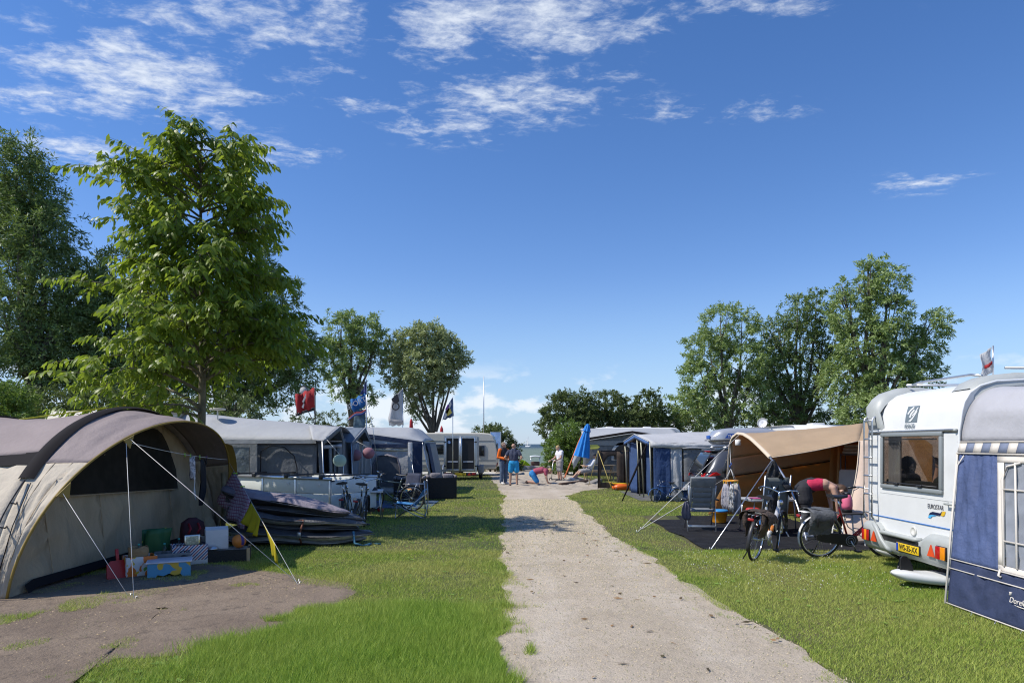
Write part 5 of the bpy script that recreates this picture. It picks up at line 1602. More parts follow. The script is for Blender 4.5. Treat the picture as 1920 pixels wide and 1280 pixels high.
MB().grid([[V(-(33 + 4 * k) / FOC * 21, .08, EYE - ((741 + 7 * i) - HOR) / FOC * 21) for i in range(6)] for k in range(2)]).build('black_edge', FBK, r_, thick=.003)
wm = [(-15, 738), (-19, 746), (-22, 753), (-18, 758), (-20, 766), (-23, 763), (-17, 752), (-15, 746)]
MB().prism([V(a / FOC * 21, -.12, EYE - (b_ - HOR) / FOC * 21) for (a, b_) in wm], (0, -.006, 0)).build('white_emblem', FW, r_)
r_ = thing('banner', 'dark teardrop banner with a round white head behind the red flag', 'banner', V(P(590, 0, 23).x, 23, 0))
MB().tube([(0, 0, 0), (0, 0, EYE - (795 - HOR) / FOC * 23), P(565, 745, 23) - V(P(590, 0, 23).x, 23, 0)], .015, 6).build('pole', FBK, r_)
q0 = V(P(590, 0, 23).x, 23, 0)
MB().prism([P(x_, y_, 23) - q0 for (x_, y_) in ((592, 795), (588, 770), (580, 760), (566, 740), (562, 730), (565, 722), (573, 723), (580, 732), (590, 760))], (0, .01, 0)).build('cloth', M('slate_flag', (.10, .11, .12), .8, var=.2, vs=4, trans=.2), r_)
MB().lathe([(.12, 0), (.12, .008)], P(569, 732, 23) - q0 + V(0, -.02, 0), 22, (0, 1, 0)).build('round_print', FW, r_)
r_ = flag('blue flag with white lettering flying below a tall indigo banner', 687, 707, 800, 24.0, FB, [(0, 30, 736, 14), (0, 29, 752, 14), (0, 24, 760, 14)], marks=[('flag_text', 'SPORT', 670, 756, .24, FW, R(26))])
MB().grid([[V((-13 * (i / 6) * (k / 5)) / FOC * 24, .05 * sin(i + k), EYE - (709 + 28 * k / 5 + 4 * i / 6 - HOR) / FOC * 24) for i in range(7)] for k in range(6)]).build('upper_banner', FI, r_, thick=.003)
MB().grid([[V((-2 - 22 * (i / 6)) / FOC * 24, .05 * sin(i + k), EYE - (768 + 34 * k / 5 - HOR) / FOC * 24) for i in range(7)] for k in range(6)]).build('lower_banner', FT, r_, thick=.003)
for k, mt in enumerate((FR, FW, M('ribbon_blue', (.03, .06, .35), .7, trans=.2))):
    MB().tube([V((-i * 4.2) / FOC * 24, -.1, EYE - (768 + k * 1.6 + i * 1.8 + 2 * sin(i) - HOR) / FOC * 24) for i in range(9)], [.03] * 6 + [.02, .015, .005], 6).build('ribbon', mt, r_)
MB().tube([V(0, 0, EYE - (755 - HOR) / FOC * 24), V(12 / FOC * 24, 0, EYE - (800 - HOR) / FOC * 24), V(.5, 0, 0)], .012, 6).build('stay', ALU, r_)
r_ = flag('white flag with a black emblem on a thin pole beside the silvery willow', 755, 727, 800, 27.0, FW, [(0, 1, 729, 2), (1, 13, 740, 3), (0, 22, 752, 3), (0, 24, 765, 4), (-1, 28, 780, 4), (-2, 26, 797, 1)])
MB().prism([P(x_, y_, 27) - Vector(r_.location) + V(0, -.13, 0) for (x_, y_) in ((735, 748), (746, 738), (750, 752), (744, 757), (736, 752))], (0, -.006, 0)).build('black_emblem', FBK, r_)
MB().ring(P(743, 762, 27) - Vector(r_.location) + V(0, -.13, 0), (0, 1, 0), .13, .025, 20, 5).build('black_ring', FBK, r_)
MB().grid([[P(731 + 26 * i / 8, 785 + 7 * k + .4 * i, 27) - Vector(r_.location) + V(0, -.13 + .02 * sin(i), 0) for i in range(9)] for k in range(2)]).build('grey_band', M('grey_flag_band', (.33, .33, .34), .8, trans=.3), r_, thick=.003)
FYB = M('blue_side_flag', (.12, .20, .42), .8, var=.2, vs=4, trans=.35)
r_ = flag('small white yellow and blue flag above the black door trailer', 849, 742, 820, 33.0, FYB, [(0, 1, 745, 2), (-1, 12, 756, 8), (-1, 18, 768, 12), (-2, 20, 780, 8)])
for (mt, pts) in ((FW, ((846, 752), (838, 768), (832, 786), (836, 784), (842, 770), (847, 758))), (M('yellow_flag', (.6, .52, .12), .8, trans=.3), ((842, 764), (836, 772), (840, 780), (848, 774), (845, 767))), (M('purple_flag', (.22, .05, .4), .8, trans=.3), ((840, 758), (835, 768), (838, 769), (843, 761)))):
    MB().prism([P(x_, y_, 33) - Vector(r_.location) + V(0, -.13, 0) for (x_, y_) in pts], (0, -.008, 0)).build('printed_patch', mt, r_)
x = P(907, 0, 44).x
tag(MB().tube([(x, 44, 0), (x, 44, 3.6), (x, 44, EYE - (705 - HOR) / FOC * 44)], [.04, .035, .02], 8).build('mast', ALU, origin=(x, 44, 0)), 'bare thin mast standing beyond the cream caravan', 'mast')
for k, (px, py, w_, lb) in enumerate(((771, 784, 4, 'folded red parasol tip beside the white flag'), (828, 798, 3, 'folded red parasol tip above the cream caravan roof'))):
    q = V(P(px, 0, 45).x, 45, 0); zt = P(px, py, 45).z
    r_ = thing('folded_parasol', lb, 'parasol', q)
    MB().lathe([(.02, zt - .9), (.14, zt - .85), (.10, zt - .2), (.02, zt)], n=10).build('cloth', M('red_parasol', (.38, .02, .03), .8), r_)
    MB().tube([(0, 0, 0), (0, 0, zt - .86)], .022, 6).build('pole', ALU, r_)
# tv aerial dish on the slate awning's caravan roof
for (px, py, d, lb, c_) in ((408, 777, 18.2, 'flat cream antenna disc on a short stem above the slate awning', CREAM),):
    q = P(px, 790, d) + V(0, 0, .16)
    r_ = thing('antenna', lb, 'antenna', q - V(0, 0, .0))
    MB().tube([(0, 0, -.15), (0, 0, .15)], .02, 8).build('stem', WHITE, r_)
    MB().lathe([(.05, .14), (.20, .15), (.21, .175), (.19, .19), (0, .195)], n=22).build('disc', c_, r_)
# paper lanterns
def lantern(label, px, py, d, r, mat, top):
    q = P(px, py, d)
    r_ = thing('paper_lantern', label, 'lantern', q, group='paper lanterns hung from the awnings')
    rows = []
    for k in range(15):
        t_ = PI * k / 14
        rr_ = r * sin(t_) * (1 + (.012 if k % 2 else -.012)) + .012
        rows.append([(rr_ * cos(a_), rr_ * sin(a_), r * cos(t_)) for a_ in [i * PI / 10 for i in range(20)]])
    MB().grid(rows, closed=True).build('paper', mat, r_)
    MB().tube([(0, 0, r), Vector(top) - q], .004, 5).build('string', ROPE, r_)
PAPM = M('mint_paper', (.52, .64, .54), .8, trans=.35); PAPP = M('rose_paper', (.42, .22, .26), .8, trans=.35)
lantern('pale mint paper lantern hanging at the corner of the slate awning', 637, 863, 16.2, .145, PAPM, V(-4.65, 17.0, 1.95))
lantern('rose paper lantern hanging nearest the light grey awning', 691, 849, 20.0, .165, PAPP, V(-4.65, 20.3, 1.9))
lantern('rose paper lantern hanging inside the blue grey hood', 667, 853, 20.6, .17, PAPP, V(-4.7, 20.9, 2.0))
# ================================================================== right side: white caravan with ladder
XR, YF, YN = 5.36, 10.2, 8.15                 # rear face of the caravan stands square to the path
C0 = V(XR, (YF + YN) / 2, 0)
kn = thing('caravan', 'white caravan with rear ladder and yellow number plate nearest the camera', 'caravan', C0)
KW = M('white_caravan_skin', (.72, .73, .72), .34, var=.03, vs=2.5, dirt=.10, bump=.03, bs=60)
KG = M('caravan_grey_plastic', (.40, .42, .405), .45, var=.06, vs=3, dirt=.15)
KF = M('window_frame_grey', (.24, .265, .27), .4)
DK = M('interior_shade', (.06, .055, .05), .8)
INT = M('interior_beige', (.42, .31, .21), .8, var=.05, vs=2)
def kp(x, y, z):
    """outwards from rear face, metres along the rear from its far corner, height"""
    return V(XR - x, YF - y, z)
LX = 5.0
W_ = YF - YN
prof = [(0.0, .55), (0.012, .9), (.02, 1.1), (.018, 1.2)]
prof_top = [(.018, 1.95), (-.0, 2.06), (-.015, 2.18), (-.045, 2.30), (-.11, 2.41), (-.23, 2.495), (-.42, 2.55), (-.9, 2.575)]
def kwall(pr, y0, y1, name='rear_panel'):
    MB().grid([[kp(x, y0 + (y1 - y0) * j / 6, z) for j in range(7)] for (x, z) in pr]).build(name, KW, kn, C0)
wy0, wy1, wz0, wz1 = YF - 9.79, YF - 8.50, 1.23, 1.90
kwall(prof + [(.018, wz0)], 0, W_, 'lower_rear')
kwall([(.018, wz0), (.018, wz1)], 0, wy0, 'rear_pillar')
kwall([(.018, wz0), (.018, wz1)], wy1, W_, 'rear_pillar')
kwall([(.018, wz1)] + prof_top, 0, W_, 'upper_rear')
full = prof + prof_top
pts = [kp(x, W_, z) for (x, z) in full] + [kp(-LX, W_, 2.575), kp(-LX, W_, .45), kp(0, W_, .45)]
MB().prism(pts, (0, .012, 0)).build('near_side', KW, kn, C0)
# far side has a window of its own, so one looks right through the corner of the caravan
pts = [kp(x, 0, z) for (x, z) in full if z <= 1.2] + [kp(-.12, 0, 1.2), kp(-.12, 0, 1.92)] + [kp(x, 0, z) for (x, z) in full if z >= 1.93] + [kp(-LX, 0, 2.575), kp(-LX, 0, 1.92), kp(-1.75, 0, 1.92), kp(-1.75, 0, 1.15), kp(-.12, 0, 1.15), kp(-.12, 0, .45), kp(0, 0, .45)]
for (q0, q1) in (((.0, .45), (-.12, 2.0)), ((-.12, .45), (-1.75, 1.15)), ((-.12, 1.92), (-1.75, 2.46)), ((-1.75, .45), (-LX, 2.46))):
    MB().box(kp(q0[0], 0, q0[1]), kp(q1[0], .015, q1[1])).build('far_side', KW, kn, C0)
MB().prism([kp(x, 0, z) for (x, z) in full if z >= 1.95] + [kp(-LX, 0, 2.575), kp(-LX, 0, 2.46), kp(-.12, 0, 2.46), kp(-.12, 0, 2.0)], (0, -.015, 0)).build('far_side', KW, kn, C0)
MB().box(kp(-.12, .004, 1.15), kp(-1.75, .010, 1.92)).build('side_window_pane', glass('acrylic_pane', (.80, .78, .75), .08, .03), kn, C0)
for (q0, q1) in (((-.10, 1.12), (-1.77, 1.149)), ((-.10, 1.921), (-1.77, 1.95)), ((-.09, 1.15), (-.119, 1.92)), ((-1.751, 1.15), (-1.78, 1.92))):
    MB().box(kp(q0[0], -.012, q0[1]), kp(q1[0], .03, q1[1])).build('side_window_frame', KF, kn, C0)
MB().grid([[kp(-.9 - (LX - .9) * i / 6, W_ * j / 6, 2.575 + .02 * sin(PI * j / 6)) for j in range(7)] for i in range(7)]).build('roof', KW, kn, C0)
MB().box(kp(-LX, 0, .45), kp(-LX - .02, W_, 2.57)).build('front_panel', KW, kn, C0)
MB().box(kp(-.02, .01, .42), kp(-LX, W_ - .01, .46)).build('floor', BLACKP, kn, C0)
for yy_ in (.12, W_ - .12):
    MB().ring(kp(-2.4, yy_, .30), (0, 1, 0), .22, .085, 22, 8).build('wheel', RUBBER, kn, C0)
# corner trims (rounded edge following the roof curve)
for yy_, nm in ((-.004, 'corner_trim'), (W_ + .004, 'corner_trim')):
    MB().tube([kp(x + .004, yy_, z) for (x, z) in full] + [kp(-2.5, yy_, 2.58)], .013, 8).build(nm, M('white_trim', (.74, .75, .75), .3), kn, C0)
# horizontal rail above the window and crease line
MB().box(kp(.02, .02, 1.955), kp(.045, W_ - .04, 1.985), .006).build('rear_rail', STEEL, kn, C0)
MB().box(kp(.022, .02, 1.944), kp(.032, W_ - .04, 1.951)).build('rear_rail_groove', SLEEVE, kn, C0)
MB().tube([kp(W_ and .05, W_ - .06, 1.97), kp(.03, W_ - .03, 1.965)], .02, 8).build('rail_end', KG, kn, C0)
MB().box(kp(.020, .30, 1.098), kp(.0235, W_ - .01, 1.104)).build('panel_crease', M('crease_grey', (.5, .51, .5), .5), kn, C0)
MB().box(kp(.006, .02, .752), kp(.0165, W_ - .005, .764)).build('blue_stripe', M('stripe_blue', (.03, .16, .48), .4), kn, C0)
# window: frame of four bars, tinted pane, interior with curtain
fr = MB()
fo = .055
wf = None
for (a, b_) in (((wy0 - fo, wz0 - fo), (wy1 + fo, wz0)), ((wy0 - fo, wz1), (wy1 + fo, wz1 + fo)), ((wy0 - fo, wz0 + .001), (wy0, wz1 - .001)), ((wy1, wz0 + .001), (wy1 + fo, wz1 - .001))):
    o_ = MB().box(kp(.02, a[0], a[1]), kp(.055, b_[0], b_[1]), .012).build('window_frame', KF, kn, C0)
MB().box(kp(.034, wy0 + .001, wz0 + .001), kp(.040, wy1 - .001, wz1 - .001)).build('window_pane', glass('acrylic_pane', (.80, .78, .75), .08, .03), kn, C0)
MB().tube([kp(.046, wy0 + .04, wz0 + .03), kp(.046, wy1 - .04, wz0 + .03)], .010, 6).build('pane_edge', BLACKP, kn, C0)
for t_ in (.28, .70):
    MB().box(kp(.04, wy0 + t_ * (wy1 - wy0) - .05, wz0 + .005), kp(.075, wy0 + t_ * (wy1 - wy0) + .05, wz0 + .04), .008).build('window_catch', BLACKP, kn, C0)
MB().box(kp(.041, wy0 + .05, wz1 - .045), kp(.047, wy1 - .05, wz1 - .028)).build('blind_edge', BLACKP, kn, C0)
# inside: curtain, dark cupboard, beige upholstery wall
MB().grid([[kp(-.06 + .02 * sin(j * 1.6), wy0 - .02 + .30 * j / 16, wz0 - .05 + (wz1 - wz0 + .1) * i / 6) for j in range(17)] for i in range(7)]).build('curtain', M('grey_curtain', (.42, .42, .43), .9, trans=.2), kn, C0)
MB().box(kp(-.12, wy0 - .2, .9), kp(-.30, wy1 + .2, wz0 + .06)).build('seat_back', M('dark_upholstery', (.03, .032, .03), .9, var=.2, vs=6), kn, C0)
# emblem and lettering
LOGO = M('logo_grey', (.16, .20, .225), .5); LOGW = M('logo_white', (.72, .73, .72), .4)
def on_top(y, z):
    zs = [q[1] for q in full]; xs_ = [q[0] for q in full]
    return kp(float(np.interp(z, zs, xs_)) + .006, y, z)
yl = YF - 5.36 * 1280 / (1697 - 960) ; yr = YF - 5.36 * 1280 / (1719 - 960)
g_ = [[on_top(yl + (yr - yl) * j / 6, 2.09 + .22 * i / 6) for j in range(7)] for i in range(7)]
MB().grid(g_).build('emblem', LOGO, kn, C0)
for k, pts in enumerate(([(.12, .55), (.30, .80), (.55, .97), (.62, .88), (.38, .70), (.22, .48)], [(.32, .30), (.40, .58), (.62, .80), (.70, .70), (.50, .48), (.46, .28)], [(.30, .06), (.60, .30), (.80, .62), (.95, .72), (.88, .52), (.66, .20), (.50, .04)], [(.50, .40), (.72, .60), (.86, .86), (.98, .90), (.82, .60), (.60, .38)])):
    MB().face([on_top(yl + (yr - yl) * a, 2.09 + .22 * b_) + V(-.004, 0, .001) for (a, b_) in pts]).build('emblem_bird', LOGW, kn, C0)
ang = atan2(.018, .12)
text('maker_name', 'KNAUS', .072, LOGO, kn, frame4(on_top((yl + yr) / 2, 2.04) - C0 + V(-.012, 0, 0), (0, -1, 0), (0.12, 0, 1)), .001, bold=.0025, sx=.95)
ye = YF - 5.36 * 1280 / (1757 - 960)
text('model_name', 'EUROSTAR', .082, M('lettering_grey', (.10, .10, .11), .5), kn, frame4(kp(.022, ye, 1.005) - C0, (0, -1, 0), (0, 0, 1)), .001, sx=.8)
for (mt, pts) in ((M('swoosh_navy', (.01, .015, .06), .4), [(-.16, .865), (-.13, .91), (-.07, .93), (.08, .925), (.12, .955), (.10, .905), (.06, .89), (-.07, .895), (-.13, .885)]),
                  (M('swoosh_blue', (.08, .42, .75), .4), [(-.17, .845), (-.14, .882), (-.08, .889), (.02, .885), (-.07, .872), (-.10, .862), (-.11, .842)]),
                  (M('swoosh_amber', (.72, .45, .03), .4), [(.09, .90), (.13, .955), (.19, .955), (.165, .905), (.13, .89)])):
    MB().face([kp(.019, ye + a + .01, z_ + .012) for (a, z_) in pts]).build('swoosh', mt, kn, C0)
# ladder
y1_, y2_ = .02, .245
for yy_ in (y1_, y2_):
    MB().tube([kp(.02, yy_, 2.22), kp(.10, yy_, 2.17), kp(.11, yy_, 2.10), kp(.11, yy_, .74), kp(.06, yy_, .68)], .016, 8).build('ladder_rail', ALU, kn, C0)
for k in range(6):
    zz = .80 + .268 * k
    MB().tube([kp(.11, y1_, zz), kp(.11, y2_, zz)], .013, 8).build('ladder_rung', ALU, kn, C0)
# roof caps and cross bars
def cap(y0, y1, nm):
    rows = []
    for (x, z, gr) in ((.03, 2.03, .0), (.055, 2.14, .02), (.07, 2.36, .03), (.0, 2.46, .05), (-.10, 2.54, .07), (-.34, 2.62, .06), (-.60, 2.63, .04), (-.95, 2.585, .0)):
        t0 = y0; t1 = y1 - (.09 if z > 2.3 else 0)
        rows.append([kp(x - .05, t0 - .025, z - .10), kp(x - .01, t0 - .02, z - .02), kp(x, t0 + .03, z), kp(x, t1 - .08, z), kp(x - .03, t1, z - .05), kp(x - .05, t1 + .03, z - .11)])
    MB().grid(rows).build(nm, KG, kn, C0)
cap(.0, .36, 'roof_cap')
rows = []
for (x, z) in ((-.16, 2.47), (-.24, 2.56), (-.40, 2.63), (-.7, 2.66), (-1.4, 2.66), (-2.2, 2.60)):
    rows.append([kp(x, W_ - .55, z - .10), kp(x, W_ - .40, z - .01), kp(x, W_ - .08, z), kp(x, W_ + .0, z - .08), kp(x, W_ + .02, z - .16)])
MB().grid(rows).build('roof_cap', KG, kn, C0)
for (x, z) in ((-.42, 2.66),):
    MB().tube([kp(x, .25, z - .03), kp(x, .5, z + .01), kp(x, W_ - .45, z + .01), kp(x, W_ - .25, z - .02)], .017, 8).build('roof_bar', ALU, kn, C0)
MB().tube([kp(-.5, .06, 2.67), kp(-4.2, .06, 2.69)], .017, 8).build('roof_rail', ALU, kn, C0)
MB().tube([kp(-.6, W_ - .1, 2.72), kp(-4.2, W_ - .1, 2.72)], .017, 8).build('roof_rail', ALU, kn, C0)
# bumper: central trough with plate, raised pods at both ends
def bump_row(y, top, out):
    return [kp(-.01, y, top), kp(out * .45, y, top - .005), kp(out * .9, y, top - .04), kp(out, y, top - .10), kp(out * .98, y, .40), kp(out * .75, y, .33), kp(out * .35, y, .27), kp(-.05, y, .25)]
stations = [(-.03, .655, .06), (.0, .665, .11), (.04, .67, .13), (.24, .67, .13), (.30, .66, .13), (.36, .62, .12), (.42, .575, .105), (.50, .565, .10), (1.00, .565, .10), (1.34, .565, .10), (1.42, .58, .105), (1.48, .63, .12), (1.55, .665, .13), (1.65, .67, .13), (1.98, .67, .13), (2.03, .665, .11), (2.07, .655, .06)]
MB().grid([bump_row(y, t_, o_) for (y, t_, o_) in stations]).build('bumper', KG, kn, C0)
MB().tube([kp(.115, .30, .655), kp(.125, .40, .59), kp(.12, .52, .45), kp(.105, .64, .345), kp(.06, .68, .30)], .03, 8).build('bumper_rib', KG, kn, C0)
MB().tube([kp(.05, .44, .558), kp(.115, .50, .555), kp(.115, 1.30, .555), kp(.05, 1.36, .558)], .028, 8).build('bumper_lip', KG, kn, C0)
MB().box(kp(.10, .50, .45), kp(.104, 1.36, .525)).build('plate_recess', BLACKP, kn, C0)
TR = M('lens_red', (.45, .01, .012), .15, coat=.6); TA = M('lens_amber', (.85, .28, .01), .15, coat=.6)
def lamp(y0, y1, order):
    base = MB().box(kp(.12, y0, .385), kp(.140, y1, .555), .006).build('tail_light', BLACKP, kn, C0)
    n_ = len(order)
    for k, mt in enumerate(order):
        a = y0 + .006 + (y1 - y0 - .012) * k / n_
        MB().box(kp(.140, a, .392), kp(.155, a + (y1 - y0 - .012) / n_ - .003, .548), .004).build('lens', mt, base, C0)
lamp(.03, .235, (TR, TA, TR)) ; lamp(W_ - .26, W_ - .06, (TR, TA))
for y0 in (.27, W_ - .43):
    MB().prism([kp(.132, y0, .40), kp(.132, y0 + .14, .40), kp(.132, y0 + .07, .545)], (-.014, 0, 0)).build('reflector_triangle', M('triangle_orange_red', (.70, .08, .02), .25), kn, C0)
yp0, yp1 = YF - 9.30, YF - 8.79
pl = MB().box(kp(.105, yp0 - .015, .345), kp(.120, yp1 + .015, .485), .006).build('number_plate', BLACKP, kn, C0)
MB().box(kp(.1205, yp0, .36), kp(.127, yp1, .47), .003).build('plate_face', M('plate_yellow', (.75, .50, .02), .4), pl, C0)
MB().box(kp(.1275, yp0 + .004, .363), kp(.129, yp0 + .05, .467)).build('plate_band', M('plate_blue', (.01, .05, .40), .4), pl, C0)
t_ = text('plate_text', 'WS-35-XX', .105, BLKD, pl, frame4(kp(.1285, (yp0 + .05 + yp1) / 2, .415) - C0, (0, -1, 0), (0, 0, 1)), .001, bold=.002, sx=.86)
yq = YF - 5.36 * 1280 / (1714 - 960)
MB().lathe([(.065, 0), (.065, .010), (.045, .014), (.04, .006), (0, .006)], kp(.005, yq, .64), 24, (-1, 0, 0)).build('socket_cover', M('ivory_plastic', (.62, .61, .56), .4), kn, C0)
MB().tube([kp(.02, W_ - .20, 1.075), kp(.07, W_ - .20, 1.07), kp(.07, W_ - .02, 1.07), kp(.02, W_ - .02, 1.075)], .014, 8).build('grab_handle', KG, kn, C0)
for yy_ in (.35, 1.45):
    MB().tube([kp(.0, yy_, .30), kp(-.35, yy_ + .1, .06)], .025, 6).build('steady_leg', BLACKP, kn, C0)
    MB().tube([kp(-.30, yy_ - .02, .30), kp(-.02, yy_ + .32, .02)], .02, 6).build('steady_leg', BLACKP, kn, C0)
    MB().box(kp(.04, yy_ + .24, .0), kp(-.08, yy_ + .38, .03)).build('steady_foot', BLACKP, kn, C0)
# flag on the caravan roof
q = P(1826, 0, 10.0); q = V(q.x, 9.6, 2.66)
r_ = thing('flag', 'small white and red flag drooping on the roof of the white caravan', 'flag', q)
MB().tube([(0, 0, 0), (0.0, 0, .52)], .010, 6).build('pole', ALU, r_)
MB().grid([[(-(.02 + .15 * i / 8) * (1 - .3 * k / 6 * 0) , .03 * sin(i + k), .50 - .36 * k / 6 - .10 * i / 8) for i in range(9)] for k in range(7)]).build('cloth', FW, r_, thick=.003)
MB().grid([[(-.04 - .09 * i / 4, .03 * sin(i * 2) - .04, .30 - .05 * k - .06 * i / 4) for i in range(5)] for k in range(2)]).build('red_stripe', FR, r_, thick=.003)
# two people inside behind the window: see people section

# ---------------------------------------------------------------- blue awning on the near side
BLU = M('royal_blue_cloth', (.062, .092, .20), .75, var=.14, vs=2.5, bump=.5, bs=5, trans=.04)
BLU2 = M('navy_skirt_cloth', (.024, .036, .085), .75, var=.12, vs=2.5, bump=.3, bs=5)
GRW = M('grey_awning_end', (.43, .43, .455), .7, var=.06, vs=1.5, bump=.25, bs=4, trans=.08)
CRM = M('cream_band', (.66, .61, .54), .8, var=.05, vs=3)
OB = V(5.2, 6.8, 0)
aw = thing('awning', 'blue awning with a large net window standing against the white caravan', 'awning', OB)
YB = 4.6                                       # runs out of the picture towards the camera
def bw(y, z):
    """side wall facing the path: leans outwards towards the ground; far edge follows the caravan corner"""
    x = 4.86 + .50 * max(0.0, z) / 1.82
    return V(x, y + .0, z)
def far_edge(z):
    return 7.62 + (8.16 - 7.62) * z / 1.82
def bsurf(y0f, y1, z0, z1, off=0.0):
    return lambda u, v: bw((lambda z: (y0f(z) if callable(y0f) else y0f) * (1 - u) + (y1(z) if callable(y1) else y1) * u)(z0 + (z1 - z0) * v), z0 + (z1 - z0) * v) + V(-off, 0, 0)
wl = lambda z: far_edge(z) - .62 - .10 * (1.82 - z)
MB().grid(surf(bsurf(far_edge, wl, .50, 1.70), 24, 30, .06, 4, 101, (1.6, .5))).build('blue_panel', BLU, aw, OB, thick=.004)
MB().grid(surf(bsurf(far_edge, YB, .02, .50), 70, 12, .05, 4, 102, (4, .5))).build('skirt', BLU2, aw, OB, thick=.004)
MB().grid(surf(bsurf(wl, YB, .50, .56), 20, 3, .01, 3, 103)).build('window_sill_band', CRM, aw, OB, thick=.004)
MB().grid(surf(bsurf(wl, YB, 1.60, 1.70), 20, 3, .01, 3, 103)).build('window_head_band', CRM, aw, OB, thick=.004)
MB().grid(surf(bsurf(wl, lambda z: wl(z) - .10, .56, 1.60), 4, 10, .01, 3, 104)).build('window_side_band', CRM, aw, OB, thick=.004)
MB().grid(surf(bsurf(lambda z: wl(z) - .10, YB, .56, 1.60, -.01), 30, 12, .03, 4, 105)).build('net_window', mesh_cloth('net_curtain', (.30, .32, .36), .72), aw, OB)
MB().grid(surf(lambda u, v: bw(7.0 + (YB - 7.0) * u, .5 + 1.2 * v) + V(.32 + .05 * sin(u * 30), 0, 0), 50, 4)).build('inner_curtain', M('patterned_curtain', (.20, .22, .26), .9, var=.6, vs=14), aw, OB, thick=.003)
for z in (.80, 1.32):
    MB().tube([bw(wl(z) - .1, z) + V(-.012, 0, 0), bw(YB, z) + V(-.012, 0, 0)], .011, 6).build('glazing_bar', CRM, aw, OB)
for k in range(4):
    MB().tube([bw(wl(.56) - .28 - .36 * k, .56) + V(-.013, 0, 0), bw(wl(1.6) - .28 - .36 * k, 1.60) + V(-.013, 0, 0)], .011, 6).build('glazing_bar', CRM, aw, OB)
MB().tube([bw(wl(.56) - .1, .56) + V(-.013, 0, 0), bw(wl(1.45) - .1, 1.42) + V(-.013, 0, 0), bw(wl(1.6) - .18, 1.56) + V(-.013, 0, 0), bw(wl(1.6) - .35, 1.60) + V(-.013, 0, 0)], .013, 6).build('window_piping', CRM, aw, OB)
# striped valance
n_ = 26
for k in range(n_):
    ya, yb = far_edge(1.75) - k * .135, far_edge(1.75) - (k + 1) * .135 + .003
    if yb < YB: break
    MB().grid([[bw(ya + (yb - ya) * i / 2, 1.705 + .105 * j) + V(-.018, 0, 0) for i in range(3)] for j in range(2)]).build('valance_stripe', CRM if k % 2 == 0 else M('valance_blue', (.17, .20, .28), .8), aw, OB, thick=.004)
MB().tube([bw(far_edge(1.82) + .01, 1.825) + V(-.02, 0, 0), bw(YB, 1.825) + V(-.02, 0, 0)], .009, 6).build('valance_piping', CRM, aw, OB)
MB().tube([bw(far_edge(1.7) + .01, 1.69) + V(-.02, 0, 0), bw(YB, 1.69) + V(-.02, 0, 0)], .009, 6).build('valance_piping', CRM, aw, OB)
# grey end above: rises from the valance to the caravan roof line
def gend(u, v):
    y = far_edge(1.82) + (YB - far_edge(1.82)) * u
    zt = 2.47 - .30 * max(0, u - .05)
    a = PI / 2 * v
    x = 5.36 + (.42 * (1 - cos(a)))
    z = 1.82 + (zt - 1.82) * sin(a)
    return V(x, y, z)
MB().grid(surf(gend, 24, 14, .04, 3, 106)).build('grey_end', GRW, aw, OB, thick=.004)
MB().grid(surf(lambda u, v: V(5.78 + 3.5 * v, far_edge(1.82) + (YB - far_edge(1.82)) * u, 2.47 - .30 * max(0, u - .05) + .01 * v), 12, 12, .03, 3, 107)).build('roof', GRW, aw, OB, thick=.004)
MB().tube([gend(0, v / 10) + V(-.012, .01, 0) for v in range(11)], .009, 8).build('keder_edge', KG, aw, OB)
# dark pole line at the far edge, white piping, straps
MB().tube([bw(far_edge(0) + .03, .02) + V(-.01, 0, 0), bw(far_edge(1.7) + .02, 1.7) + V(-.01, 0, 0)], .013, 6).build('edge_piping', CRM, aw, OB)
MB().tube([bw(far_edge(.0) + .01, .02) + V(-.022, 0, 0), bw(far_edge(1.0) + .0, 1.0) + V(-.022, 0, 0), bw(far_edge(1.55) - .02, 1.55) + V(-.022, 0, 0), bw(far_edge(1.68) - .12, 1.665) + V(-.022, 0, 0)], .008, 6).build('zip_line', CRM, aw, OB)
for z in (.50, .40, .03):
    MB().tube([bw(far_edge(z), z) + V(-.014, 0, 0), bw(YB, z) + V(-.014, 0, 0)], .007, 6).build('skirt_piping', CRM, aw, OB)
MB().tube([bw(wl(.5) - .05, .52) + V(-.02, 0, 0), bw(wl(.5) - .06, .46) + V(-.03, 0, 0), bw(wl(.5) - .09, .45) + V(-.02, 0, 0)], .012, 6).build('zip_pull', CRM, aw, OB)
for yv in (7.2, 6.85, 6.5):
    MB().tube([bw(yv, .03) + V(-.01, 0, 0), bw(yv - .03, .0) + V(-.05, 0, -.02)], .008, 5).build('ground_strap', STEEL, aw, OB)
yv = 6.60
MB().tube([bw(yv + .10, .235) + V(-.02, 0, 0), bw(yv, .225) + V(-.02, 0, 0), bw(yv - .12, .225) + V(-.02, 0, 0)], .006, 5).build('script_underline', CRM, aw, OB)
tx = text('skirt_script', 'Dorelett', .075, CRM, aw, frame4(bw(yv - .03, .275) - OB + V(-.05, 0, 0), (0, -1, 0), (.26, 0, 1)), .002)
MB().lathe([(.018, 0), (.012, .02), (.016, .03)], bw(yv + .14, .31) + V(-.02, 0, 0), 8).build('script_crown', CRM, aw, OB)

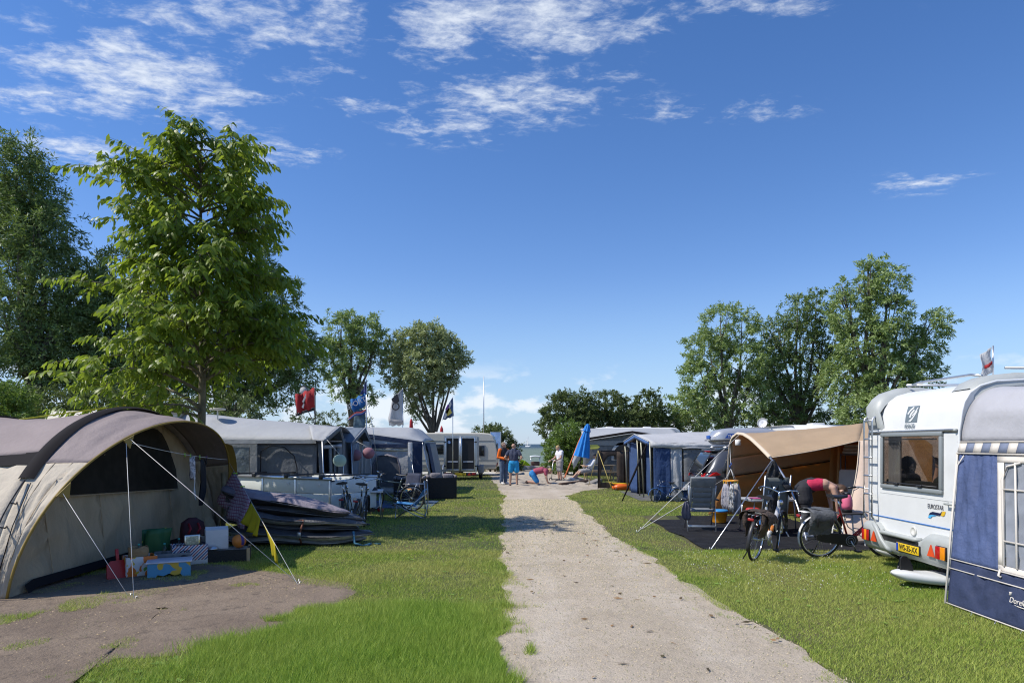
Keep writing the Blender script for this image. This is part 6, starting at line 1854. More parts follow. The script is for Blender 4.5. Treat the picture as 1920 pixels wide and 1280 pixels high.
# ---------------------------------------------------------------- two sailing boards under the caravan
BRD = M('white_board', (.66, .67, .66), .4, var=.05, vs=2); PAD = M('brown_deck_pad', (.10, .075, .07), .8)
def board(label, tip, L, wd, dirv, fin=True):
    a = atan2(dirv[1], dirv[0])
    r_ = thing('surf_board', label, 'surfboard', tip, a)
    def row(u, s):
        w_ = wd * .5 * min(1, (1 - (1 - min(1, u * 2.2)) ** 2.2) ** .6 + .0) * (1 if u < .8 else max(.1, 1 - ((u - .8) / .2) ** 2 * .6))
        rock = .09 * (1 - min(1, u * 3)) ** 2
        return [(L * u, w_ * cos(t_), .015 + rock + .075 + .068 * copysign(abs(sin(t_)) ** .55, sin(t_)) * min(1, (u * 14) ** .6 + .05)) for t_ in [i * PI / 8 for i in range(16)]]
    MB().grid([row((u / 30) ** 1.9 + (.0004 if u == 0 else 0), 0) for u in range(31)], closed=True).build('hull', BRD, r_)
    if fin:
        MB().prism([(.13, -.01, .13), (.31, -.01, .13), (.29, -.01, .24), (.25, -.01, .34), (.20, -.01, .385), (.15, -.01, .39), (.12, -.01, .36), (.115, -.01, .27)], (0, .02, 0)).build('fin', BLACKP, r_)
    MB().box((.75, -wd * .3, .150), (L * .8, wd * .3, .160), .003).build('deck_pad', PAD, r_)
    return r_
board('white board with an upright black fin poking out under the caravan', G(1672, 1100), 2.4, .68, (1, .16))
board('white board further back, its round tip showing under the caravan bumper', G(1643, 1052), 2.2, .6, (1, .1), fin=False)
# ================================================================== beige cotton tent with canopy
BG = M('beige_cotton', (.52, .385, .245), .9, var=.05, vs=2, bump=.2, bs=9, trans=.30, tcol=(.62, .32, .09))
BGO = M('glow_cotton_wall', (.47, .275, .10), .9, var=.07, vs=2, bump=.2, bs=7, trans=.4, tcol=(.66, .33, .085))  # same beige cotton; orange glow of light through it is put into the colour
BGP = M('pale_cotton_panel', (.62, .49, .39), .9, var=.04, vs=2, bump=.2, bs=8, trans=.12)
OT = V(7.0, 14.5, 0)
bt = thing('canvas_tent', 'beige cotton tent with a curved open canopy beside the white caravan', 'tent', OT)
HOOP = [(12.55, 0), (12.72, .30), (12.95, .62), (13.35, 1.0), (13.85, 1.30), (14.35, 1.52), (14.9, 1.72), (15.5, 1.92), (16.0, 2.03), (16.4, 2.05), (16.75, 1.96), (16.95, 1.78), (17.05, 1.45), (17.12, 1.0), (17.2, .0)]
XH = 5.42
def hoop(t_):
    q = t_ * (len(HOOP) - 1); i = min(int(q), len(HOOP) - 2)
    a, b_ = HOOP[i], HOOP[i + 1]; f = q - i
    return V(XH, a[0] + (b_[0] - a[0]) * f, a[1] + (b_[1] - a[1]) * f)
def backline(t_):
    """line of the tent body where the canopy ends: near eave -> ridge -> far eave"""
    p0, p1, p2 = V(7.25, 14.25, 1.87), V(8.2, 15.9, 2.30), V(8.3, 17.3, 1.9)
    return lerp(p0, p1, t_ / .6) if t_ < .6 else lerp(p1, p2, (t_ - .6) / .4)
n0 = .355
def canopy(u, v):
    a = hoop(n0 + (.86 - n0) * u); b_ = backline(u)
    p = lerp(a, b_, v)
    return p - V(0, 0, .03 * sin(PI * v) * (1 - .3 * u))
MB().grid(surf(canopy, 26, 20, .03, 3, 111)).build('canopy', BG, bt, OT, thick=.004)
MB().grid(surf(lambda u, v: lerp(lerp(hoop(.86), hoop(.93), v), lerp(backline(1), backline(1) - V(0, -.05, .5), v), u), 14, 6, .03, 3, 112)).build('canopy_side', BG, bt, OT, thick=.004)
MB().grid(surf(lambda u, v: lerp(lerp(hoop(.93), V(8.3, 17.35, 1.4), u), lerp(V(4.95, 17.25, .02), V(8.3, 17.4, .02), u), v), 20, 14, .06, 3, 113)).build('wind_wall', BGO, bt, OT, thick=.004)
MB().tube([lerp(hoop(.93), V(8.3, 17.35, 1.4), i / 8) + V(0, -.02, 0) for i in range(9)], .012, 5).build('wall_seam', SLEEVE, bt, OT)
MB().tube([hoop(i / 60) for i in range(61)], .020, 8).build('hoop_pole', ALU, bt, OT)
rows = []
for i in range(31):
    q_ = hoop(n0 + (.93 - n0) * i / 30)
    rows.append([q_ + V(-.03, 0, -.02), q_ + V(-.035, 0, .02), q_ + V(0, 0, .035), q_ + V(.03, 0, .03)])
MB().grid(rows).build('pole_sleeve', M('cream_sleeve', (.62, .52, .40), .85), bt, OT)
MB().tube([canopy(0, v / 12) for v in range(13)], .008, 5).build('canopy_hem', M('cream_sleeve', (.62, .52, .40), .85), bt, OT)
# body: near wall panel lit by the sun, roof, inner front
pa, pb_, pc, pd = V(5.98, 12.55, .01), V(10.2, 12.5, .01), V(10.2, 14.2, 2.05), V(7.25, 14.25, 1.87)
def nearwall(u, v):
    e = lerp(pa, pd, v) + V(.25 * sin(PI * v) * .9, .25 * sin(PI * v), 0)
    return lerp(e, lerp(pb_, pc, v), u)
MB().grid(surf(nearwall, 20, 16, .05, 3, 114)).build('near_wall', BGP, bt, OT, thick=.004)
MB().tube([nearwall(0, v / 12) + V(-.01, -.01, 0) for v in range(13)], .010, 5).build('wall_seam', M('cream_sleeve', (.62, .52, .40), .85), bt, OT)
MB().grid(surf(lambda u, v: lerp(lerp(pd, pc, u), lerp(backline(.6), V(10.2, 15.9, 2.30), u), v), 14, 10, .03, 3, 115)).build('roof', BG, bt, OT, thick=.004)
MB().grid(surf(lambda u, v: lerp(lerp(backline(.6), V(10.2, 15.9, 2.30), u), lerp(backline(1), V(10.2, 17.3, 1.9), u), v), 14, 10, .03, 3, 116)).build('roof', BG, bt, OT, thick=.004)
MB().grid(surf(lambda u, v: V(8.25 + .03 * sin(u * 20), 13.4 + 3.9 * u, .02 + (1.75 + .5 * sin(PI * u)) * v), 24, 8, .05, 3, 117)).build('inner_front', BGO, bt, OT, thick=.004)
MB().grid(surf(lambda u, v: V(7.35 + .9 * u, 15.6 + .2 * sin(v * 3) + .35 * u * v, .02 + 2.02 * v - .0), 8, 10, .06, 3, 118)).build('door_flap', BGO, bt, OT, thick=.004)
MB().tube([V(7.2, 15.15, 0), V(7.35, 15.3, 2.02)], .035, 8).build('door_roll', BGO, bt, OT)
for (a, c_, rr_) in ((hoop(.60) + V(-.02, 0, 0), G(1195, 998), .006), (hoop(.93), G(1203, 992), .006), (hoop(.34), G(1333, 1031), .011)):
    MB().tube([a, c_ + V(0, 0, .01)], rr_, 6).build('guy_rope', ROPE if rr_ < .01 else ALU, bt, OT)
    MB().tube([c_ + V(0, 0, -.05), c_ + V(-.02, 0, .05)], .007, 5).build('peg', STEEL, bt, OT)
q = hoop(.66) + V(.03, -.03, -.12)
r_ = thing('camping_lamp', 'small white lamp hanging under the beige canopy', 'lamp', q)
MB().lathe([(.06, -.14), (.07, -.13), (.07, -.01), (.05, 0)], n=16).build('shade', WHITE, r_)
MB().tube([(0, 0, 0), (0, 0, .10)], .004, 5).build('hook', STEEL, r_)
# ground sheet
GSH = M('black_ground_sheet', (.013, .0135, .016), .85, var=.35, vs=3, bump=.6, bs=10, dirt=.06, spec=.25)
gs = [V(3.30, 11.55, 0), V(6.6, 11.55, 0), V(6.6, 17.1, 0), V(4.10, 17.05, 0), V(4.02, 16.1, 0), V(3.20, 16.05, 0)]
rows = []
for i in range(41):
    v = i / 40; y = 11.5 + 5.5 * v
    xl = 3.30 - .10 * v if y < 16.05 else 4.05
    xl += .03 * sin(y * 3)
    row = []
    for j in range(31):
        x = xl + (6.6 - xl) * j / 30
        row.append((x, y + .02 * sin(x * 4) * (1 if i == 0 else 0), .012 + .035 * float(vnoise(np.array([x]), np.array([y]), 2.2, 121)[0]) * float(vnoise(np.array([x]), np.array([y]), 5, 122)[0])))
    rows.append(row)
tag(MB().grid(rows).build('ground_sheet', GSH), 'wrinkled black ground sheet spread under the beige canopy', 'ground sheet')

# ================================================================== car with roof box
CARP = M('car_metallic_grey', (.10, .105, .115), .28, .5, coat=.5)
CGL = glass('car_glass', (.10, .12, .14), .85, .02)
X0, Y0c = 5.12, 18.05
car = thing('parked_car', 'dark grey family car with roof box parked tail first beside the beige tent', 'car', (X0, Y0c + .9, 0))
# local: x forward (away from path), y across (0 centre), z up. body from cross-sections along x
def sect(x, wl, wr, pts):
    return [(x, y * (1.0), z) for (y, z) in pts]
def body_ring(x, zb, zs, zr, wb, ws, wr_):
    """bottom, shoulder (beltline) and roof half widths"""
    pts = [(-wb, zb), (-wb - .02, zb + .25), (-ws - .02, (zb + zs) / 2 + .1), (-ws, zs), (-(ws + wr_) / 2 - .02, (zs + zr) / 2), (-wr_ - .02, zr - .07), (-wr_ + .10, zr - .01), (0, zr + .015)]
    full_ = pts + [(-y, z) for (y, z) in reversed(pts[:-1])]
    return [(x, y, z) for (y, z) in full_]
secs = [(-.02, .36, .82, .86, .70, .74, .66), (.0, .30, .92, .97, .80, .82, .72), (.06, .26, .98, 1.06, .84, .86, .74), (.24, .24, 1.02, 1.36, .87, .88, .70), (.42, .24, 1.03, 1.62, .88, .89, .66), (.62, .24, 1.02, 1.66, .89, .90, .66), (1.4, .24, 1.0, 1.69, .90, .90, .66), (2.4, .24, .98, 1.68, .90, .90, .66), (3.0, .24, .97, 1.55, .90, .89, .64), (3.5, .24, .95, 1.18, .89, .88, .68), (3.75, .24, .93, 1.0, .88, .86, .74), (4.2, .26, .84, .88, .84, .82, .72), (4.38, .34, .62, .70, .74, .74, .66)]
b = MB()
rg = [body_ring(*s_) for s_ in secs]
b.grid(rg, closed=False)
b.face(rg[0]); b.face(list(reversed(rg[-1])))
b.build('body', CARP, car)
MB().grid([[(-.035 + .10 * (i / 4) ** 1.4 * 3.2 - .02, y_ * (1 - .14 * i / 4), 1.00 + .56 * i / 4) for y_ in [(-.70 + 1.4 * j / 8) for j in range(9)]] for i in range(5)]).build('rear_window', CGL, car, thick=.006)
def side_glass(x0, x1, x2, x3, s, nm):
    pts = [(x0, s * .905, 1.04), (x1, s * .905, 1.03), (x2, s * .735, 1.50), (x3, s * .745, 1.50)]
    MB().grid([[lerp(pts[0], pts[1], j / 6) * (1 - i / 4) + lerp(pts[3], pts[2], j / 6) * (i / 4) + V(0, s * .012, 0) for j in range(7)] for i in range(5)]).build(nm, CGL, car, thick=.006)
for s in (-1, 1):
    side_glass(.42, .95, .95, .62, s, 'quarter_window')
    side_glass(1.02, 1.92, 1.92, 1.0, s, 'side_window')
    side_glass(2.0, 3.25, 2.75, 2.0, s, 'side_window')
    lens_ = [(-.03, s * .62, .90), (.10, s * .86, .93), (.42, s * .905, .99), (.30, s * .90, 1.06), (.06, s * .82, 1.05), (-.02, s * .60, .99)]
    MB().prism([Vector(p_) + V(-.012, s * .012, 0) for p_ in lens_], (-.012, s * .012, 0)).build('tail_light', M('car_tail_red', (.55, .015, .02), .12, coat=.8), car)
    for xw in (.88, 3.55):
        wlo = MB().ring((xw, s * .83, .325), (0, 1, 0), .235, .09, 30, 10).build('wheel', RUBBER, car)
        rm = MB().lathe([(.20, -.02), (.21, .05), (.17, .07), (.05, .05), (.0, .055)], (xw, s * .84, .325), 24, (0, s, 0)).build('rim', STEEL, wlo)
        MB().ring((xw, s * .895, .335), (0, 1, 0), .36, .035, 24, 6, (-PI * .62, PI * .62)).build('wheel_arch', BLACKP, car)
    MB().tube([(.55, s * .60, 1.70), (.7, s * .60, 1.735), (2.5, s * .60, 1.745), (2.7, s * .60, 1.70)], .018, 8).build('roof_rail', ALU, car)
MB().box((-.06, -.78, .34), (.04, .78, .60), .05).build('rear_bumper', CARP, car)
MB().box((-.075, -.5, .36), (-.055, .5, .44), .01).build('bumper_insert', BLACKP, car)
MB().box((-.05, -.72, .985), (-.02, .72, 1.02), .008).build('chrome_strip', CHROME, car)
MB().box((-.07, -.26, .70), (-.045, .26, .81)).build('number_plate', M('plate_yellow', (.75, .50, .02), .4), car)
MB().box((.30, -.62, 1.60), (.50, .62, 1.65), .02).build('spoiler', CARP, car)
MB().box((.30, -.28, 1.585), (.305, .28, 1.605)).build('brake_light', M('car_tail_red', (.55, .015, .02), .12), car)
for k in range(2):
    MB().box((1.0 + 1.1 * k, -.66, 1.755), (1.06 + 1.1 * k, .66, 1.78), .006).build('roof_bar', BLACKP, car)
SILV = M('silver_box_shell', (.48, .49, .51), .3, .4, coat=.3)
rb = thing('roof_box', 'silver roof box with blue side stripe on top of the dark grey car', 'roof box', (X0 + .28, Y0c + .75, 1.785))
rows = []
for i in range(13):
    u = i / 12; x = 2.1 * u
    k = min(1, (1 - abs(2 * u - 1) ** 6) ** .5 + .25)
    hh = .20 + .17 * min(1, sin(PI * (u * .9 + .08)) * 1.3)
    rows.append([(x, .40 * k * copysign(abs(cos(t_)) ** .5, cos(t_)), .13 + (hh - .05 if sin(t_) > 0 else .13) * k * copysign(abs(sin(t_)) ** .6, sin(t_))) for t_ in [j * PI / 9 for j in range(18)]])
o_ = MB().grid(rows, closed=True); o_.face(list(reversed(rows[0]))); o_.face(rows[-1])
o_.build('shell', SILV, rb)
MB().box((.02, -.425, .10), (2.05, .425, .125), .006).build('seam', BLACKP, rb)
sd_ = MB().prism([(.34, -.412, .17), (1.6, -.412, .17), (1.9, -.412, .21), (.42, -.412, .30)], (0, -.012, 0)).build('blue_stripe', M('box_blue', (.02, .10, .42), .4), rb)
text('box_lettering', 'THULE', .10, M('box_white', (.8, .8, .8), .4), sd_, frame4((.56, -.427, .225), (1, 0, 0), (0, 0, 1)), .001, bold=.003)
MB().box((-.01, -.15, .15), (.02, .15, .25), .01).build('blue_badge', M('box_blue', (.02, .10, .42), .4), rb)

# ================================================================== blue and grey awning behind the car
ARB = M('awning_blue_panel', (.035, .075, .19), .75, var=.10, vs=2.5, bump=.35, bs=5, trans=.06)
ARG = M('awning_pale_roof', (.47, .47, .47), .65, var=.05, vs=1.2, bump=.25, bs=4, trans=.06)
OA = V(6.5, 23.5, 0)
aw = thing('awning', 'blue and pale grey awning with peaked porch behind the dark grey car', 'awning', OA)
ya, yp, yb = 21.3, 23.5, 26.0
def roof4(u, v):
    x = 4.30 + 4.6 * u
    zr = 2.10 + .20 * u ** .7
    ze = 1.86
    e = 1 - abs(2 * v - 1)
    y = ya - .06 + (yb - ya + .12) * v
    return V(x, y, ze + (zr - ze) * e ** .8 - .04 * sin(PI * u * 2) * (1 - e))
MB().grid(surf(roof4, 24, 20, .06, 3, 131)).build('roof', ARG, aw, OA, thick=.006)
MB().grid([[roof4(i / 24, 0) + V(0, -.012, -.16 * k - .012 * sin(i * 2.1)) for i in range(25)] for k in range(2)]).build('valance', AWL, aw, OA, thick=.004)
def w4(x0, x1, mat, nm, z0=.03, z1=1.83, yo=0.0, seed=132):
    MB().grid(surf(lambda u, v: V(x0 + (x1 - x0) * u, ya - .08 * (1 - v) + yo, z0 + (z1 - z0) * v), 12, 10, .04, 3, seed)).build(nm, mat, aw, OA, thick=.004)
w4(4.41, 4.95, ARB, 'blue_panel'); w4(4.95, 5.30, AWL, 'grey_panel', seed=134)
w4(5.30, 7.0, ARB, 'blue_skirt', .03, .36, seed=135); w4(5.30, 7.0, AWL, 'grey_band', .36, .62, seed=136)
w4(5.30, 9.0, AWL, 'head_band', 1.66, 1.83, seed=137)
w4(5.35, 6.9, mesh_cloth('pale_window_film', (.30, .31, .32), .55), 'window', .62, 1.66, seed=138)
w4(6.95, 9.0, AWL, 'grey_panel', .03, 1.66, seed=139)
MB().grid(surf(lambda u, v: V(4.6 + 4.3 * u, 25.9, .02 + 1.82 * v), 10, 6, .03, 3, 140)).build('back_wall', AWM, aw, OA, thick=.004)
# things seen through the window
MB().box((5.4, 22.6, .0), (6.6, 23.2, .75), .02).build('inner_cupboard', M('maroon_box', (.16, .02, .04), .8), aw, OA)
# porch end: blue side walls drawn back, poles, gable board
gp = [V(4.28, ya, 1.86), V(4.28, yp + .2, 2.12), V(4.28, yb, 1.88)]
for i in range(2):
    MB().grid([[lerp(gp[i], gp[i + 1], j / 8) + V(-.02, 0, .02 - .14 * k) for j in range(9)] for k in range(2)]).build('gable_board', M('gable_blue', (.07, .15, .36), .7), aw, OA, thick=.006)
MB().tube([p_ + V(-.03, 0, .02) for p_ in gp], .014, 6).build('gable_piping', AWL, aw, OA)
for yv, top in ((ya, 1.86), (22.8, 2.02), (23.5, 2.10), (yb, 1.88)):
    MB().tube([(4.30, yv, top), (4.36 if yv == ya else 4.40, yv, 0)], .022, 8).build('pole', M('olive_steel', (.30, .30, .24), .4, .6), aw, OA)
MB().grid(surf(lambda u, v: V(4.45 + .06 * sin(u * 9), 24.3 + 1.7 * u, .03 + 1.85 * v), 14, 10, .06, 3, 141)).build('porch_curtain', ARB, aw, OA, thick=.004)
MB().grid(surf(lambda u, v: V(4.9 + .06 * sin(u * 9), 22.2 + 1.6 * u, .1 + 1.8 * v * (1 - .4 * u)), 12, 10, .06, 3, 142)).build('porch_net', AWM, aw, OA, thick=.004)
MB().grid(surf(lambda u, v: V(4.8, 23.6 + 1.0 * u, .02 + 1.9 * v), 8, 8, .05, 3, 143)).build('porch_wall', ARB, aw, OA, thick=.004)
for (a, c_) in ((V(4.25, yb, 1.86), G(1171, 918)), (V(4.22, ya, 1.83), G(1166, 940))):
    MB().tube([a, lerp(a, c_, .5) + V(0, 0, -.02), c_], [.02, .035, .02], 6).build('storm_strap', SLEEVE, aw, OA)
GSG = M('grey_porch_mat', (.10, .10, .11), .9, var=.3, vs=5, bump=.4, bs=30)
MB().box((4.05, 21.35, .006), (5.3, 25.9, .02)).build('porch_mat', GSG, aw, OA)
caravan('white caravan whose roof shows behind the blue and grey awning', (9.1, 21.5, 0), R(90), 5.5, -2.2, 2.42, .35, OFFW, hatch=[(1.2, -1.0)])
caravan('white caravan with roof dome and dish behind the beige tent', (10.8, 19.0, 0), 0, 5.4, 2.2, 2.46, .35, OFFW, hatch=[(.8, 1.0), (2.4, .9), (3.6, 1.0)])
q = V(P(1429, 0, 24).x, 24, 2.36)
r_ = thing('satellite_dish', 'small white satellite dish standing above the awning roofs', 'dish', q)
MB().tube([(0, 0, -.3), (0, 0, .12)], .02, 8).build('stem', STEEL, r_)
MB().lathe([(.0, .0), (.10, .012), (.17, .05), (.175, .052), (.10, .02), (0, .008)], (0, -.05, .17), 22, (-.6, -.8, .2)).build('reflector', WHITE, r_)
MB().tube([(0, -.05, .05), (-.15, -.22, .12)], .008, 6).build('feed_arm', STEEL, r_)

# ================================================================== grey awning with arched window at the far end
OG = V(6.0, 38, 0)
aw = thing('awning', 'dark grey awning with arched window behind the closed blue parasol', 'awning', OG)
yg = 38.0
Lx, Px, Rx = 3.95, 6.65, 9.4
def roofg(u, v):
    x = Lx + (Rx - Lx) * u
    t_ = (x - Lx) / (Px - Lx)
    zf = 2.08 + .42 * t_ if t_ < 1 else 2.50 - .40 * (x - Px) / (Rx - Px)
    return V(x, yg - .15 + 2.6 * v, zf + (2.72 - zf) * sin(PI / 2 * v))
MB().grid(surf(roofg, 24, 10, .05, 3, 151)).build('roof', AWG, aw, OG, thick=.006)
MB().grid([[roofg(i / 24, 0) + V(0, -.02, .03 - .13 * k) for i in range(25)] for k in range(2)]).build('gable_band', SLEEVE, aw, OG, thick=.006)
MB().tube([roofg(i / 24, 0) + V(0, -.04, -.12) for i in range(25)], .02, 6).build('gable_piping', AWL, aw, OG)
def ztop(x):
    t_ = (x - Lx) / (Px - Lx)
    return (2.08 + .42 * t_ if t_ < 1 else 2.50 - .40 * (x - Px) / (Rx - Px)) - .03
MB().grid(surf(lambda u, v: V(Lx + (Rx - Lx) * u, yg, .02 + (ztop(Lx + (Rx - Lx) * u) - .02) * v), 24, 10, .03, 3, 152)).build('front_wall', AWD, aw, OG, thick=.004)
MB().box((Lx + .3, yg - .05, 1.72), (6.4, yg - .02, 1.98)).build('light_band', AWM, aw, OG)
xc, zc_ = 6.15, 1.55
b = MB(); pts = [(xc - .62, yg - .05, .9)] + [(xc - .62 * cos(t_), yg - .05, 1.28 + .62 * sin(t_)) for t_ in [i * PI / 16 for i in range(17)]] + [(xc + .62, yg - .05, .9)]
b.prism(pts, (0, .02, 0)); b.build('arched_window_frame', AWL, aw, OG)
pts = [(xc - .47, yg - .07, .95)] + [(xc - .47 * cos(t_), yg - .07, 1.28 + .47 * sin(t_)) for t_ in [i * PI / 16 for i in range(17)]] + [(xc + .47, yg - .07, .95)]
MB().prism(pts, (0, .015, 0)).build('arched_window', M('dark_window_brown', (.03, .022, .018), .3), aw, OG)
MB().box((6.85, yg - .06, 1.72), (7.45, yg - .03, 2.0)).build('name_board', AWL, aw, OG)
MB().box((4.2, yg - .05, .7), (5.3, yg - .02, 1.66)).build('window', M('grey_film', (.16, .165, .17), .4, var=.2, vs=3), aw, OG)
MB().prism([(4.35, yg - .08, 1.52), (4.75, yg - .08, 1.52), (4.88, yg - .08, 1.64), (4.75, yg - .08, 1.76), (4.35, yg - .08, 1.76)], (0, .01, 0)).build('yellow_arrow', M('yellow_sign', (.62, .60, .12), .6), aw, OG)
caravan('pale caravan roof with vents at the far end of the right row', (4.6, 40.6, 0), 0, 5.6, 2.2, 2.78, .35, OFFW, hatch=[(1.3, .8), (3.6, .9)])

# brown windscreen
WSB = mesh_cloth('brown_windscreen', (.085, .068, .058), .93)
OW = V(4.2, 27.4, 0)
ws = thing('windscreen', 'brown fabric windscreen with an arched clear panel before the picnic table', 'windscreen', OW)
x0, x1 = 3.45, 5.25
H_ = 1.54
def wsx(a, b_, z0, z1, nm, mat):
    MB().grid(surf(lambda u, v: V(a + (b_ - a) * u, 27.4 + .02 * sin(u * 5), z0 + (z1 - z0) * v), 6, 6, .02, 3, 161)).build(nm, mat, ws, OW, thick=.003)
wsx(x0, x0 + .10, .03, H_, 'panel', WSB); wsx(x0 + .10, 4.2, .03, .25, 'panel', WSB); wsx(4.2, x1, .03, H_, 'panel', WSB)
# arch-topped clear panel
cxs = np.linspace(x0 + .10, 4.2, 17)
top_ = [1.32 if x_ > 3.95 else 1.32 - .75 * ((3.95 - x_) / (3.95 - x0 - .10)) ** 2.2 for x_ in cxs]
MB().grid([[V(x_, 27.4, .25 + (t_ - .25) * k / 6) for x_, t_ in zip(cxs, top_)] for k in range(7)]).build('clear_panel', glass('clear_film', (.78, .78, .76), .18, .08), ws, OW)
MB().grid([[V(x_, 27.4, t_ + (H_ - t_) * k / 3) for x_, t_ in zip(cxs, top_)] for k in range(4)]).build('panel', WSB, ws, OW, thick=.003)
for x_ in (x0, 4.62, x1):
    MB().tube([(x_, 27.39, 0), (x_, 27.39, H_ + .03)], .014, 8).build('pole', BLACKP, ws, OW)
MB().tube([(x0, 27.4, H_), (x1, 27.4, H_)], .010, 6).build('top_hem', SLEEVE, ws, OW)
YR = M('yellow_rope', (.50, .40, .12), .8)
MB().tube([(x0, 27.38, H_), (3.85, 26.2, .01)], .012, 6).build('guy_rope', YR, ws, OW)
MB().tube([(x0, 27.42, H_), (3.2, 28.6, .01)], .010, 6).build('guy_rope', YR, ws, OW)
MB().tube([(4.3, 27.3, .55), (4.0, 26.3, .01)], .016, 6).build('peg_pole', BLACKP, ws, OW)

# picnic table
pt = thing('picnic_table', 'pale wooden picnic table with benches behind the brown windscreen', 'table', (4.3, 34.0, 0))
for k in range(5):
    MB().box((-.85, -.36 + .148 * k, .72), (.85, -.36 + .148 * k + .135, .755), .006).build('plank', WOOD, pt)
for s in (-1, 1):
    for k in range(2):
        MB().box((-.9, s * .72 - .13 + .135 * k, .42), (.9, s * .72 - .13 + .135 * k + .125, .455), .006).build('bench_plank', WOOD, pt)
    for xv in (-.65, .65):
        MB().prism([(xv, s * .18, .72), (xv, s * .28, .72), (xv, s * .68, 0), (xv, s * .56, 0)], (.045, 0, 0)).build('leg', WOOD, pt)
for xv in (-.70, .70):
    MB().box((xv - .02, -.80, .33), (xv + .025, .80, .418)).build('bearer', WOOD, pt)
r_ = thing('plant_pot', 'small succulent in a dark pot on the picnic table', 'plant pot', (4.05, 33.9, .757))
MB().lathe([(.08, 0), (.11, .20), (.12, .20), (.10, .19), (0, .17)], n=14).build('pot', BLACKP, r_)
v_, f_ = leaf_mesh(RNG.normal(size=(160, 3)) * np.array([.05, .05, .03]) + np.array([0, 0, .23]), RNG.normal(size=(160, 3)) + np.array([0, 0, .6]), .10, .035)
npmesh('leaves', v_, f_, M('succulent', (.10, .17, .10), .6, island=.4), r_)

# closed parasol
d = 33.4
base = G(1081, 901)
pr = thing('parasol', 'closed bright blue parasol leaning on a dark round base', 'parasol', base)
ax = V(.56, .0, 2.78) ; axn = ax.normalized()
MB().tube([V(0, 0, .05), ax * 1.0], .028, 8).build('pole', BLACKP, pr)
MB().lathe([(.42, 0), (.42, .04), (.34, .10), (.12, .14), (.05, .18), (0.0, .18)], n=26).build('base', M('base_slate', (.05, .065, .085), .5), pr)
def gath(prof_, n=40, lobes=9):
    rows = []
    for (s_, r0) in prof_:
        c_ = ax * s_
        e1 = axn.orthogonal().normalized(); e2 = axn.cross(e1)
        rows.append([c_ + (e1 * cos(t_) + e2 * sin(t_)) * r0 * (1 + .20 * cos(lobes * t_ + s_ * 2)) for t_ in [2 * PI * i / n for i in range(n)]])
    return rows
PBL = M('parasol_blue', (.015, .23, .66), .75, var=.08, vs=4, trans=.12)
MB().grid(gath([(.42, .34), (.45, .33), (.60, .27), (.75, .20), (.86, .13), (.90, .11)]), closed=True).build('cloth', PBL, pr)
MB().grid(gath([(.87, .19), (.90, .15), (.96, .11), (1.0, .04)]), closed=True).build('cap', PBL, pr)
MB().tube([ax * .66 + V(-.27, 0, 0), ax * .66 + V(0, -.27, 0), ax * .66 + V(.27, 0, 0)], .012, 5).build('tie', PBL, pr)
# leaning sail
q0 = G(1058, 897)
sl = thing('sail', 'pale sail with an orange edged mast leaning behind the blue parasol', 'sail', q0)
mp = [P(1058, 896, 36) - q0, P(1072, 862, 36) - q0, P(1084, 830, 36.2) - q0, P(1094, 808, 36.4) - q0]
q1 = [V(0, 0, .02), *[Vector(m_) for m_ in mp[1:]]]
MB().tube(q1, [.035, .035, .03, .015], 8).build('mast', M('orange_mast', (.62, .16, .05), .5), sl)
MB().grid(surf(lambda u, v: lerp(lerp(P(1073, 862, 36), P(1094, 806, 36.4), v), lerp(P(1076, 880, 36), P(1108, 806, 36.6), v), u) - q0 + V(-.02 - .25 * u * sin(PI * v) * -.6, -.1 * sin(PI * u), 0), 8, 14, .03, 2, 171)).build('sailcloth', M('pale_sailcloth', (.56, .56, .54), .6, trans=.25), sl, thick=.004)
# planks on the grass
for (a, c_, mt, lb, nm) in ((G(1050, 911), G(1101, 904), M('rusty_brown_timber', (.10, .055, .035), .85, var=.3, vs=6), 'long dark brown beam lying by the path', 'beam'), (G(1103, 911), G(1123, 902), WOODG, 'grey wooden plank lying before the windscreen', 'plank')):
    dv = (c_ - a); L_ = dv.length
    r_ = tag(MB().box((0, -.07 if nm == 'beam' else -.16, .02), (L_, .07 if nm == 'beam' else .16, .13), .01).build(nm, mt, loc=a, rot=(0, 0, atan2(dv.y, dv.x))), lb, nm)
# orange toy by the porch
r_ = thing('water_toy', 'orange and yellow inflatable water toy lying beside the windscreen', 'toy', V(4.25, 26.6, 0))
OR_ = M('orange_vinyl', (.72, .14, .02), .35); YV = M('yellow_vinyl', (.72, .48, .03), .35)
MB().tube([(-.35, 0, .10), (-.1, -.05, .13), (.2, 0, .12), (.45, .05, .10)], [.06, .13, .12, .05], 12).build('hull', OR_, r_)
MB().tube([(-.35, 0, .12), (-.45, 0, .32), (-.3, 0, .26), (.1, 0, .25), (.4, 0, .22)], [.03, .05, .04, .035, .03], 10).build('tube', YV, r_)
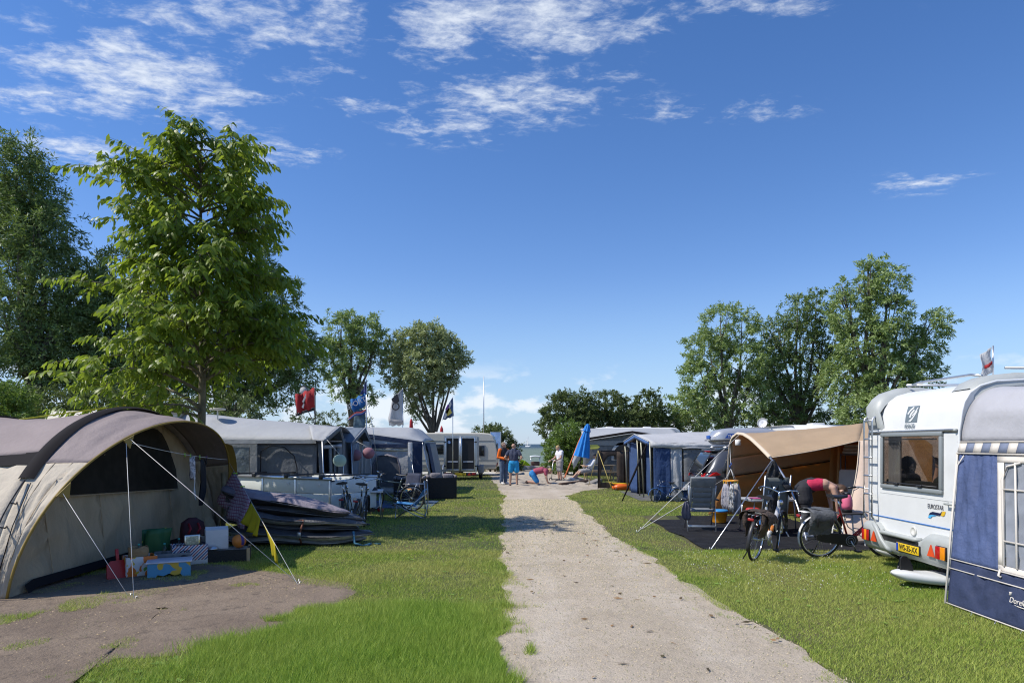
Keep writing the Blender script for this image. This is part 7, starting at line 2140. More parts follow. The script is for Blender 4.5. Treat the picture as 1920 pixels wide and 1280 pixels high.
# ================================================================== bicycles
def bike(label, pos, head, lean=0.0, frame=(.3, .02, .02), kind='dutch', bar='sweep', bag=None, scale=1.0, guard=None, bars_turn=0.0, front=True, tyre=None, frame2=None):
    fm = M('bike_paint_%d_%d_%d' % tuple(int(c * 255) for c in frame), frame, .25, .1, coat=.5)
    r_ = thing('bicycle', label, 'bicycle', pos)
    r_.rotation_euler = (lean, 0, head)
    r_.scale = (scale,) * 3
    gm = guard or BLACKP
    def wheel(cx, turn=0.0):
        rim_ = MB(); rim_.ring((0, 0, 0), (0, 1, 0), .305, .012, 40, 6)
        w_ = rim_.build('wheel', CHROME, r_, loc=(cx, 0, .345), rot=(0, 0, turn))
        MB().ring((0, 0, 0), (0, 1, 0), .325, .020, 44, 8).build('tyre', tyre or RUBBER, w_)
        sp_ = MB()
        for k in range(18):
            a = 2 * PI * k / 18
            sp_.tube([(0.02 * cos(a), .02 if k % 2 else -.02, .02 * sin(a)), (.30 * cos(a + .25 * (1 if k % 4 < 2 else -1)), 0, .30 * sin(a + .25 * (1 if k % 4 < 2 else -1)))], .0016, 4, cap=False)
        sp_.build('spokes', STEEL, w_)
        MB().lathe([(.02, -.045), (.028, -.03), (.02, 0), (.028, .03), (.02, .045)], (0, 0, 0), 12, (0, 1, 0)).build('hub', STEEL, w_)
        return w_
    wheel(0)
    if front:
        wheel(1.10, bars_turn)
    BBp, ST, HT, HB = V(.46, 0, .29), V(.30, 0, .76), V(.86, 0, .88), V(.915, 0, .68)
    MB().tube([BBp, ST, ST + V(-.02, 0, .06)], .017, 8).build('seat_tube', fm, r_)
    if kind == 'dutch':
        MB().tube([HB + V(-.01, 0, .06), V(.76, 0, .52), V(.62, 0, .37), V(.54, 0, .335), lerp(BBp, ST, .14)], .019, 8).build('step_tube', fm, r_)
        MB().tube([HB + V(0, 0, .0), BBp], .017, 8).build('down_tube', fm, r_)
    elif kind == 'single':
        MB().tube([HB + V(-.01, 0, .10), V(.72, 0, .46), BBp + V(.02, 0, .02)], [.034, .036, .034], 10).build('down_tube', frame2 or fm, r_)
    else:
        MB().tube([HT + V(0, 0, -.06), ST], .017, 8).build('top_tube', fm, r_)
        MB().tube([HB, BBp], .020, 8).build('down_tube', fm, r_)
    MB().tube([HB, HT], .021, 8).build('head_tube', fm, r_)
    for s in (-.055, .055):
        MB().tube([BBp, V(0, s, .345)], .010, 6).build('chain_stay', fm, r_)
        MB().tube([ST + V(.01, 0, -.06), V(0, s, .345)], .008, 6).build('seat_stay', fm, r_)
    # steering assembly turns a little
    fk = MB()
    for s in (-.05, .05):
        fk.tube([HB + V(.01, s * .6, -.02), V(1.02, s, .50), V(1.10, s, .345)], .012, 6)
    fk.tube([HB + V(.01, -.04, -.01), HB + V(.01, .04, -.01)], .016, 6)
    fk.build('fork', fm if kind != 'dutch' else BLACKP, r_)
    top = HT + V(-.03, 0, .14)
    MB().tube([HT, top], .013, 8).build('stem', CHROME, r_)
    if bar == 'sweep':
        hb = [(-.24, -.30, .05), (-.08, -.27, .07), (.04, -.16, .05), (.03, 0, .0), (.04, .16, .05), (-.08, .27, .07), (-.24, .30, .05)]
    else:
        hb = [(-.06, -.30, .01), (.0, -.20, .01), (.02, 0, 0), (.0, .20, .01), (-.06, .30, .01)]
    ct, stn = cos(bars_turn), sin(bars_turn)
    hb = [(x_ * ct - y_ * stn, x_ * stn + y_ * ct, z_) for (x_, y_, z_) in hb]
    MB().tube([top + Vector(h_) for h_ in hb], .011, 8).build('handlebar', CHROME, r_)
    for a, b_ in ((hb[0], hb[1]), (hb[-1], hb[-2])):
        MB().tube([top + Vector(a), top + lerp(a, b_, .75)], .017, 8).build('grip', BLACKP, r_)
        MB().tube([top + lerp(a, b_, .9) + V(.03, 0, -.01), top + lerp(a, b_, .3) + V(.05, 0, -.05)], .006, 6).build('brake_lever', STEEL, r_)
    MB().sphere(top + V(.06, .10, .05), .028, 10).build('bell', CHROME, r_)
    MB().sphere(HT + V(.10, 0, -.03), .045, 10, (1, 1, 1)).build('headlight', CHROME, r_)
    # saddle
    sp0 = ST + V(-.04, 0, .21)
    MB().tube([ST, sp0 + V(0, 0, -.03)], .013, 8).build('seat_post', CHROME, r_)
    rows = []
    for i in range(9):
        u = i / 8
        w_ = .105 * (1 - u) ** .8 + .022
        rows.append([sp0 + V(-.13 + .28 * u, w_ * cos(t_), .02 * sin(t_) * (1.6 if sin(t_) > 0 else 1.2) + .015 * (2 * u - 1) ** 2) for t_ in [j * PI / 6 for j in range(12)]])
    o_ = MB().grid(rows, closed=True); o_.face(rows[0]); o_.face(list(reversed(rows[-1])))
    o_.build('saddle', BLACKP, r_)
    for s in (-.04, .04):
        MB().ring(sp0 + V(-.07, s, -.045), (0, 1, 0), .018, .005, 12, 5).build('saddle_spring', STEEL, r_)
    # mudguards
    def mg(cx, a0, a1, mat, nm, turn=0.0):
        rows = []
        for i in range(17):
            a = a0 + (a1 - a0) * i / 16
            rows.append([V(cx + (.365 - abs(y_) * .35) * cos(a), y_, .345 + (.365 - abs(y_) * .35) * sin(a)) for y_ in (-.03, -.015, 0, .015, .03)])
        MB().grid(rows).build(nm, mat, r_, thick=.003)
    mg(0, R(20), R(205), gm, 'rear_mudguard'); mg(1.10, R(-5), R(150), gm, 'front_mudguard')
    # chain case, crank, pedals
    if kind == 'dutch':
        MB().prism([(-.10, -.035, .37), (.0, -.035, .42), (.46, -.035, .385), (.56, -.035, .36), (.585, -.035, .29), (.56, -.035, .22), (.46, -.035, .195), (.0, -.035, .27), (-.08, -.035, .30)], (0, -.035, 0)).build('chain_case', BLACKP, r_)
        MB().ring(BBp + V(0, -.074, 0), (0, 1, 0), .075, .006, 24, 5).build('chain_case_disc', GREYT, r_)
        MB().ring(BBp + V(0, -.074, 0), (0, 1, 0), .045, .005, 20, 5).build('chain_case_disc', GREYT, r_)
    else:
        MB().lathe([(.085, 0), (.088, .008), (.05, .012)], BBp + V(0, -.05, 0), 22, (0, -1, 0)).build('chain_ring', STEEL, r_)
    for s, a in ((-1, R(-62)), (1, R(118))):
        e = BBp + V(.17 * cos(a), s * .10, .17 * sin(a))
        cr = MB().tube([BBp + V(0, s * .08, 0), e], .011, 6).build('crank', STEEL, r_)
        MB().box(e + V(-.045, s * .01 - (.09 if s < 0 else 0), -.012), e + V(.045, s * .01 + (.09 if s > 0 else 0), .012), .005).build('pedal', BLACKP, cr)
    # carrier
    cz = .74
    for s in (-.06, 0, .06):
        MB().tube([(-.33, s, cz), (.22, s, cz)], .007, 6).build('carrier_bar', STEEL, r_)
    for s in (-.07, .07):
        MB().tube([(-.15, s, cz), (0, s * .9, .345)], .007, 6).build('carrier_leg', STEEL, r_)
    MB().box((-.385, -.045, .66), (-.35, .045, .70), .008).build('rear_lamp', M('tail_red', (.35, .02, .02), .3), r_)
    MB().tube([(.05, .05, .33), (-.04, .16, .0)], .010, 6).build('kickstand', BLACKP, r_)
    MB().ring((.03, .0, .52), (0, 1, 0), .045, .012, 16, 6).build('ring_lock', BLACKP, r_)
    if bag is not None:
        for s in (-1, 1):
            rows = []
            for i in range(9):
                z = cz + .02 - .36 * i / 8
                bul = .10 * sin(PI * min(1, .25 + i / 9)) + .015
                hl = .19 - .02 * abs(i / 8 - .5)
                rows.append([V(-.06 + hl * copysign(abs(cos(t_)) ** .6, cos(t_)) + .012 * sin(i * 2 + t_ * 3), s * (.085 + bul * (.5 + .5 * sin(t_))), z + .012 * sin(t_ * 3 + i)) for t_ in [j * PI / 8 for j in range(16)]])
            o_ = MB().grid(rows, closed=True); o_.face(rows[-1]); o_.face(list(reversed(rows[0])))
            pb = o_.build('pannier', bag, r_)
            MB().grid([[V(-.25 + .38 * j / 8, s * (.09 + .13 * sin(PI / 2 * min(1, i / 4))) + s * .008, cz + .045 - .16 * (i / 6) ** 1.6 + .01 * sin(j * 1.3)) for j in range(9)] for i in range(7)]).build('flap', bag, pb, thick=.006)
            for xv in (-.17, .05):
                MB().box((xv - .018, s * .222, cz - .20), (xv + .018, s * .232, cz - .06), .003).build('buckle_strap', BLACKP, pb)
        MB().grid([[V(-.25 + .38 * j / 8, -.10 + .20 * i / 4, cz + .05 + .012 * sin(j + i)) for j in range(9)] for i in range(5)]).build('bag_top', bag, r_, thick=.01)
    return r_
BROWN = M('brown_canvas_bag', (.060, .042, .032), .85, var=.35, vs=7, bump=.6, bs=12)
GREYB = M('grey_canvas_bag', (.085, .09, .098), .85, var=.25, vs=7, bump=.5, bs=12)
hd = atan2(.78, .62)
bike('silver and orange bicycle with brown saddlebags at the edge of the lawn', (3.72, 10.50, 0), hd, R(7), (.55, .56, .57), 'single', 'sweep', BROWN, bars_turn=R(14), frame2=M('silver_orange_tube', (.58, .58, .58), .3, .2), guard=M('dark_guard', (.03, .03, .035), .4))
MB().tube([(.72, 0, .47), (.62, 0, .40)], .0375, 10).build('orange_band', M('orange_paint', (.62, .20, .03), .35), [o for o in COL.objects if o.name.startswith('bicycle')][-1] if False else bpy.data.objects['bicycle'])
bike('red bicycle with grey saddlebags leaning by the beige tent', (4.86, 10.80, 0), R(4), R(5), (.33, .012, .018), 'dutch', 'sweep', GREYB, guard=M('white_guard', (.70, .70, .68), .35))
bike('dark bicycle seen end on beside the luggage trailer', (-3.16, 13.75, 0), R(93), R(6), (.03, .03, .032), 'dutch', 'sweep', None, bars_turn=R(10))
bike('second dark bicycle parked close behind the luggage trailer corner', (-3.42, 14.15, 0), R(98), R(-7), (.05, .045, .03), 'diamond', 'flat', None)
bike('green diamond frame bicycle beside the blue folding chair', (-2.68, 18.3, 0), R(176), R(-4), (.10, .14, .13), 'diamond', 'flat', None, bars_turn=R(24))
bike('small blue and black child bicycle leaning by the dark grey car', G(1288, 941) + V(-.3, 0, 0), R(184), R(6), (.03, .10, .30), 'diamond', 'flat', None, scale=.62, guard=M('blue_guard', (.04, .16, .45), .4), bars_turn=R(20))

# ================================================================== camping chairs and tables
def recliner(label, pos, rz):
    """padded folding chair seen from behind: local +y is where the sitter looks"""
    r_ = thing('camping_chair', label, 'chair', pos, rz)
    PADM = M('chair_grey_pad', (.19, .205, .215), .75, var=.12, vs=6, bump=.3, bs=30); PADL = M('chair_grey_pad_light', (.27, .29, .30), .75, var=.1, vs=6)
    def bk(t_, y=0.0):
        a = V(0, -.10, .46); b_ = V(0, -.36, 1.12)
        return lerp(a, b_, t_) + V(0, y, 0)
    dirb = (bk(1) - bk(0)).normalized()
    nrm = V(0, -dirb.z, dirb.y).normalized()
    def slab(t0, t1, w_, th, nm, mat):
        a, b_ = bk(t0), bk(t1)
        m4 = frame4(lerp(a, b_, .5), (1, 0, 0), dirb)
        MB().box((-w_, -(b_ - a).length / 2, -th / 2), (w_, (b_ - a).length / 2, th / 2), .02, m4).build(nm, mat, r_)
    for k in range(4):
        slab(.05 + .165 * k, .05 + .165 * (k + 1) - .012, .19, .05, 'back_segment', PADM)
    slab(.72, 1.02, .25, .075, 'head_cushion', PADM)
    for s in (-1, 1):
        m4 = frame4(lerp(bk(.03), bk(.72), .5), (1, 0, 0), dirb)
        L_ = (bk(.72) - bk(.03)).length / 2
        MB().box((s * .225 - .03, -L_, -.025), (s * .225 + .03, L_, .02), .015, m4).build('back_bolster', PADL, r_)
        MB().tube([bk(0) + V(s * .265, .02, -.05), bk(.75) + V(s * .265, .02, 0)], .014, 8).build('back_tube', ALU, r_)
        MB().tube([(s * .28, -.24, 0), (s * .29, .02, .64)], .014, 8).build('leg', ALU, r_)
        MB().tube([(s * .27, .32, 0), (s * .28, .06, .60)], .014, 8).build('leg', ALU, r_)
        MB().box((s * .31 - .03, -.24, .645), (s * .31 + .03, .22, .675), .012).build('armrest', BLACKP, r_)
        MB().box((s * .28 - .02, -.26, .0), (s * .28 + .02, -.22, .03), .006).build('foot_cap', BLACKP, r_)
    MB().box((-.24, -.12, .40), (.24, .36, .45), .02).build('seat', PADM, r_)
    MB().tube([(-.28, -.06, .43), (.28, -.06, .43)], .012, 8).build('cross_tube', BLACKP, r_)
    MB().box((-.28, -.215, .09), (.28, -.195, .14), .006).build('foot_bar', ALU, r_)
    return r_
rc = G(1318, 997)
recliner('grey padded camping chair seen from behind on the black ground sheet', rc + V(0, .2, 0), R(-6))
hang('cloth_bag', 'small mauve bag hanging from the armrest of the padded chair', 'bag', rc + V(-.34, .02, .62), [(-.04, .04, 0), (-.09, .09, .10), (-.12, .11, .22), (-.10, .12, .32), (-.02, .08, .38)], M('mauve_cloth', (.17, .155, .19), .9, var=.15, vs=8), .03, rotv=(1, .2, 0))
# blue low folding chair, seen from the side, facing left
bc = thing('folding_chair', 'low blue folding chair with grey head band on the lawn', 'chair', G(772, 970), R(90))
SEATB = M('bright_blue_cloth', (.055, .23, .48), .8, var=.1, vs=5, bump=.3, bs=12, trans=.1); CHG = M('chair_slate', (.085, .095, .12), .8)
# local +y looks towards the sitter's front (world -x after rotation)
MB().grid(surf(lambda u, v: V(-.27 + .54 * u, -.32 + .22 * (1 - v) + .05 * sin(PI * u) * -1, .34 + .36 * v), 8, 8, .015, 2, 181)).build('back_cloth', SEATB, bc, thick=.006)
MB().grid(surf(lambda u, v: V(-.27 + .54 * u, -.33 - .03 * v, .70 + .20 * v), 8, 4, .01, 2, 182)).build('head_band', CHG, bc, thick=.008)
MB().grid(surf(lambda u, v: V(-.27 + .54 * u, -.10 + .50 * v, .33 + .05 * v - .05 * sin(PI * u)), 8, 8, .01, 2, 183)).build('seat_cloth', SEATB, bc, thick=.006)
for s in (-.28, .28):
    MB().tube([(s, -.36, 0), (s, -.36, .55), (s, -.34, .92)], .012, 8).build('back_post', STEEL, bc)
    MB().tube([(s, .36, 0), (s, -.02, .32), (s, -.34, .58)], .012, 8).build('leg', STEEL, bc)
    MB().tube([(s, .40, .38), (s, -.10, .10), (s, -.36, .0)], .012, 8).build('leg', STEEL, bc)
MB().tube([(-.28, .36, .02), (.28, .40, .38)], .010, 8).build('cross_brace', STEEL, bc)
MB().tube([(.28, .36, .02), (-.28, .40, .38)], .010, 8).build('cross_brace', STEEL, bc)
MB().tube([(-.28, -.36, .02), (.28, -.36, .33)], .010, 8).build('cross_brace', STEEL, bc)
MB().tube([(.28, -.36, .02), (-.28, -.36, .33)], .010, 8).build('cross_brace', STEEL, bc)
# black wicker seats with grey cushions
CUSH = M('grey_cushion', (.20, .185, .195), .9, var=.15, vs=5, bump=.3, bs=14); WICK = M('black_wicker', (.016, .015, .015), .7, var=.4, vs=40, bump=.5, bs=80)
def wicker(label, pos, rz, w_, dep):
    r_ = thing('garden_sofa', label, 'sofa', pos, rz)
    for s in (-1, 1):
        MB().prism([(s * w_ / 2, -dep / 2, .03), (s * w_ / 2, dep / 2, .03), (s * w_ / 2, dep / 2 + .16, .70), (s * w_ / 2, -dep / 2 - .02, .70)], (s * -.06, 0, 0)).build('side', WICK, r_)
    MB().prism([(-w_ / 2 + .06, -dep / 2 - .02, .03), (w_ / 2 - .06, -dep / 2 - .02, .03), (w_ / 2 - .06, -dep / 2 - .02, .70), (-w_ / 2 + .06, -dep / 2 - .02, .70)], (0, .06, 0)).build('back', WICK, r_)
    MB().box((-w_ / 2 + .06, -dep / 2 + .05, .06), (w_ / 2 - .06, dep / 2 - .02, .34)).build('seat_base', WICK, r_)
    MB().box((-w_ / 2 + .07, -dep / 2 + .06, .345), (w_ / 2 - .07, dep / 2, .50), .06).build('seat_cushion', CUSH, r_)
    for k in (0, 1):
        MB().box((-w_ / 2 + .08 + k * (w_ / 2 - .07), -dep / 2 + .05, .51), (-.01 + k * (w_ / 2 - .07), -dep / 2 + .22, .86 - .03 * k), .07).build('back_cushion', CUSH, r_)
    for s in (-1, 1):
        MB().tube([(s * (w_ / 2 - .03), -dep / 2, .735), (s * (w_ / 2 - .03), dep / 2 + .1, .735)], .05, 10).build('arm_roll', CUSH, r_)
    return r_
wicker('black wicker garden sofa with grey cushions on the lawn before the light grey awning', (-2.35, 22.6, 0), R(12), .95, .72)
wicker('black wicker seat with grey cushion behind the blue folding chair', (-3.25, 21.7, 0), R(4), .95, .70)
tag(MB().grid([[(-4.5 + 2.2 * i / 10, 19.0 + 2.6 * j / 6, .014 + .01 * sin(i * 1.7 + j)) for i in range(11)] for j in range(7)]).build('lawn_mat', M('blue_mat', (.035, .075, .16), .85, var=.2, vs=4, bump=.4, bs=30)), 'blue mat laid on the lawn before the awnings', 'mat')
TBL = M('table_top_pale', (.55, .58, .60), .4)
def ftable(label, pos, rz, L, wd, H, mat=TBL):
    r_ = thing('folding_table', label, 'table', pos, rz)
    MB().box((-L / 2, -wd / 2, H - .03), (L / 2, wd / 2, H), .008).build('table_top', mat, r_)
    MB().box((-L / 2 - .006, -wd / 2 - .006, H - .045), (L / 2 + .006, wd / 2 + .006, H - .031), .003).build('edge_rail', ALU, r_)
    for sx in (-1, 1):
        for sy in (-1, 1):
            MB().tube([(sx * (L / 2 - .08), sy * (wd / 2 - .06), H - .04), (sx * (L / 2 - .02), sy * (wd / 2 - .02), 0)], .014, 8).build('leg', ALU, r_)
        MB().tube([(sx * (L / 2 - .05), -wd / 2 + .05, .3), (sx * (L / 2 - .05), wd / 2 - .05, .3)], .010, 6).build('leg_brace', ALU, r_)
    return r_
ftable('pale camping table with a black bag behind the dark bicycles', (-3.72, 16.3, 0), R(8), 1.25, .62, .70)
r_ = thing('holdall', 'limp black bag lying on the camping table behind the bicycles', 'bag', (-3.45, 16.2, .703), R(12))
rows = []
for i in range(10):
    z = .30 * (i / 9)
    rows.append([(.26 * (1 - .75 * (i / 9) ** 1.5) * cos(t_) - .10 * i / 9, .15 * (1 - .7 * i / 9) * sin(t_), z + .02 * sin(t_ * 3 + i)) for t_ in [j * PI / 8 for j in range(16)]])
o_ = MB().grid(rows, closed=True); o_.face(rows[-1]); o_.build('body', M('black_nylon', (.012, .012, .014), .6, var=.3, vs=10), r_)
MB().tube([(-.25, 0, .05), (-.22, 0, .38), (-.1, 0, .30)], .012, 6).build('strap', BLACKP, r_)
ftable('glass topped folding table under the mint paper lantern', (-4.05, 17.6, 0), R(4), .95, .6, .98, glass('table_glass', (.6, .68, .7), .3, .08))
r_ = thing('drawbar_lock', 'small red and black cable lock lying on the grass by the bicycles', 'lock', G(712, 959))
MB().tube([(-.5, .1, .30), (-.25, 0, .12), (0, 0, .04)], .018, 6).build('cable', BLACKP, r_)
MB().box((-.06, -.04, .0), (.10, .05, .09), .025).build('case', RED, r_)
# second folding chair with a book bag behind the green bicycle
c2 = thing('folding_chair', 'navy folding chair with a colourful book on its seat behind the green bicycle', 'chair', (-3.15, 20.3, 0), R(150))
NAVY = M('navy_cloth', (.035, .045, .085), .85, var=.2, vs=6)
MB().grid(surf(lambda u, v: V(-.26 + .52 * u, -.28 - .10 * v, .42 + .50 * v), 6, 6, .02, 2, 184)).build('back_cloth', NAVY, c2, thick=.006)
MB().grid(surf(lambda u, v: V(-.26 + .52 * u, -.26 + .50 * v, .41 - .05 * sin(PI * u)), 6, 6, .02, 2, 185)).build('seat_cloth', NAVY, c2, thick=.006)
for s in (-.27, .27):
    MB().tube([(s, -.40, .95), (s, -.28, .42), (s, .28, 0)], .012, 8).build('leg', BLACKP, c2)
    MB().tube([(s, .25, .43), (s, -.30, 0)], .012, 8).build('leg', BLACKP, c2)
tag(MB().box((-.15, -.1, 0), (.15, .1, .02), .003).build('book', printmat('book_cover', (.15, .35, .40), [((.6, .3, .1), .5, .53), ((.55, .55, .2), .62, .64)], 9, 4), loc=(-3.12, 20.2, .43), rot=(R(18), 0, R(20))), 'colourful book lying on the navy folding chair', 'book')

# ================================================================== canopy contents
tb = ftable('grey camping table with cups under the beige canopy', (5.35, 13.9, 0), R(4), 1.25, .68, .70, M('table_grey', (.42, .43, .44), .4))
CUPR = M('red_cup', (.50, .02, .04), .35)
for (px, y_, lb) in ((1460, 13.75, 'red cup standing nearer the washing on the camping table'), (1490, 13.8, 'red cup standing nearer the woman on the camping table')):
    q = P(px, 0, y_); r_ = thing('cup', lb, 'cup', (q.x, y_, .702), group='red cups on the camping table')
    MB().lathe([(.030, 0), (.040, .10), (.043, .10), (.036, .012), (0, .012)], n=16).build('body', CUPR, r_)
    MB().ring((.045, 0, .05), (0, 1, 0), .022, .005, 12, 5).build('handle', CUPR, r_)
q = P(1475, 0, 13.7)
r_ = thing('sun_cream_bottle', 'tall orange bottle with pale cap between the red cups', 'bottle', (q.x, 13.7, .702))
MB().lathe([(.036, 0), (.040, .01), (.040, .15), (.030, .17), (0, .17)], n=16).build('body', M('orange_plastic', (.75, .25, .03), .35), r_)
MB().lathe([(.026, .17), (.024, .24), (.015, .25), (0, .25)], n=14).build('cap', WHITE, r_)
q = P(1418, 0, 13.7)
r_ = tag(MB().lathe([(.10, 0), (.14, .012), (.15, .02), (.10, .015), (0, .012)], n=22).build('plate', M('pink_plate', (.62, .10, .30), .4), loc=(q.x, 13.7, .703)), 'pink plate near the end of the camping table', 'plate')
q = P(1448, 0, 14.2)
r_ = thing('squeeze_bottle', 'red and white sauce bottle on the far side of the camping table', 'bottle', (q.x, 14.1, .702))
MB().lathe([(.038, 0), (.04, .12), (.03, .18), (.012, .21), (.008, .24)], n=14).build('body', M('sauce_red', (.55, .03, .02), .4), r_)
MB().lathe([(.0405, .04), (.0405, .10)], n=14).build('band', WHITE, r_)
# jacket on the back of a chair
ch2 = thing('folding_chair', 'aluminium folding chair with a black jacket at the camping table', 'chair', (5.03, 13.38, 0), R(8))
MB().grid(surf(lambda u, v: V(-.24 + .48 * u, -.24 - .10 * v, .46 + .70 * v), 6, 6, .01, 2, 186)).build('back_cloth', M('green_grey_cloth', (.14, .15, .14), .9), ch2, thick=.008)
MB().box((-.24, -.24, .42), (.24, .22, .46), .015).build('seat', M('green_grey_cloth', (.14, .15, .14), .9), ch2)
for s in (-.26, .26):
    MB().tube([(s, -.36, 1.20), (s, -.22, .44), (s, .26, 0)], .013, 8).build('leg', ALU, ch2)
    MB().tube([(s, .22, .45), (s, -.30, 0)], .013, 8).build('leg', ALU, ch2)
r_ = thing('jacket', 'black jacket hung over the chair back under the canopy', 'jacket', (5.0, 13.12, .05))
JK = M('black_jacket', (.013, .013, .015), .6, var=.4, vs=7, bump=.6, bs=7)
rows = []
for i in range(15):
    v = i / 14; z = 1.40 - .92 * v
    w_ = .035 + .135 * min(1, v * 3.2) ** .8 - .035 * v
    rows.append([(w_ * cos(t_) + .05 * v * sin(v * 6) + .012 * sin(t_ * 4 + i), .055 * sin(t_) * (1 + .5 * sin(t_ * 5 + i * .7)), z + .015 * sin(t_ * 4) + .05 * cos(t_) * (1 - v)) for t_ in [j * PI / 12 for j in range(24)]])
o_ = MB().grid(rows, closed=True); o_.face(rows[0]); o_.build('body', JK, r_)
MB().grid([[(.10 + .24 * i / 8 + .02 * sin(k * 2), -.05 - .03 * sin(i + k), 1.22 - .30 * i / 8 - .17 * k / 4 - .05 * (i / 8) * (k / 4)) for i in range(9)] for k in range(5)]).build('sleeve', JK, r_, thick=.04)
MB().tube([(-.08, -.055, 1.05), (-.09, -.07, .8), (-.07, -.075, .55)], .006, 5).build('zip', STEEL, r_)
MB().tube([(0, .0, 1.38), (.0, .02, 1.50)], .006, 5).build('loop', JK, r_)
# red bag, cooler, shoes under the table
tag(MB().box((-.14, -.10, 0), (.14, .10, .42), .05).build('shopping_bag', M('red_bag', (.45, .03, .03), .6, var=.2, vs=6), loc=(5.15, 14.6, .02)), 'red shopping bag standing under the camping table', 'bag')
tag(MB().lathe([(.10, 0), (.11, .02), (.11, .22), (.115, .23), (.0, .24)], n=18).build('steel_pot', PANM, loc=(5.36, 14.2, .03)), 'steel pot on the ground sheet under the camping table', 'pot')
tag(MB().box((-.06, -.05, 0), (.06, .05, .22), .02).build('water_jug', M('blue_jug', (.03, .15, .45), .4), loc=(5.12, 13.95, .03)), 'blue jug standing under the camping table', 'jug')
for k, (x_, y_, lb) in enumerate(((4.95, 13.5, 'dark flip flop on the ground sheet before the table'), (5.20, 13.42, 'dark flip flop lying nearer the table leg'))):
    r_ = thing('flip_flop', lb, 'shoe', (x_, y_, .035), R(20 + 40 * k))
    MB().prism([(-.05, -.13, 0), (.03, -.13, 0), (.045, -.02, 0), (.05, .10, 0), (0, .14, 0), (-.05, .10, 0), (-.04, 0, 0)], (0, 0, .02)).build('sole', BLACKP, r_)
    MB().tube([(-.045, .0, .02), (0, .05, .045), (0, .08, .022), (0, .05, .045), (.045, .0, .02)], .007, 5).build('strap', BLACKP, r_)
# shelf with folded beds in the tent
sh = thing('camp_shelf', 'dark camp shelf with folded blankets inside the beige tent', 'shelf', (7.75, 15.0, 0), R(-40))
for z in (.1, .62, 1.15, 1.55):
    MB().box((-.45, -.2, z), (.45, .2, z + .025)).build('shelf_board', M('shelf_brown', (.06, .045, .04), .8), sh)
for sx in (-.45, .43):
    for sy in (-.2, .18):
        MB().box((sx, sy, 0), (sx + .02, sy + .02, 1.6)).build('upright', BLACKP, sh)
for k in range(3):
    MB().box((-.42 + .02 * k, -.18, 1.576 + .075 * k), (.40 - .03 * k, .18, 1.648 + .075 * k), .03).build('folded_blanket', M('grey_blanket', (.30, .27, .24), .9, var=.2, vs=6), sh)
tag(MB().box((-.42, -.06, 0), (.42, .06, .95), .09).build('folded_bed', M('cream_mattress', (.40, .36, .30), .85, var=.08, vs=3), loc=(7.35, 14.5, .32), rot=(R(-12), 0, R(-40))), 'pale folded camp bed leaning inside the beige tent', 'bed')
# stool with pink jug
stl = thing('folding_stool', 'white steel stool with dark seat before the beige tent wall', 'stool', (5.93, 12.05, 0), R(10))
MB().box((-.22, -.17, .565), (.22, .17, .595), .02).build('seat', M('dark_seat', (.05, .045, .045), .6), stl)
for sx in (-1, 1):
    for sy in (-1, 1):
        MB().tube([(sx * .17, sy * .12, .565), (sx * .23, sy * .15, .02), (sx * .235, sy * .155, 0)], .013, 8).build('leg', M('cream_steel', (.60, .60, .56), .4), stl)
    MB().tube([(sx * .20, -.14, .30), (sx * .20, .14, .30)], .010, 6).build('brace', M('cream_steel', (.60, .60, .56), .4), stl)
MB().tube([(-.17, -.10, .55), (0, .0, .34), (.2, -.13, .16)], .010, 6).build('brace', M('cream_steel', (.60, .60, .56), .4), stl)
jg = thing('water_jug', 'pink jug with black lid standing on the stool', 'jug', (5.90, 12.02, .597))
MB().lathe([(.080, 0), (.085, .05), (.085, .055)], n=22).build('base', BLACKP, jg)
MB().lathe([(.084, .055), (.092, .12), (.088, .22), (.065, .30), (.05, .32)], n=22).build('body', M('pink_plastic', (.70, .15, .25), .35), jg)
MB().lathe([(.055, .315), (.058, .34), (.03, .36), (0, .36)], n=18).build('lid', BLACKP, jg)
MB().tube([(-.05, 0, .34), (-.13, 0, .32), (-.12, 0, .20), (-.08, 0, .16)], .012, 8).build('handle', BLACKP, jg)
# bucket
bk_ = thing('bucket', 'orange bucket with blue lid on the black ground sheet', 'bucket', G(1351, 982) + V(0, .1, .03))
MB().lathe([(.145, 0), (.15, .01), (.18, .22), (.195, .225), (.195, .245), (.17, .245), (0, .24)], n=26).build('tub', M('orange_tub', (.72, .30, .015), .4), bk_)
MB().lathe([(.20, .246), (.205, .262), (.19, .285), (.15, .29), (0, .285)], n=26).build('lid', M('blue_lid', (.04, .26, .58), .4), bk_)
# hanging airer with washing
q = P(1370, 901, 13.6)
ar = thing('hanging_airer', 'round orange peg airer hung from the tent guy rope', 'airer', q)
MB().ring((0, 0, 0), (0, 0, 1), .14, .014, 30, 8).build('ring', M('orange_airer', (.75, .32, .02), .4), ar)
for k in range(4):
    a = k * PI / 2 + .3
    MB().tube([(.13 * cos(a), .13 * sin(a), .01), (0, 0, .24)], .004, 5).build('cord', ROPE, ar)
MB().tube([(0, 0, .24), (-.02, 0, .30), (.02, 0, .33), (.0, 0, .36)], .010, 6).build('hook', M('blue_hook', (.05, .12, .42), .4), ar)
MB().tube([(0, 0, .36), hoop(.80) - q], .004, 5).build('cord', ROPE, ar)
for k in range(10):
    a = k * 2 * PI / 10
    MB().box((.14 * cos(a) - .01, .14 * sin(a) - .006, -.06), (.14 * cos(a) + .01, .14 * sin(a) + .006, -.012), .003).build('peg', [PEGG, M('yellow_peg', (.7, .5, .04), .5), M('orange_airer', (.75, .32, .02), .4), M('blue_hook', (.05, .12, .42), .4)][k % 4], ar)
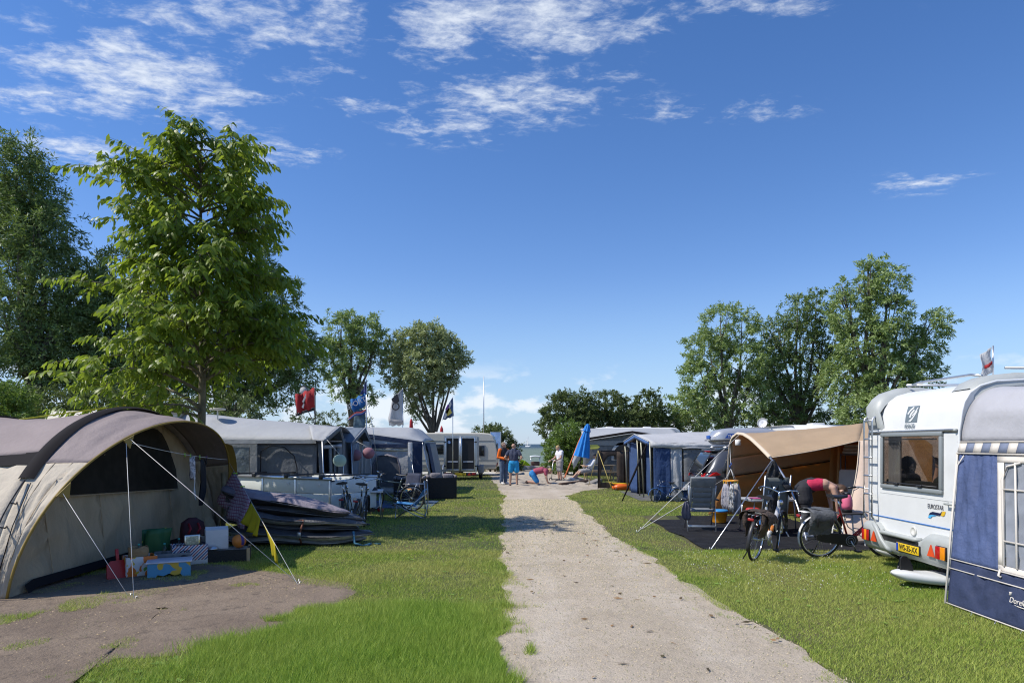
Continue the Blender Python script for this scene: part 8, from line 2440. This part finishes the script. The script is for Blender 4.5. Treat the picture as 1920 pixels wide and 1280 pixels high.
WS = M('washed_grey', (.58, .57, .62), .9, var=.15, vs=7, bump=.5, bs=9, trans=.4); WK = M('black_white_print', (.42, .42, .42), .9, var=.95, vs=24); WG2 = M('taupe_cloth', (.50, .47, .47), .9, var=.25, vs=7, trans=.35)
for (ox, oy, w_, L_, mt, lb) in ((-.11, -.05, .075, .50, WS, 'pale grey washing hanging at the front of the orange airer'), (-.02, -.13, .045, .56, WK, 'black and white printed cloth on the orange airer'), (.08, -.08, .085, .60, WG2, 'taupe shirt on the orange airer'), (.12, .08, .05, .45, WK, 'printed cloth at the back of the orange airer')):
    hang('washing', lb, 'washing', q + V(ox, oy, -.05), [(-w_ * .6, w_ * .6, 0), (-w_, w_, .12), (-w_ * 1.15, w_ * 1.1, L_ * .5), (-w_ * 1.2, w_ * 1.05, L_ * .8), (-w_ * .8, w_ * .9, L_)], mt, .03, rotv=(.75, -.66, 0))

# ================================================================== far things on the shore
gc = thing('golf_cart', 'small buggy with white roof standing below the sea wall', 'buggy', (P(1004, 0, 80).x, 80, -1.6))
GCB = M('buggy_body', (.35, .36, .33), .4)
MB().box((-.55, -.2, .35), (.55, 2.0, .75), .06).build('body', GCB, gc)
MB().box((-.50, .3, .75), (.50, .75, 1.05), .05).build('seat', M('buggy_seat', (.12, .06, .05), .7), gc)
MB().box((-.50, .22, 1.0), (.50, .34, 1.35), .05).build('backrest', M('buggy_seat', (.12, .06, .05), .7), gc)
MB().grid([[(-.62 + 1.24 * i / 8, -.1 + 2.0 * j / 4, 1.86 + .10 * sin(PI * i / 8)) for i in range(9)] for j in range(5)]).build('roof', WHITE, gc, thick=.16)
for sx in (-.52, .52):
    for yv in (0, 1.7):
        MB().tube([(sx, yv, .7), (sx, yv, 1.86)], .025, 6).build('roof_post', ALU, gc)
        MB().ring((sx * .95, yv + .15, .23), (1, 0, 0), .16, .07, 18, 8).build('wheel', RUBBER, gc)
for sx in (-.42, .42):
    MB().box((sx - .08, -.22, .55), (sx + .08, -.2, .63)).build('tail_light', RED, gc)
ls = thing('beach_shelter', 'lime green beach shelter standing behind the sea wall', 'shelter', (P(987, 0, 66).x, 66, -1.55))
LIME = M('lime_nylon', (.55, .72, .05), .7, trans=.3)
MB().grid(surf(lambda u, v: V(-.40 + .85 * u - .25 * v * (1 - u), .5 * sin(PI * u), 1.85 * v * (1 - .35 * u ** 2)), 10, 8, .02, 2, 191)).build('shell', LIME, ls, thick=.01)
MB().grid(surf(lambda u, v: V(-.62 + 1.1 * u, 1.2 * v, 1.85 * (1 - v) * (1 - .35 * u ** 2)), 10, 8, .02, 2, 192)).build('back', LIME, ls, thick=.01)
MB().tube([(-.6, 0, 0), (-.35, -.1, 1.2), (-.1, 0, 1.86)], .02, 6).build('pole', LIME, ls)
kt = thing('inflatable_boat', 'orange and yellow inflatable lying on the sea wall', 'inflatable', (P(972, 0, 47.6).x, 47.62, .28))
MB().tube([(-.22, 0, .08), (0, -.02, .12), (.12, 0, .10)], [.03, .09, .04], 10).build('bow', OR_, kt)
MB().tube([(.0, .02, .06), (.3, 0, .06), (.55, 0, .05)], [.05, .06, .03], 10).build('tube', YV, kt)
sb = thing('sailing_boat', 'white two masted sailing boat far out on the sea', 'boat', (P(990, 0, 900).x, 900, -2.0), R(-60))
MB().prism([(-5, -1.2, .2), (4, -1.2, .2), (6, 0, 1.3), (4, 1.2, .2), (-5, 1.2, .2)], (0, 0, 1.2)).build('hull', WHITE, sb)
SAILW = M('white_sail', (.72, .72, .70), .8, trans=.2)
for (x0_, h_, w_) in ((.5, 13.5, 3.2), (-4.0, 10.5, 2.4)):
    MB().tube([(x0_, 0, 1), (x0_, 0, h_ + .5)], .08, 6).build('mast', ALU, sb)
    MB().grid([[(x0_ - .1 - w_ * (1 - i / 6) * j / 4, .4 * sin(PI * j / 4), 2 + (h_ - 2) * i / 6) for j in range(5)] for i in range(7)]).build('sail', SAILW, sb, thick=.05)
# drain grating in the near grass
p = G(875, 1252)
dr = thing('drain_grating', 'rusty drain grating half hidden in the grass by the path', 'grating', p, R(6))
RUST = M('rusty_iron', (.11, .065, .04), .9, var=.4, vs=12, bump=.5, bs=40)
for k in range(5):
    MB().box((-.17, -.08 + .04 * k, .008), (.17, -.06 + .04 * k, .022), .003).build('bar', RUST, dr)
for s in (-.18, .17):
    MB().box((s, -.09, .006), (s + .015, .11, .024)).build('rim', RUST, dr)
# ================================================================== people
SKIN = M('skin', (.52, .31, .22), .55, var=.06, vs=8); SKINT = M('tanned_skin', (.46, .27, .18), .55, var=.06, vs=8)
def remesh(caps, voxel, smooth=6, inflate=0.0):
    """one continuous surface grown round tapered limbs: caps = (p1, r1, p2, r2) or ('e', centre, (rx, ry, rz))"""
    o = MB()
    for c in caps:
        if c[0] == 'e':
            o.sphere(c[1], 1.0, 16, tuple(q + inflate for q in c[2]))
        else:
            p1, r1, p2, r2 = c
            p1, p2 = Vector(p1), Vector(p2)
            o.sphere(p1, r1 + inflate, 12); o.sphere(p2, r2 + inflate, 12)
            if (p2 - p1).length > 1e-4:
                o.tube([p1, p2], [r1 + inflate, r2 + inflate], 14)
    me = bpy.data.meshes.new('tmp')
    me.from_pydata([tuple(v_) for v_ in o.v], [], o.f)
    ob = bpy.data.objects.new('tmp', me); COL.objects.link(ob)
    m1 = ob.modifiers.new('r', 'REMESH'); m1.mode = 'VOXEL'; m1.voxel_size = voxel
    m2 = ob.modifiers.new('s', 'SMOOTH'); m2.iterations = smooth; m2.factor = .5
    dgr = bpy.context.evaluated_depsgraph_get()
    out = bpy.data.meshes.new_from_object(ob.evaluated_get(dgr))
    bpy.data.objects.remove(ob); bpy.data.meshes.remove(me)
    return out
def mesh_obj(name, me, mat, parent):
    me.name = name
    me.materials.clear(); me.materials.append(mat)
    me.polygons.foreach_set('use_smooth', [True] * len(me.polygons))
    ob = bpy.data.objects.new(name, me); COL.objects.link(ob); ob.parent = parent
    return ob
def hand(w_, d_, up, side, curl=.5):
    """palm with four fingers and a thumb from the wrist w_ along d_; up = back of the hand, side = thumb side"""
    d_, up = Vector(d_).normalized(), Vector(up).normalized()
    sd = d_.cross(up).normalized() * side
    c = [(w_, .026, Vector(w_) + d_ * .05, .030)]
    kn_ = Vector(w_) + d_ * .085
    for k, L_ in enumerate((.068, .078, .072, .056)):
        b_ = kn_ + sd * (.027 - .018 * k)
        m_ = b_ + (d_ * (1 - .5 * curl) - up * curl).normalized() * L_ * .55
        e_ = m_ + (d_ * (1 - curl) - up * (curl * 1.6 + .05)).normalized() * L_ * .5
        c += [(Vector(w_) + d_ * .04 + sd * (.018 - .012 * k), .015, b_, .011), (b_, .010, m_, .009), (m_, .009, e_, .0075)]
    t0 = Vector(w_) + d_ * .025 + sd * .025
    t1 = t0 + (sd * .8 + d_ * .6).normalized() * .04
    c += [(t0, .014, t1, .011), (t1, .011, t1 + (d_ * .9 + sd * .2 - up * curl).normalized() * .032, .009)]
    return c
def head(c, fwd, up, r=.098):
    """skull, face, jaw, nose, ears; returns capsules plus frame"""
    c = Vector(c); f = Vector(fwd).normalized(); u = Vector(up).normalized(); s = f.cross(u).normalized()
    caps = [(c + u * .025 - f * .012, r * .93, c + u * .02 + f * .02, r * .86), (c - u * .02 + f * .025, r * .74, c - u * .075 + f * .035, r * .52), (c - u * .095 + f * .06, .026, c - u * .10 + f * .065, .022),
            (c + u * .015 + f * .092, .011, c - u * .022 + f * .112, .015), (c - u * .012 + f * .085 - s * .0, .02, c - u * .012 + f * .085, .02),
            (c - u * .058 + f * .088 + s * .015, .011, c - u * .058 + f * .088 - s * .015, .011),
            (c + u * .032 + f * .080 + s * .045, .012, c + u * .034 + f * .086 + s * .015, .011), (c + u * .032 + f * .080 - s * .045, .012, c + u * .034 + f * .086 - s * .015, .011)]
    for q in (-1, 1):
        caps.append((c + s * q * .083 + u * .012 - f * .012, .018, c + s * q * .086 - u * .022 - f * .006, .012))
    return caps, (c, f, u, s)
def head_detail(root, fr, hair, style='short'):
    c, f, u, s = fr
    for q in (-1, 1):
        MB().sphere(c + s * q * .032 + f * .083 + u * .012, .011, 8).build('eye', M('eye_dark', (.03, .025, .02), .3), root)
    if style == 'bald':
        return
    caps = [(c + u * .045 - f * .02, .094, c + u * .035 - f * .045, .09), (c - f * .06 - u * .02, .062, c - f * .06 + u * .03, .075), (c + u * .085 + f * .02, .05, c + u * .08 - f * .03, .06)]
    if style == 'fringe':
        caps.append((c + u * .075 + f * .055, .035, c + u * .05 + f * .082, .02))
    if style == 'tied':
        caps.append((c - f * .11 + u * .02, .04, c - f * .15 - u * .04, .02))
    mesh_obj('hair', remesh(caps, .010, 3), hair, root)
def person(label, pos, rz, J, top, bottom, hairm, skin=SKIN, hairstyle='short', shoes=None, sleeve=.5, short=.55, extra=None, build=1.0, vest=None):
    """J: joints in local metres. top/bottom: cloth materials. sleeve/short: share of upper arm / thigh+shin covered (1..2 reaches wrist / ankle)"""
    r_ = thing('person', label, 'person', pos, rz)
    pel, wai, che, nek = (Vector(J[k]) for k in ('pelvis', 'waist', 'chest', 'neck'))
    b = build
    across = (Vector(J['hipL']) - Vector(J['hipR'])).normalized()
    sacross = (Vector(J['shL']) - Vector(J['shR'])).normalized()
    hd_, fr = head(J['head'], J['look'], J['headup'])
    caps = list(hd_)
    caps.append((nek, .058, fr[0] - fr[2] * .06 - fr[1] * .01, .055))
    tor = [(pel - across * .075, .115 * b, pel + across * .075, .115 * b), (pel, .13 * b, wai, .122 * b), (wai - across * .045, .115 * b, che - sacross * .075, .118 * b), (wai + across * .045, .115 * b, che + sacross * .075, .118 * b),
           (che - sacross * .07, .115 * b, nek - sacross * .04, .065), (che + sacross * .07, .115 * b, nek + sacross * .04, .065)]
    caps += tor
    arms, legs, hands, feet = {}, {}, [], []
    for S in 'LR':
        sh, el, wr = (Vector(J[k + S]) for k in ('sh', 'el', 'wr'))
        caps += [(lerp(che, sh, .55), .085, sh, .062), (sh, .060, el, .044), (el, .043, wr, .029)]
        arms[S] = (sh, el, wr)
        hp, kn_, an, to = (Vector(J[k + S]) for k in ('hip', 'kn', 'an', 'to'))
        caps += [(hp, .092 * b, kn_, .060), (kn_, .058, lerp(kn_, an, .35), .058), (lerp(kn_, an, .35), .058, an, .038), (an, .040, to, .030), (an, .040, an + (an - to) * .25 + V(0, 0, -.03), .032)]
        legs[S] = (hp, kn_, an, to)
        hdv = J.get('hand' + S, wr - el)
        caps += hand(wr, hdv, J.get('hback' + S, V(0, 0, 1)), 1 if S == 'L' else -1, J.get('curl', .45))
    mesh_obj('body', remesh(caps, .0105, 5), skin, r_)
    head_detail(r_, fr, hairm, hairstyle)
    # top
    tc_ = list(tor) if sleeve > 0 else [tor[0], tor[1], (wai - across * .045, .115 * b, lerp(wai, che, .8) - sacross * .06, .112 * b), (wai + across * .045, .115 * b, lerp(wai, che, .8) + sacross * .06, .112 * b)]
    for S in 'LR':
        sh, el, wr = arms[S]
        tc_ += [(lerp(che, sh, .4), .088, sh, .066)] if sleeve > 0 else [(lerp(wai, che, .8), .10, lerp(nek, sh, .4), .05)]
        if sleeve > 0:
            tc_ += [(sh, .068, lerp(sh, el, min(1, sleeve)), .060 if sleeve < 1 else .050)]
        if sleeve > 1:
            tc_ += [(el, .050, lerp(el, wr, sleeve - 1), .040)]
    tm = remesh(tc_, .013, 4, .016)
    mesh_obj('shirt', tm, top, r_)
    if vest is not None:
        mesh_obj('vest', remesh(tor + [(lerp(che, arms[S][0], .3), .085, lerp(che, arms[S][0], .75), .07) for S in 'LR'], .013, 4, .026), vest, r_)
    if bottom is not None:
        bc_ = [(pel - across * .075, .12 * b, pel + across * .075, .12 * b), (pel, .13 * b, lerp(pel, wai, .45), .125 * b)]
        for S in 'LR':
            hp, kn_, an, to = legs[S]
            if short <= 1:
                bc_ += [(hp, .10 * b, lerp(hp, kn_, short), .085 * b)]
            else:
                bc_ += [(hp, .098 * b, kn_, .072), (kn_, .070, lerp(kn_, an, short - 1), .062)]
        mesh_obj('trousers' if short > 1 else 'shorts', remesh(bc_, .013, 4, .022), bottom, r_)
    for S in 'LR':
        hp, kn_, an, to = legs[S]
        if shoes is not None:
            back = an + (an - to) * .28; back.z = to.z
            mesh_obj('shoe', remesh([(an + V(0, 0, -.01), .046, to, .036), (back, .042, to, .038), (to, .038, to + (to - an).normalized() * .04, .030)], .011, 3, .006), shoes, r_)
    return r_
def stand(h=1.78, spread=.11, bend=0.0):
    k = h / 1.8
    J = dict(pelvis=(0, 0, .97), waist=(0, -.0, 1.12), chest=(0, 0, 1.34), neck=(0, .01, 1.52), head=(0, -.02, 1.665), look=(0, -1, 0), headup=(0, 0, 1))
    for S, s in (('L', 1), ('R', -1)):
        J['sh' + S] = (s * .195, 0, 1.455); J['el' + S] = (s * .26, .03, 1.17); J['wr' + S] = (s * .27, -.04, .93)
        J['hip' + S] = (s * .095, 0, .93); J['kn' + S] = (s * spread, -.02, .50); J['an' + S] = (s * spread, .02, .085); J['to' + S] = (s * (spread + .02), -.13, .035)
        J['hback' + S] = (s, 0, 0)
    return {a: Vector(b_) * k for a, b_ in J.items()}
JEANS = M('blue_jeans', (.085, .125, .20), .9, var=.25, vs=5, bump=.4, bs=20); ORS = M('orange_sleeve', (.82, .16, .015), .85, var=.06, vs=5)
VEST = M('dark_vest', (.035, .03, .035), .85, var=.2, vs=6); NAVT = M('navy_tee', (.045, .055, .095), .9, var=.12, vs=6, bump=.3, bs=12)
AQUA = M('aqua_shorts', (.015, .30, .62), .8, var=.08, vs=6, bump=.3, bs=12); ROSE = M('rose_tee', (.36, .075, .12), .9, var=.1, vs=6, bump=.3, bs=12)
BLUS = M('blue_board_shorts', (.02, .20, .50), .8, var=.2, vs=8); WTEE = M('white_tee', (.70, .69, .72), .9, var=.05, vs=6, bump=.3, bs=12)
GSHO = M('grey_shorts', (.30, .29, .285), .9, var=.12, vs=6, bump=.3, bs=12); SHOEW = M('white_shoe', (.62, .61, .60), .6); SHOED = M('dark_shoe', (.03, .035, .05), .6, var=.4, vs=14)
HGREY = M('greying_hair', (.22, .17, .12), .8, var=.3, vs=30); HBLO = M('blond_hair', (.44, .31, .14), .8, var=.3, vs=30); HBRO = M('brown_hair', (.075, .04, .022), .75, var=.3, vs=30); HDRK = M('dark_hair', (.014, .011, .01), .7)
# man with orange sleeves, facing right and half towards the camera
J = stand(1.86)
for S, s in (('L', 1), ('R', -1)):
    J['el' + S] = V(s * .27, .05, 1.19); J['wr' + S] = V(s * .06, -.26, 1.10); J['hback' + S] = V(0, -.5, .8)
J['look'] = V(.35, -.9, -.08)
person('man in orange sleeves, dark vest and jeans standing with hands joined', (-.37, 30.2, .03), R(38), J, ORS, JEANS, HGREY, shoes=SHOEW, sleeve=1.75, short=1.95, vest=VEST)
# man in navy shirt with his back to the camera, hands on hips
J = stand(1.80, .14)
for S, s in (('L', 1), ('R', -1)):
    J['el' + S] = V(s * .36, .10, 1.20); J['wr' + S] = V(s * .20, -.02, 1.03); J['handL' if S == 'L' else 'handR'] = V(-s * .3, -.8, -.5); J['hback' + S] = V(s, 0, .2)
J['look'] = V(-.5, -.85, -.12)
person('man in navy shirt and aqua shorts seen from behind with hands on hips', (.07, 28.9, .03), R(172), J, NAVT, AQUA, HGREY, skin=SKINT, hairstyle='bald', shoes=M('sandal_dark', (.05, .03, .025), .7), sleeve=.55, short=.66, build=1.1)
# man on hands and knees, facing right (+x)
J = dict(pelvis=(-.18, 0, .40), waist=(-.04, 0, .50), chest=(.20, 0, .55), neck=(.38, 0, .55), head=(.50, .0, .50), look=(.55, 0, -.83), headup=(.83, 0, .55))
for S, s in (('L', 1), ('R', -1)):
    J['sh' + S] = (.33, s * .19, .52); J['el' + S] = (.36, s * .23, .27); J['wr' + S] = (.42, s * .20, .06); J['hand' + S] = (1, 0, -.1); J['hback' + S] = (0, 0, 1)
    J['hip' + S] = (-.16, s * .10, .37); J['kn' + S] = (.02, s * .14, .06); J['an' + S] = (-.40, s * .12, .10); J['to' + S] = (-.47, s * .12, .02)
J['curl'] = .1
J = {a: (Vector(b_) * 1.12 if not isinstance(b_, float) else b_) for a, b_ in J.items()}
person('man in rose shirt and blue shorts kneeling on hands and knees in the sand', (1.10, 30.0, .04), R(0), J, ROSE, BLUS, HBLO, hairstyle='short', shoes=M('sandal_dark', (.05, .03, .025), .7), sleeve=.5, short=.8, build=1.08)
# boy with scooter, facing left, head bowed
J = stand(1.74, .10)
J['head'] = V(0, -.10, 1.58); J['look'] = V(0, -.75, -.66); J['headup'] = V(0, -.66, .75); J['neck'] = V(0, -.02, 1.46)
J['elL'] = V(.24, -.10, 1.12); J['wrL'] = V(.20, -.36, .98); J['handL'] = V(-.1, -.9, -.1); J['elR'] = V(-.26, -.10, 1.13); J['wrR'] = V(-.22, -.38, .99); J['handR'] = V(.1, -.9, -.1)
J['hbackL'] = J['hbackR'] = V(0, -.2, 1); J['curl'] = .8
person('blond boy in white shirt and grey shorts leaning on a kick scooter', (2.28, 32.6, .02), R(-62), J, WTEE, GSHO, HBLO, hairstyle='fringe', shoes=SHOED, sleeve=.5, short=.85)
kx = thing('kick_scooter', 'thin grey kick scooter held upright by the boy', 'scooter', (1.86, 32.35, .02), R(-62 - 90))
MB().tube([(0, 0, .10), (-.12, 0, 1.02)], .018, 8).build('stem', STEEL, kx)
MB().tube([(-.12, -.28, 1.02), (-.12, .28, 1.02)], .016, 8).build('handlebar', STEEL, kx)
for s in (-1, 1):
    MB().tube([(-.12, s * .28, 1.02), (-.12, s * .17, 1.02)], .022, 8).build('grip', BLACKP, kx)
MB().box((-.60, -.06, .09), (-.05, .06, .12), .01).build('deck', BLACKP, kx)
for xv in (.03, -.64):
    MB().ring((xv, 0, .10), (0, 1, 0), .075, .022, 22, 8).build('wheel', RUBBER, kx)
MB().tube([(-.05, 0, .10), (.0, 0, .17)], .02, 6).build('neck', STEEL, kx)
# person lounging on the bench, legs stretched to the left
J = dict(pelvis=(0, 0, .56), waist=(.07, 0, .68), chest=(.20, 0, .88), neck=(.30, 0, 1.05), head=(.33, 0, 1.20), look=(-.9, -.3, -.15), headup=(-.1, 0, 1))
for S, s in (('L', 1), ('R', -1)):
    J['sh' + S] = (.24, s * .19, 1.0); J['el' + S] = (.06, s * .26, .78); J['wr' + S] = (-.16, s * .12, .76); J['hand' + S] = (-.8, -s * .4, 0); J['hback' + S] = (0, 0, 1)
    J['hip' + S] = (-.02, s * .10, .55); J['kn' + S] = (-.44, s * .13, .50); J['an' + S] = (-.82, s * .14, .12); J['to' + S] = (-.96, s * .15, .16)
J = {a: Vector(b_) * 1.0 for a, b_ in J.items()}
person('person in white shirt and grey shorts sitting on the bench end behind the parasol', (3.72, 33.25, -.03), R(14), J, M('pale_shirt', (.55, .57, .60), .9, var=.06, vs=6, bump=.3, bs=12), GSHO, HBRO, skin=SKINT, shoes=SHOEW, sleeve=1.5, short=.85)
# woman bending over by the stool
J = dict(pelvis=(0, 0, .90), waist=(.10, 0, 1.00), chest=(.36, 0, 1.02), neck=(.56, -.02, .96), head=(.68, -.04, .88), look=(.45, -.1, -.9), headup=(.9, 0, .42))
for S, s in (('L', 1), ('R', -1)):
    J['sh' + S] = (.50, s * .16, .95); J['el' + S] = (.56, s * .20, .72); J['wr' + S] = (.58, s * .16, .50); J['hand' + S] = (.1, 0, -1); J['hback' + S] = (1, 0, 0)
    J['hip' + S] = (-.02, s * .10, .86); J['kn' + S] = (.02 + (.10 if s > 0 else 0), s * .12, .46); J['an' + S] = (-.06 + (.16 if s > 0 else 0), s * .12, .09); J['to' + S] = (.08 + (.16 if s > 0 else 0), s * .13, .035)
J = {a: Vector(b_) * .98 for a, b_ in J.items()}
REDV = M('red_sport_top', (.52, .02, .075), .8, var=.1, vs=6, bump=.25, bs=12); BLKL = M('black_leggings', (.014, .014, .018), .8, var=.25, vs=6)
wm_ = person('woman in red top and black leggings bending down beside the tent entrance', (5.62, 13.15, .03), R(-6), J, REDV, BLKL, HBRO, hairstyle='tied', shoes=SHOEW, sleeve=0.0, short=1.8, build=.92)
cp = [(V(-.02, -.07, .88), .125, V(-.02, .07, .88), .125), (V(0, 0, .92), .13, V(.14, 0, .985), .125), (V(-.02, -.08, .85), .115, V(.0, -.10, .70), .115), (V(-.02, .08, .85), .115, V(.0, .10, .70), .115)]
mesh_obj('skirt', remesh(cp, .013, 4, .024), M('black_skirt', (.02, .02, .025), .85, var=.2, vs=5), wm_)
# two people inside the caravan, seen through the rear window
def sitter(label, pos, rz, J, top, hairm, style):
    return person(label, pos, rz, J, top, M('dark_trousers', (.03, .03, .035), .9), hairm, hairstyle=style, sleeve=.6, short=1.6, build=.9)
def sit_pose(k=1.0):
    J = dict(pelvis=(0, 0, .12), waist=(0, 0, .26), chest=(0, 0, .46), neck=(0, 0, .63), head=(0, -.02, .77), look=(0, -1, 0), headup=(0, 0, 1))
    for S, s in (('L', 1), ('R', -1)):
        J['sh' + S] = (s * .17, 0, .57); J['el' + S] = (s * .22, -.05, .32); J['wr' + S] = (s * .16, -.25, .28); J['hback' + S] = (0, 0, 1)
        J['hip' + S] = (s * .09, 0, .10); J['kn' + S] = (s * .10, -.38, .12); J['an' + S] = (s * .10, -.40, -.25); J['to' + S] = (s * .11, -.50, -.28)
    return {a: Vector(b_) * k for a, b_ in J.items()}
J = sit_pose(.92)
J['look'] = V(.2, -1, -.1)
sitter('dark haired person sitting inside the white caravan behind its rear window', (5.75, 9.92, .78), R(90), J, M('black_top', (.015, .015, .018), .9), HDRK, 'short')
J = sit_pose(.95)
J['elL'] = V(.22, -.12, .46); J['wrL'] = V(.20, -.10, .70); J['handL'] = V(.05, -.1, 1); J['hbackL'] = V(0, 1, 0); J['curl'] = .7
sitter('person inside the white caravan raising a bare forearm at the window', (5.84, 8.94, .80), R(180), J, M('dark_green_top', (.03, .035, .03), .9), HBRO, 'short')
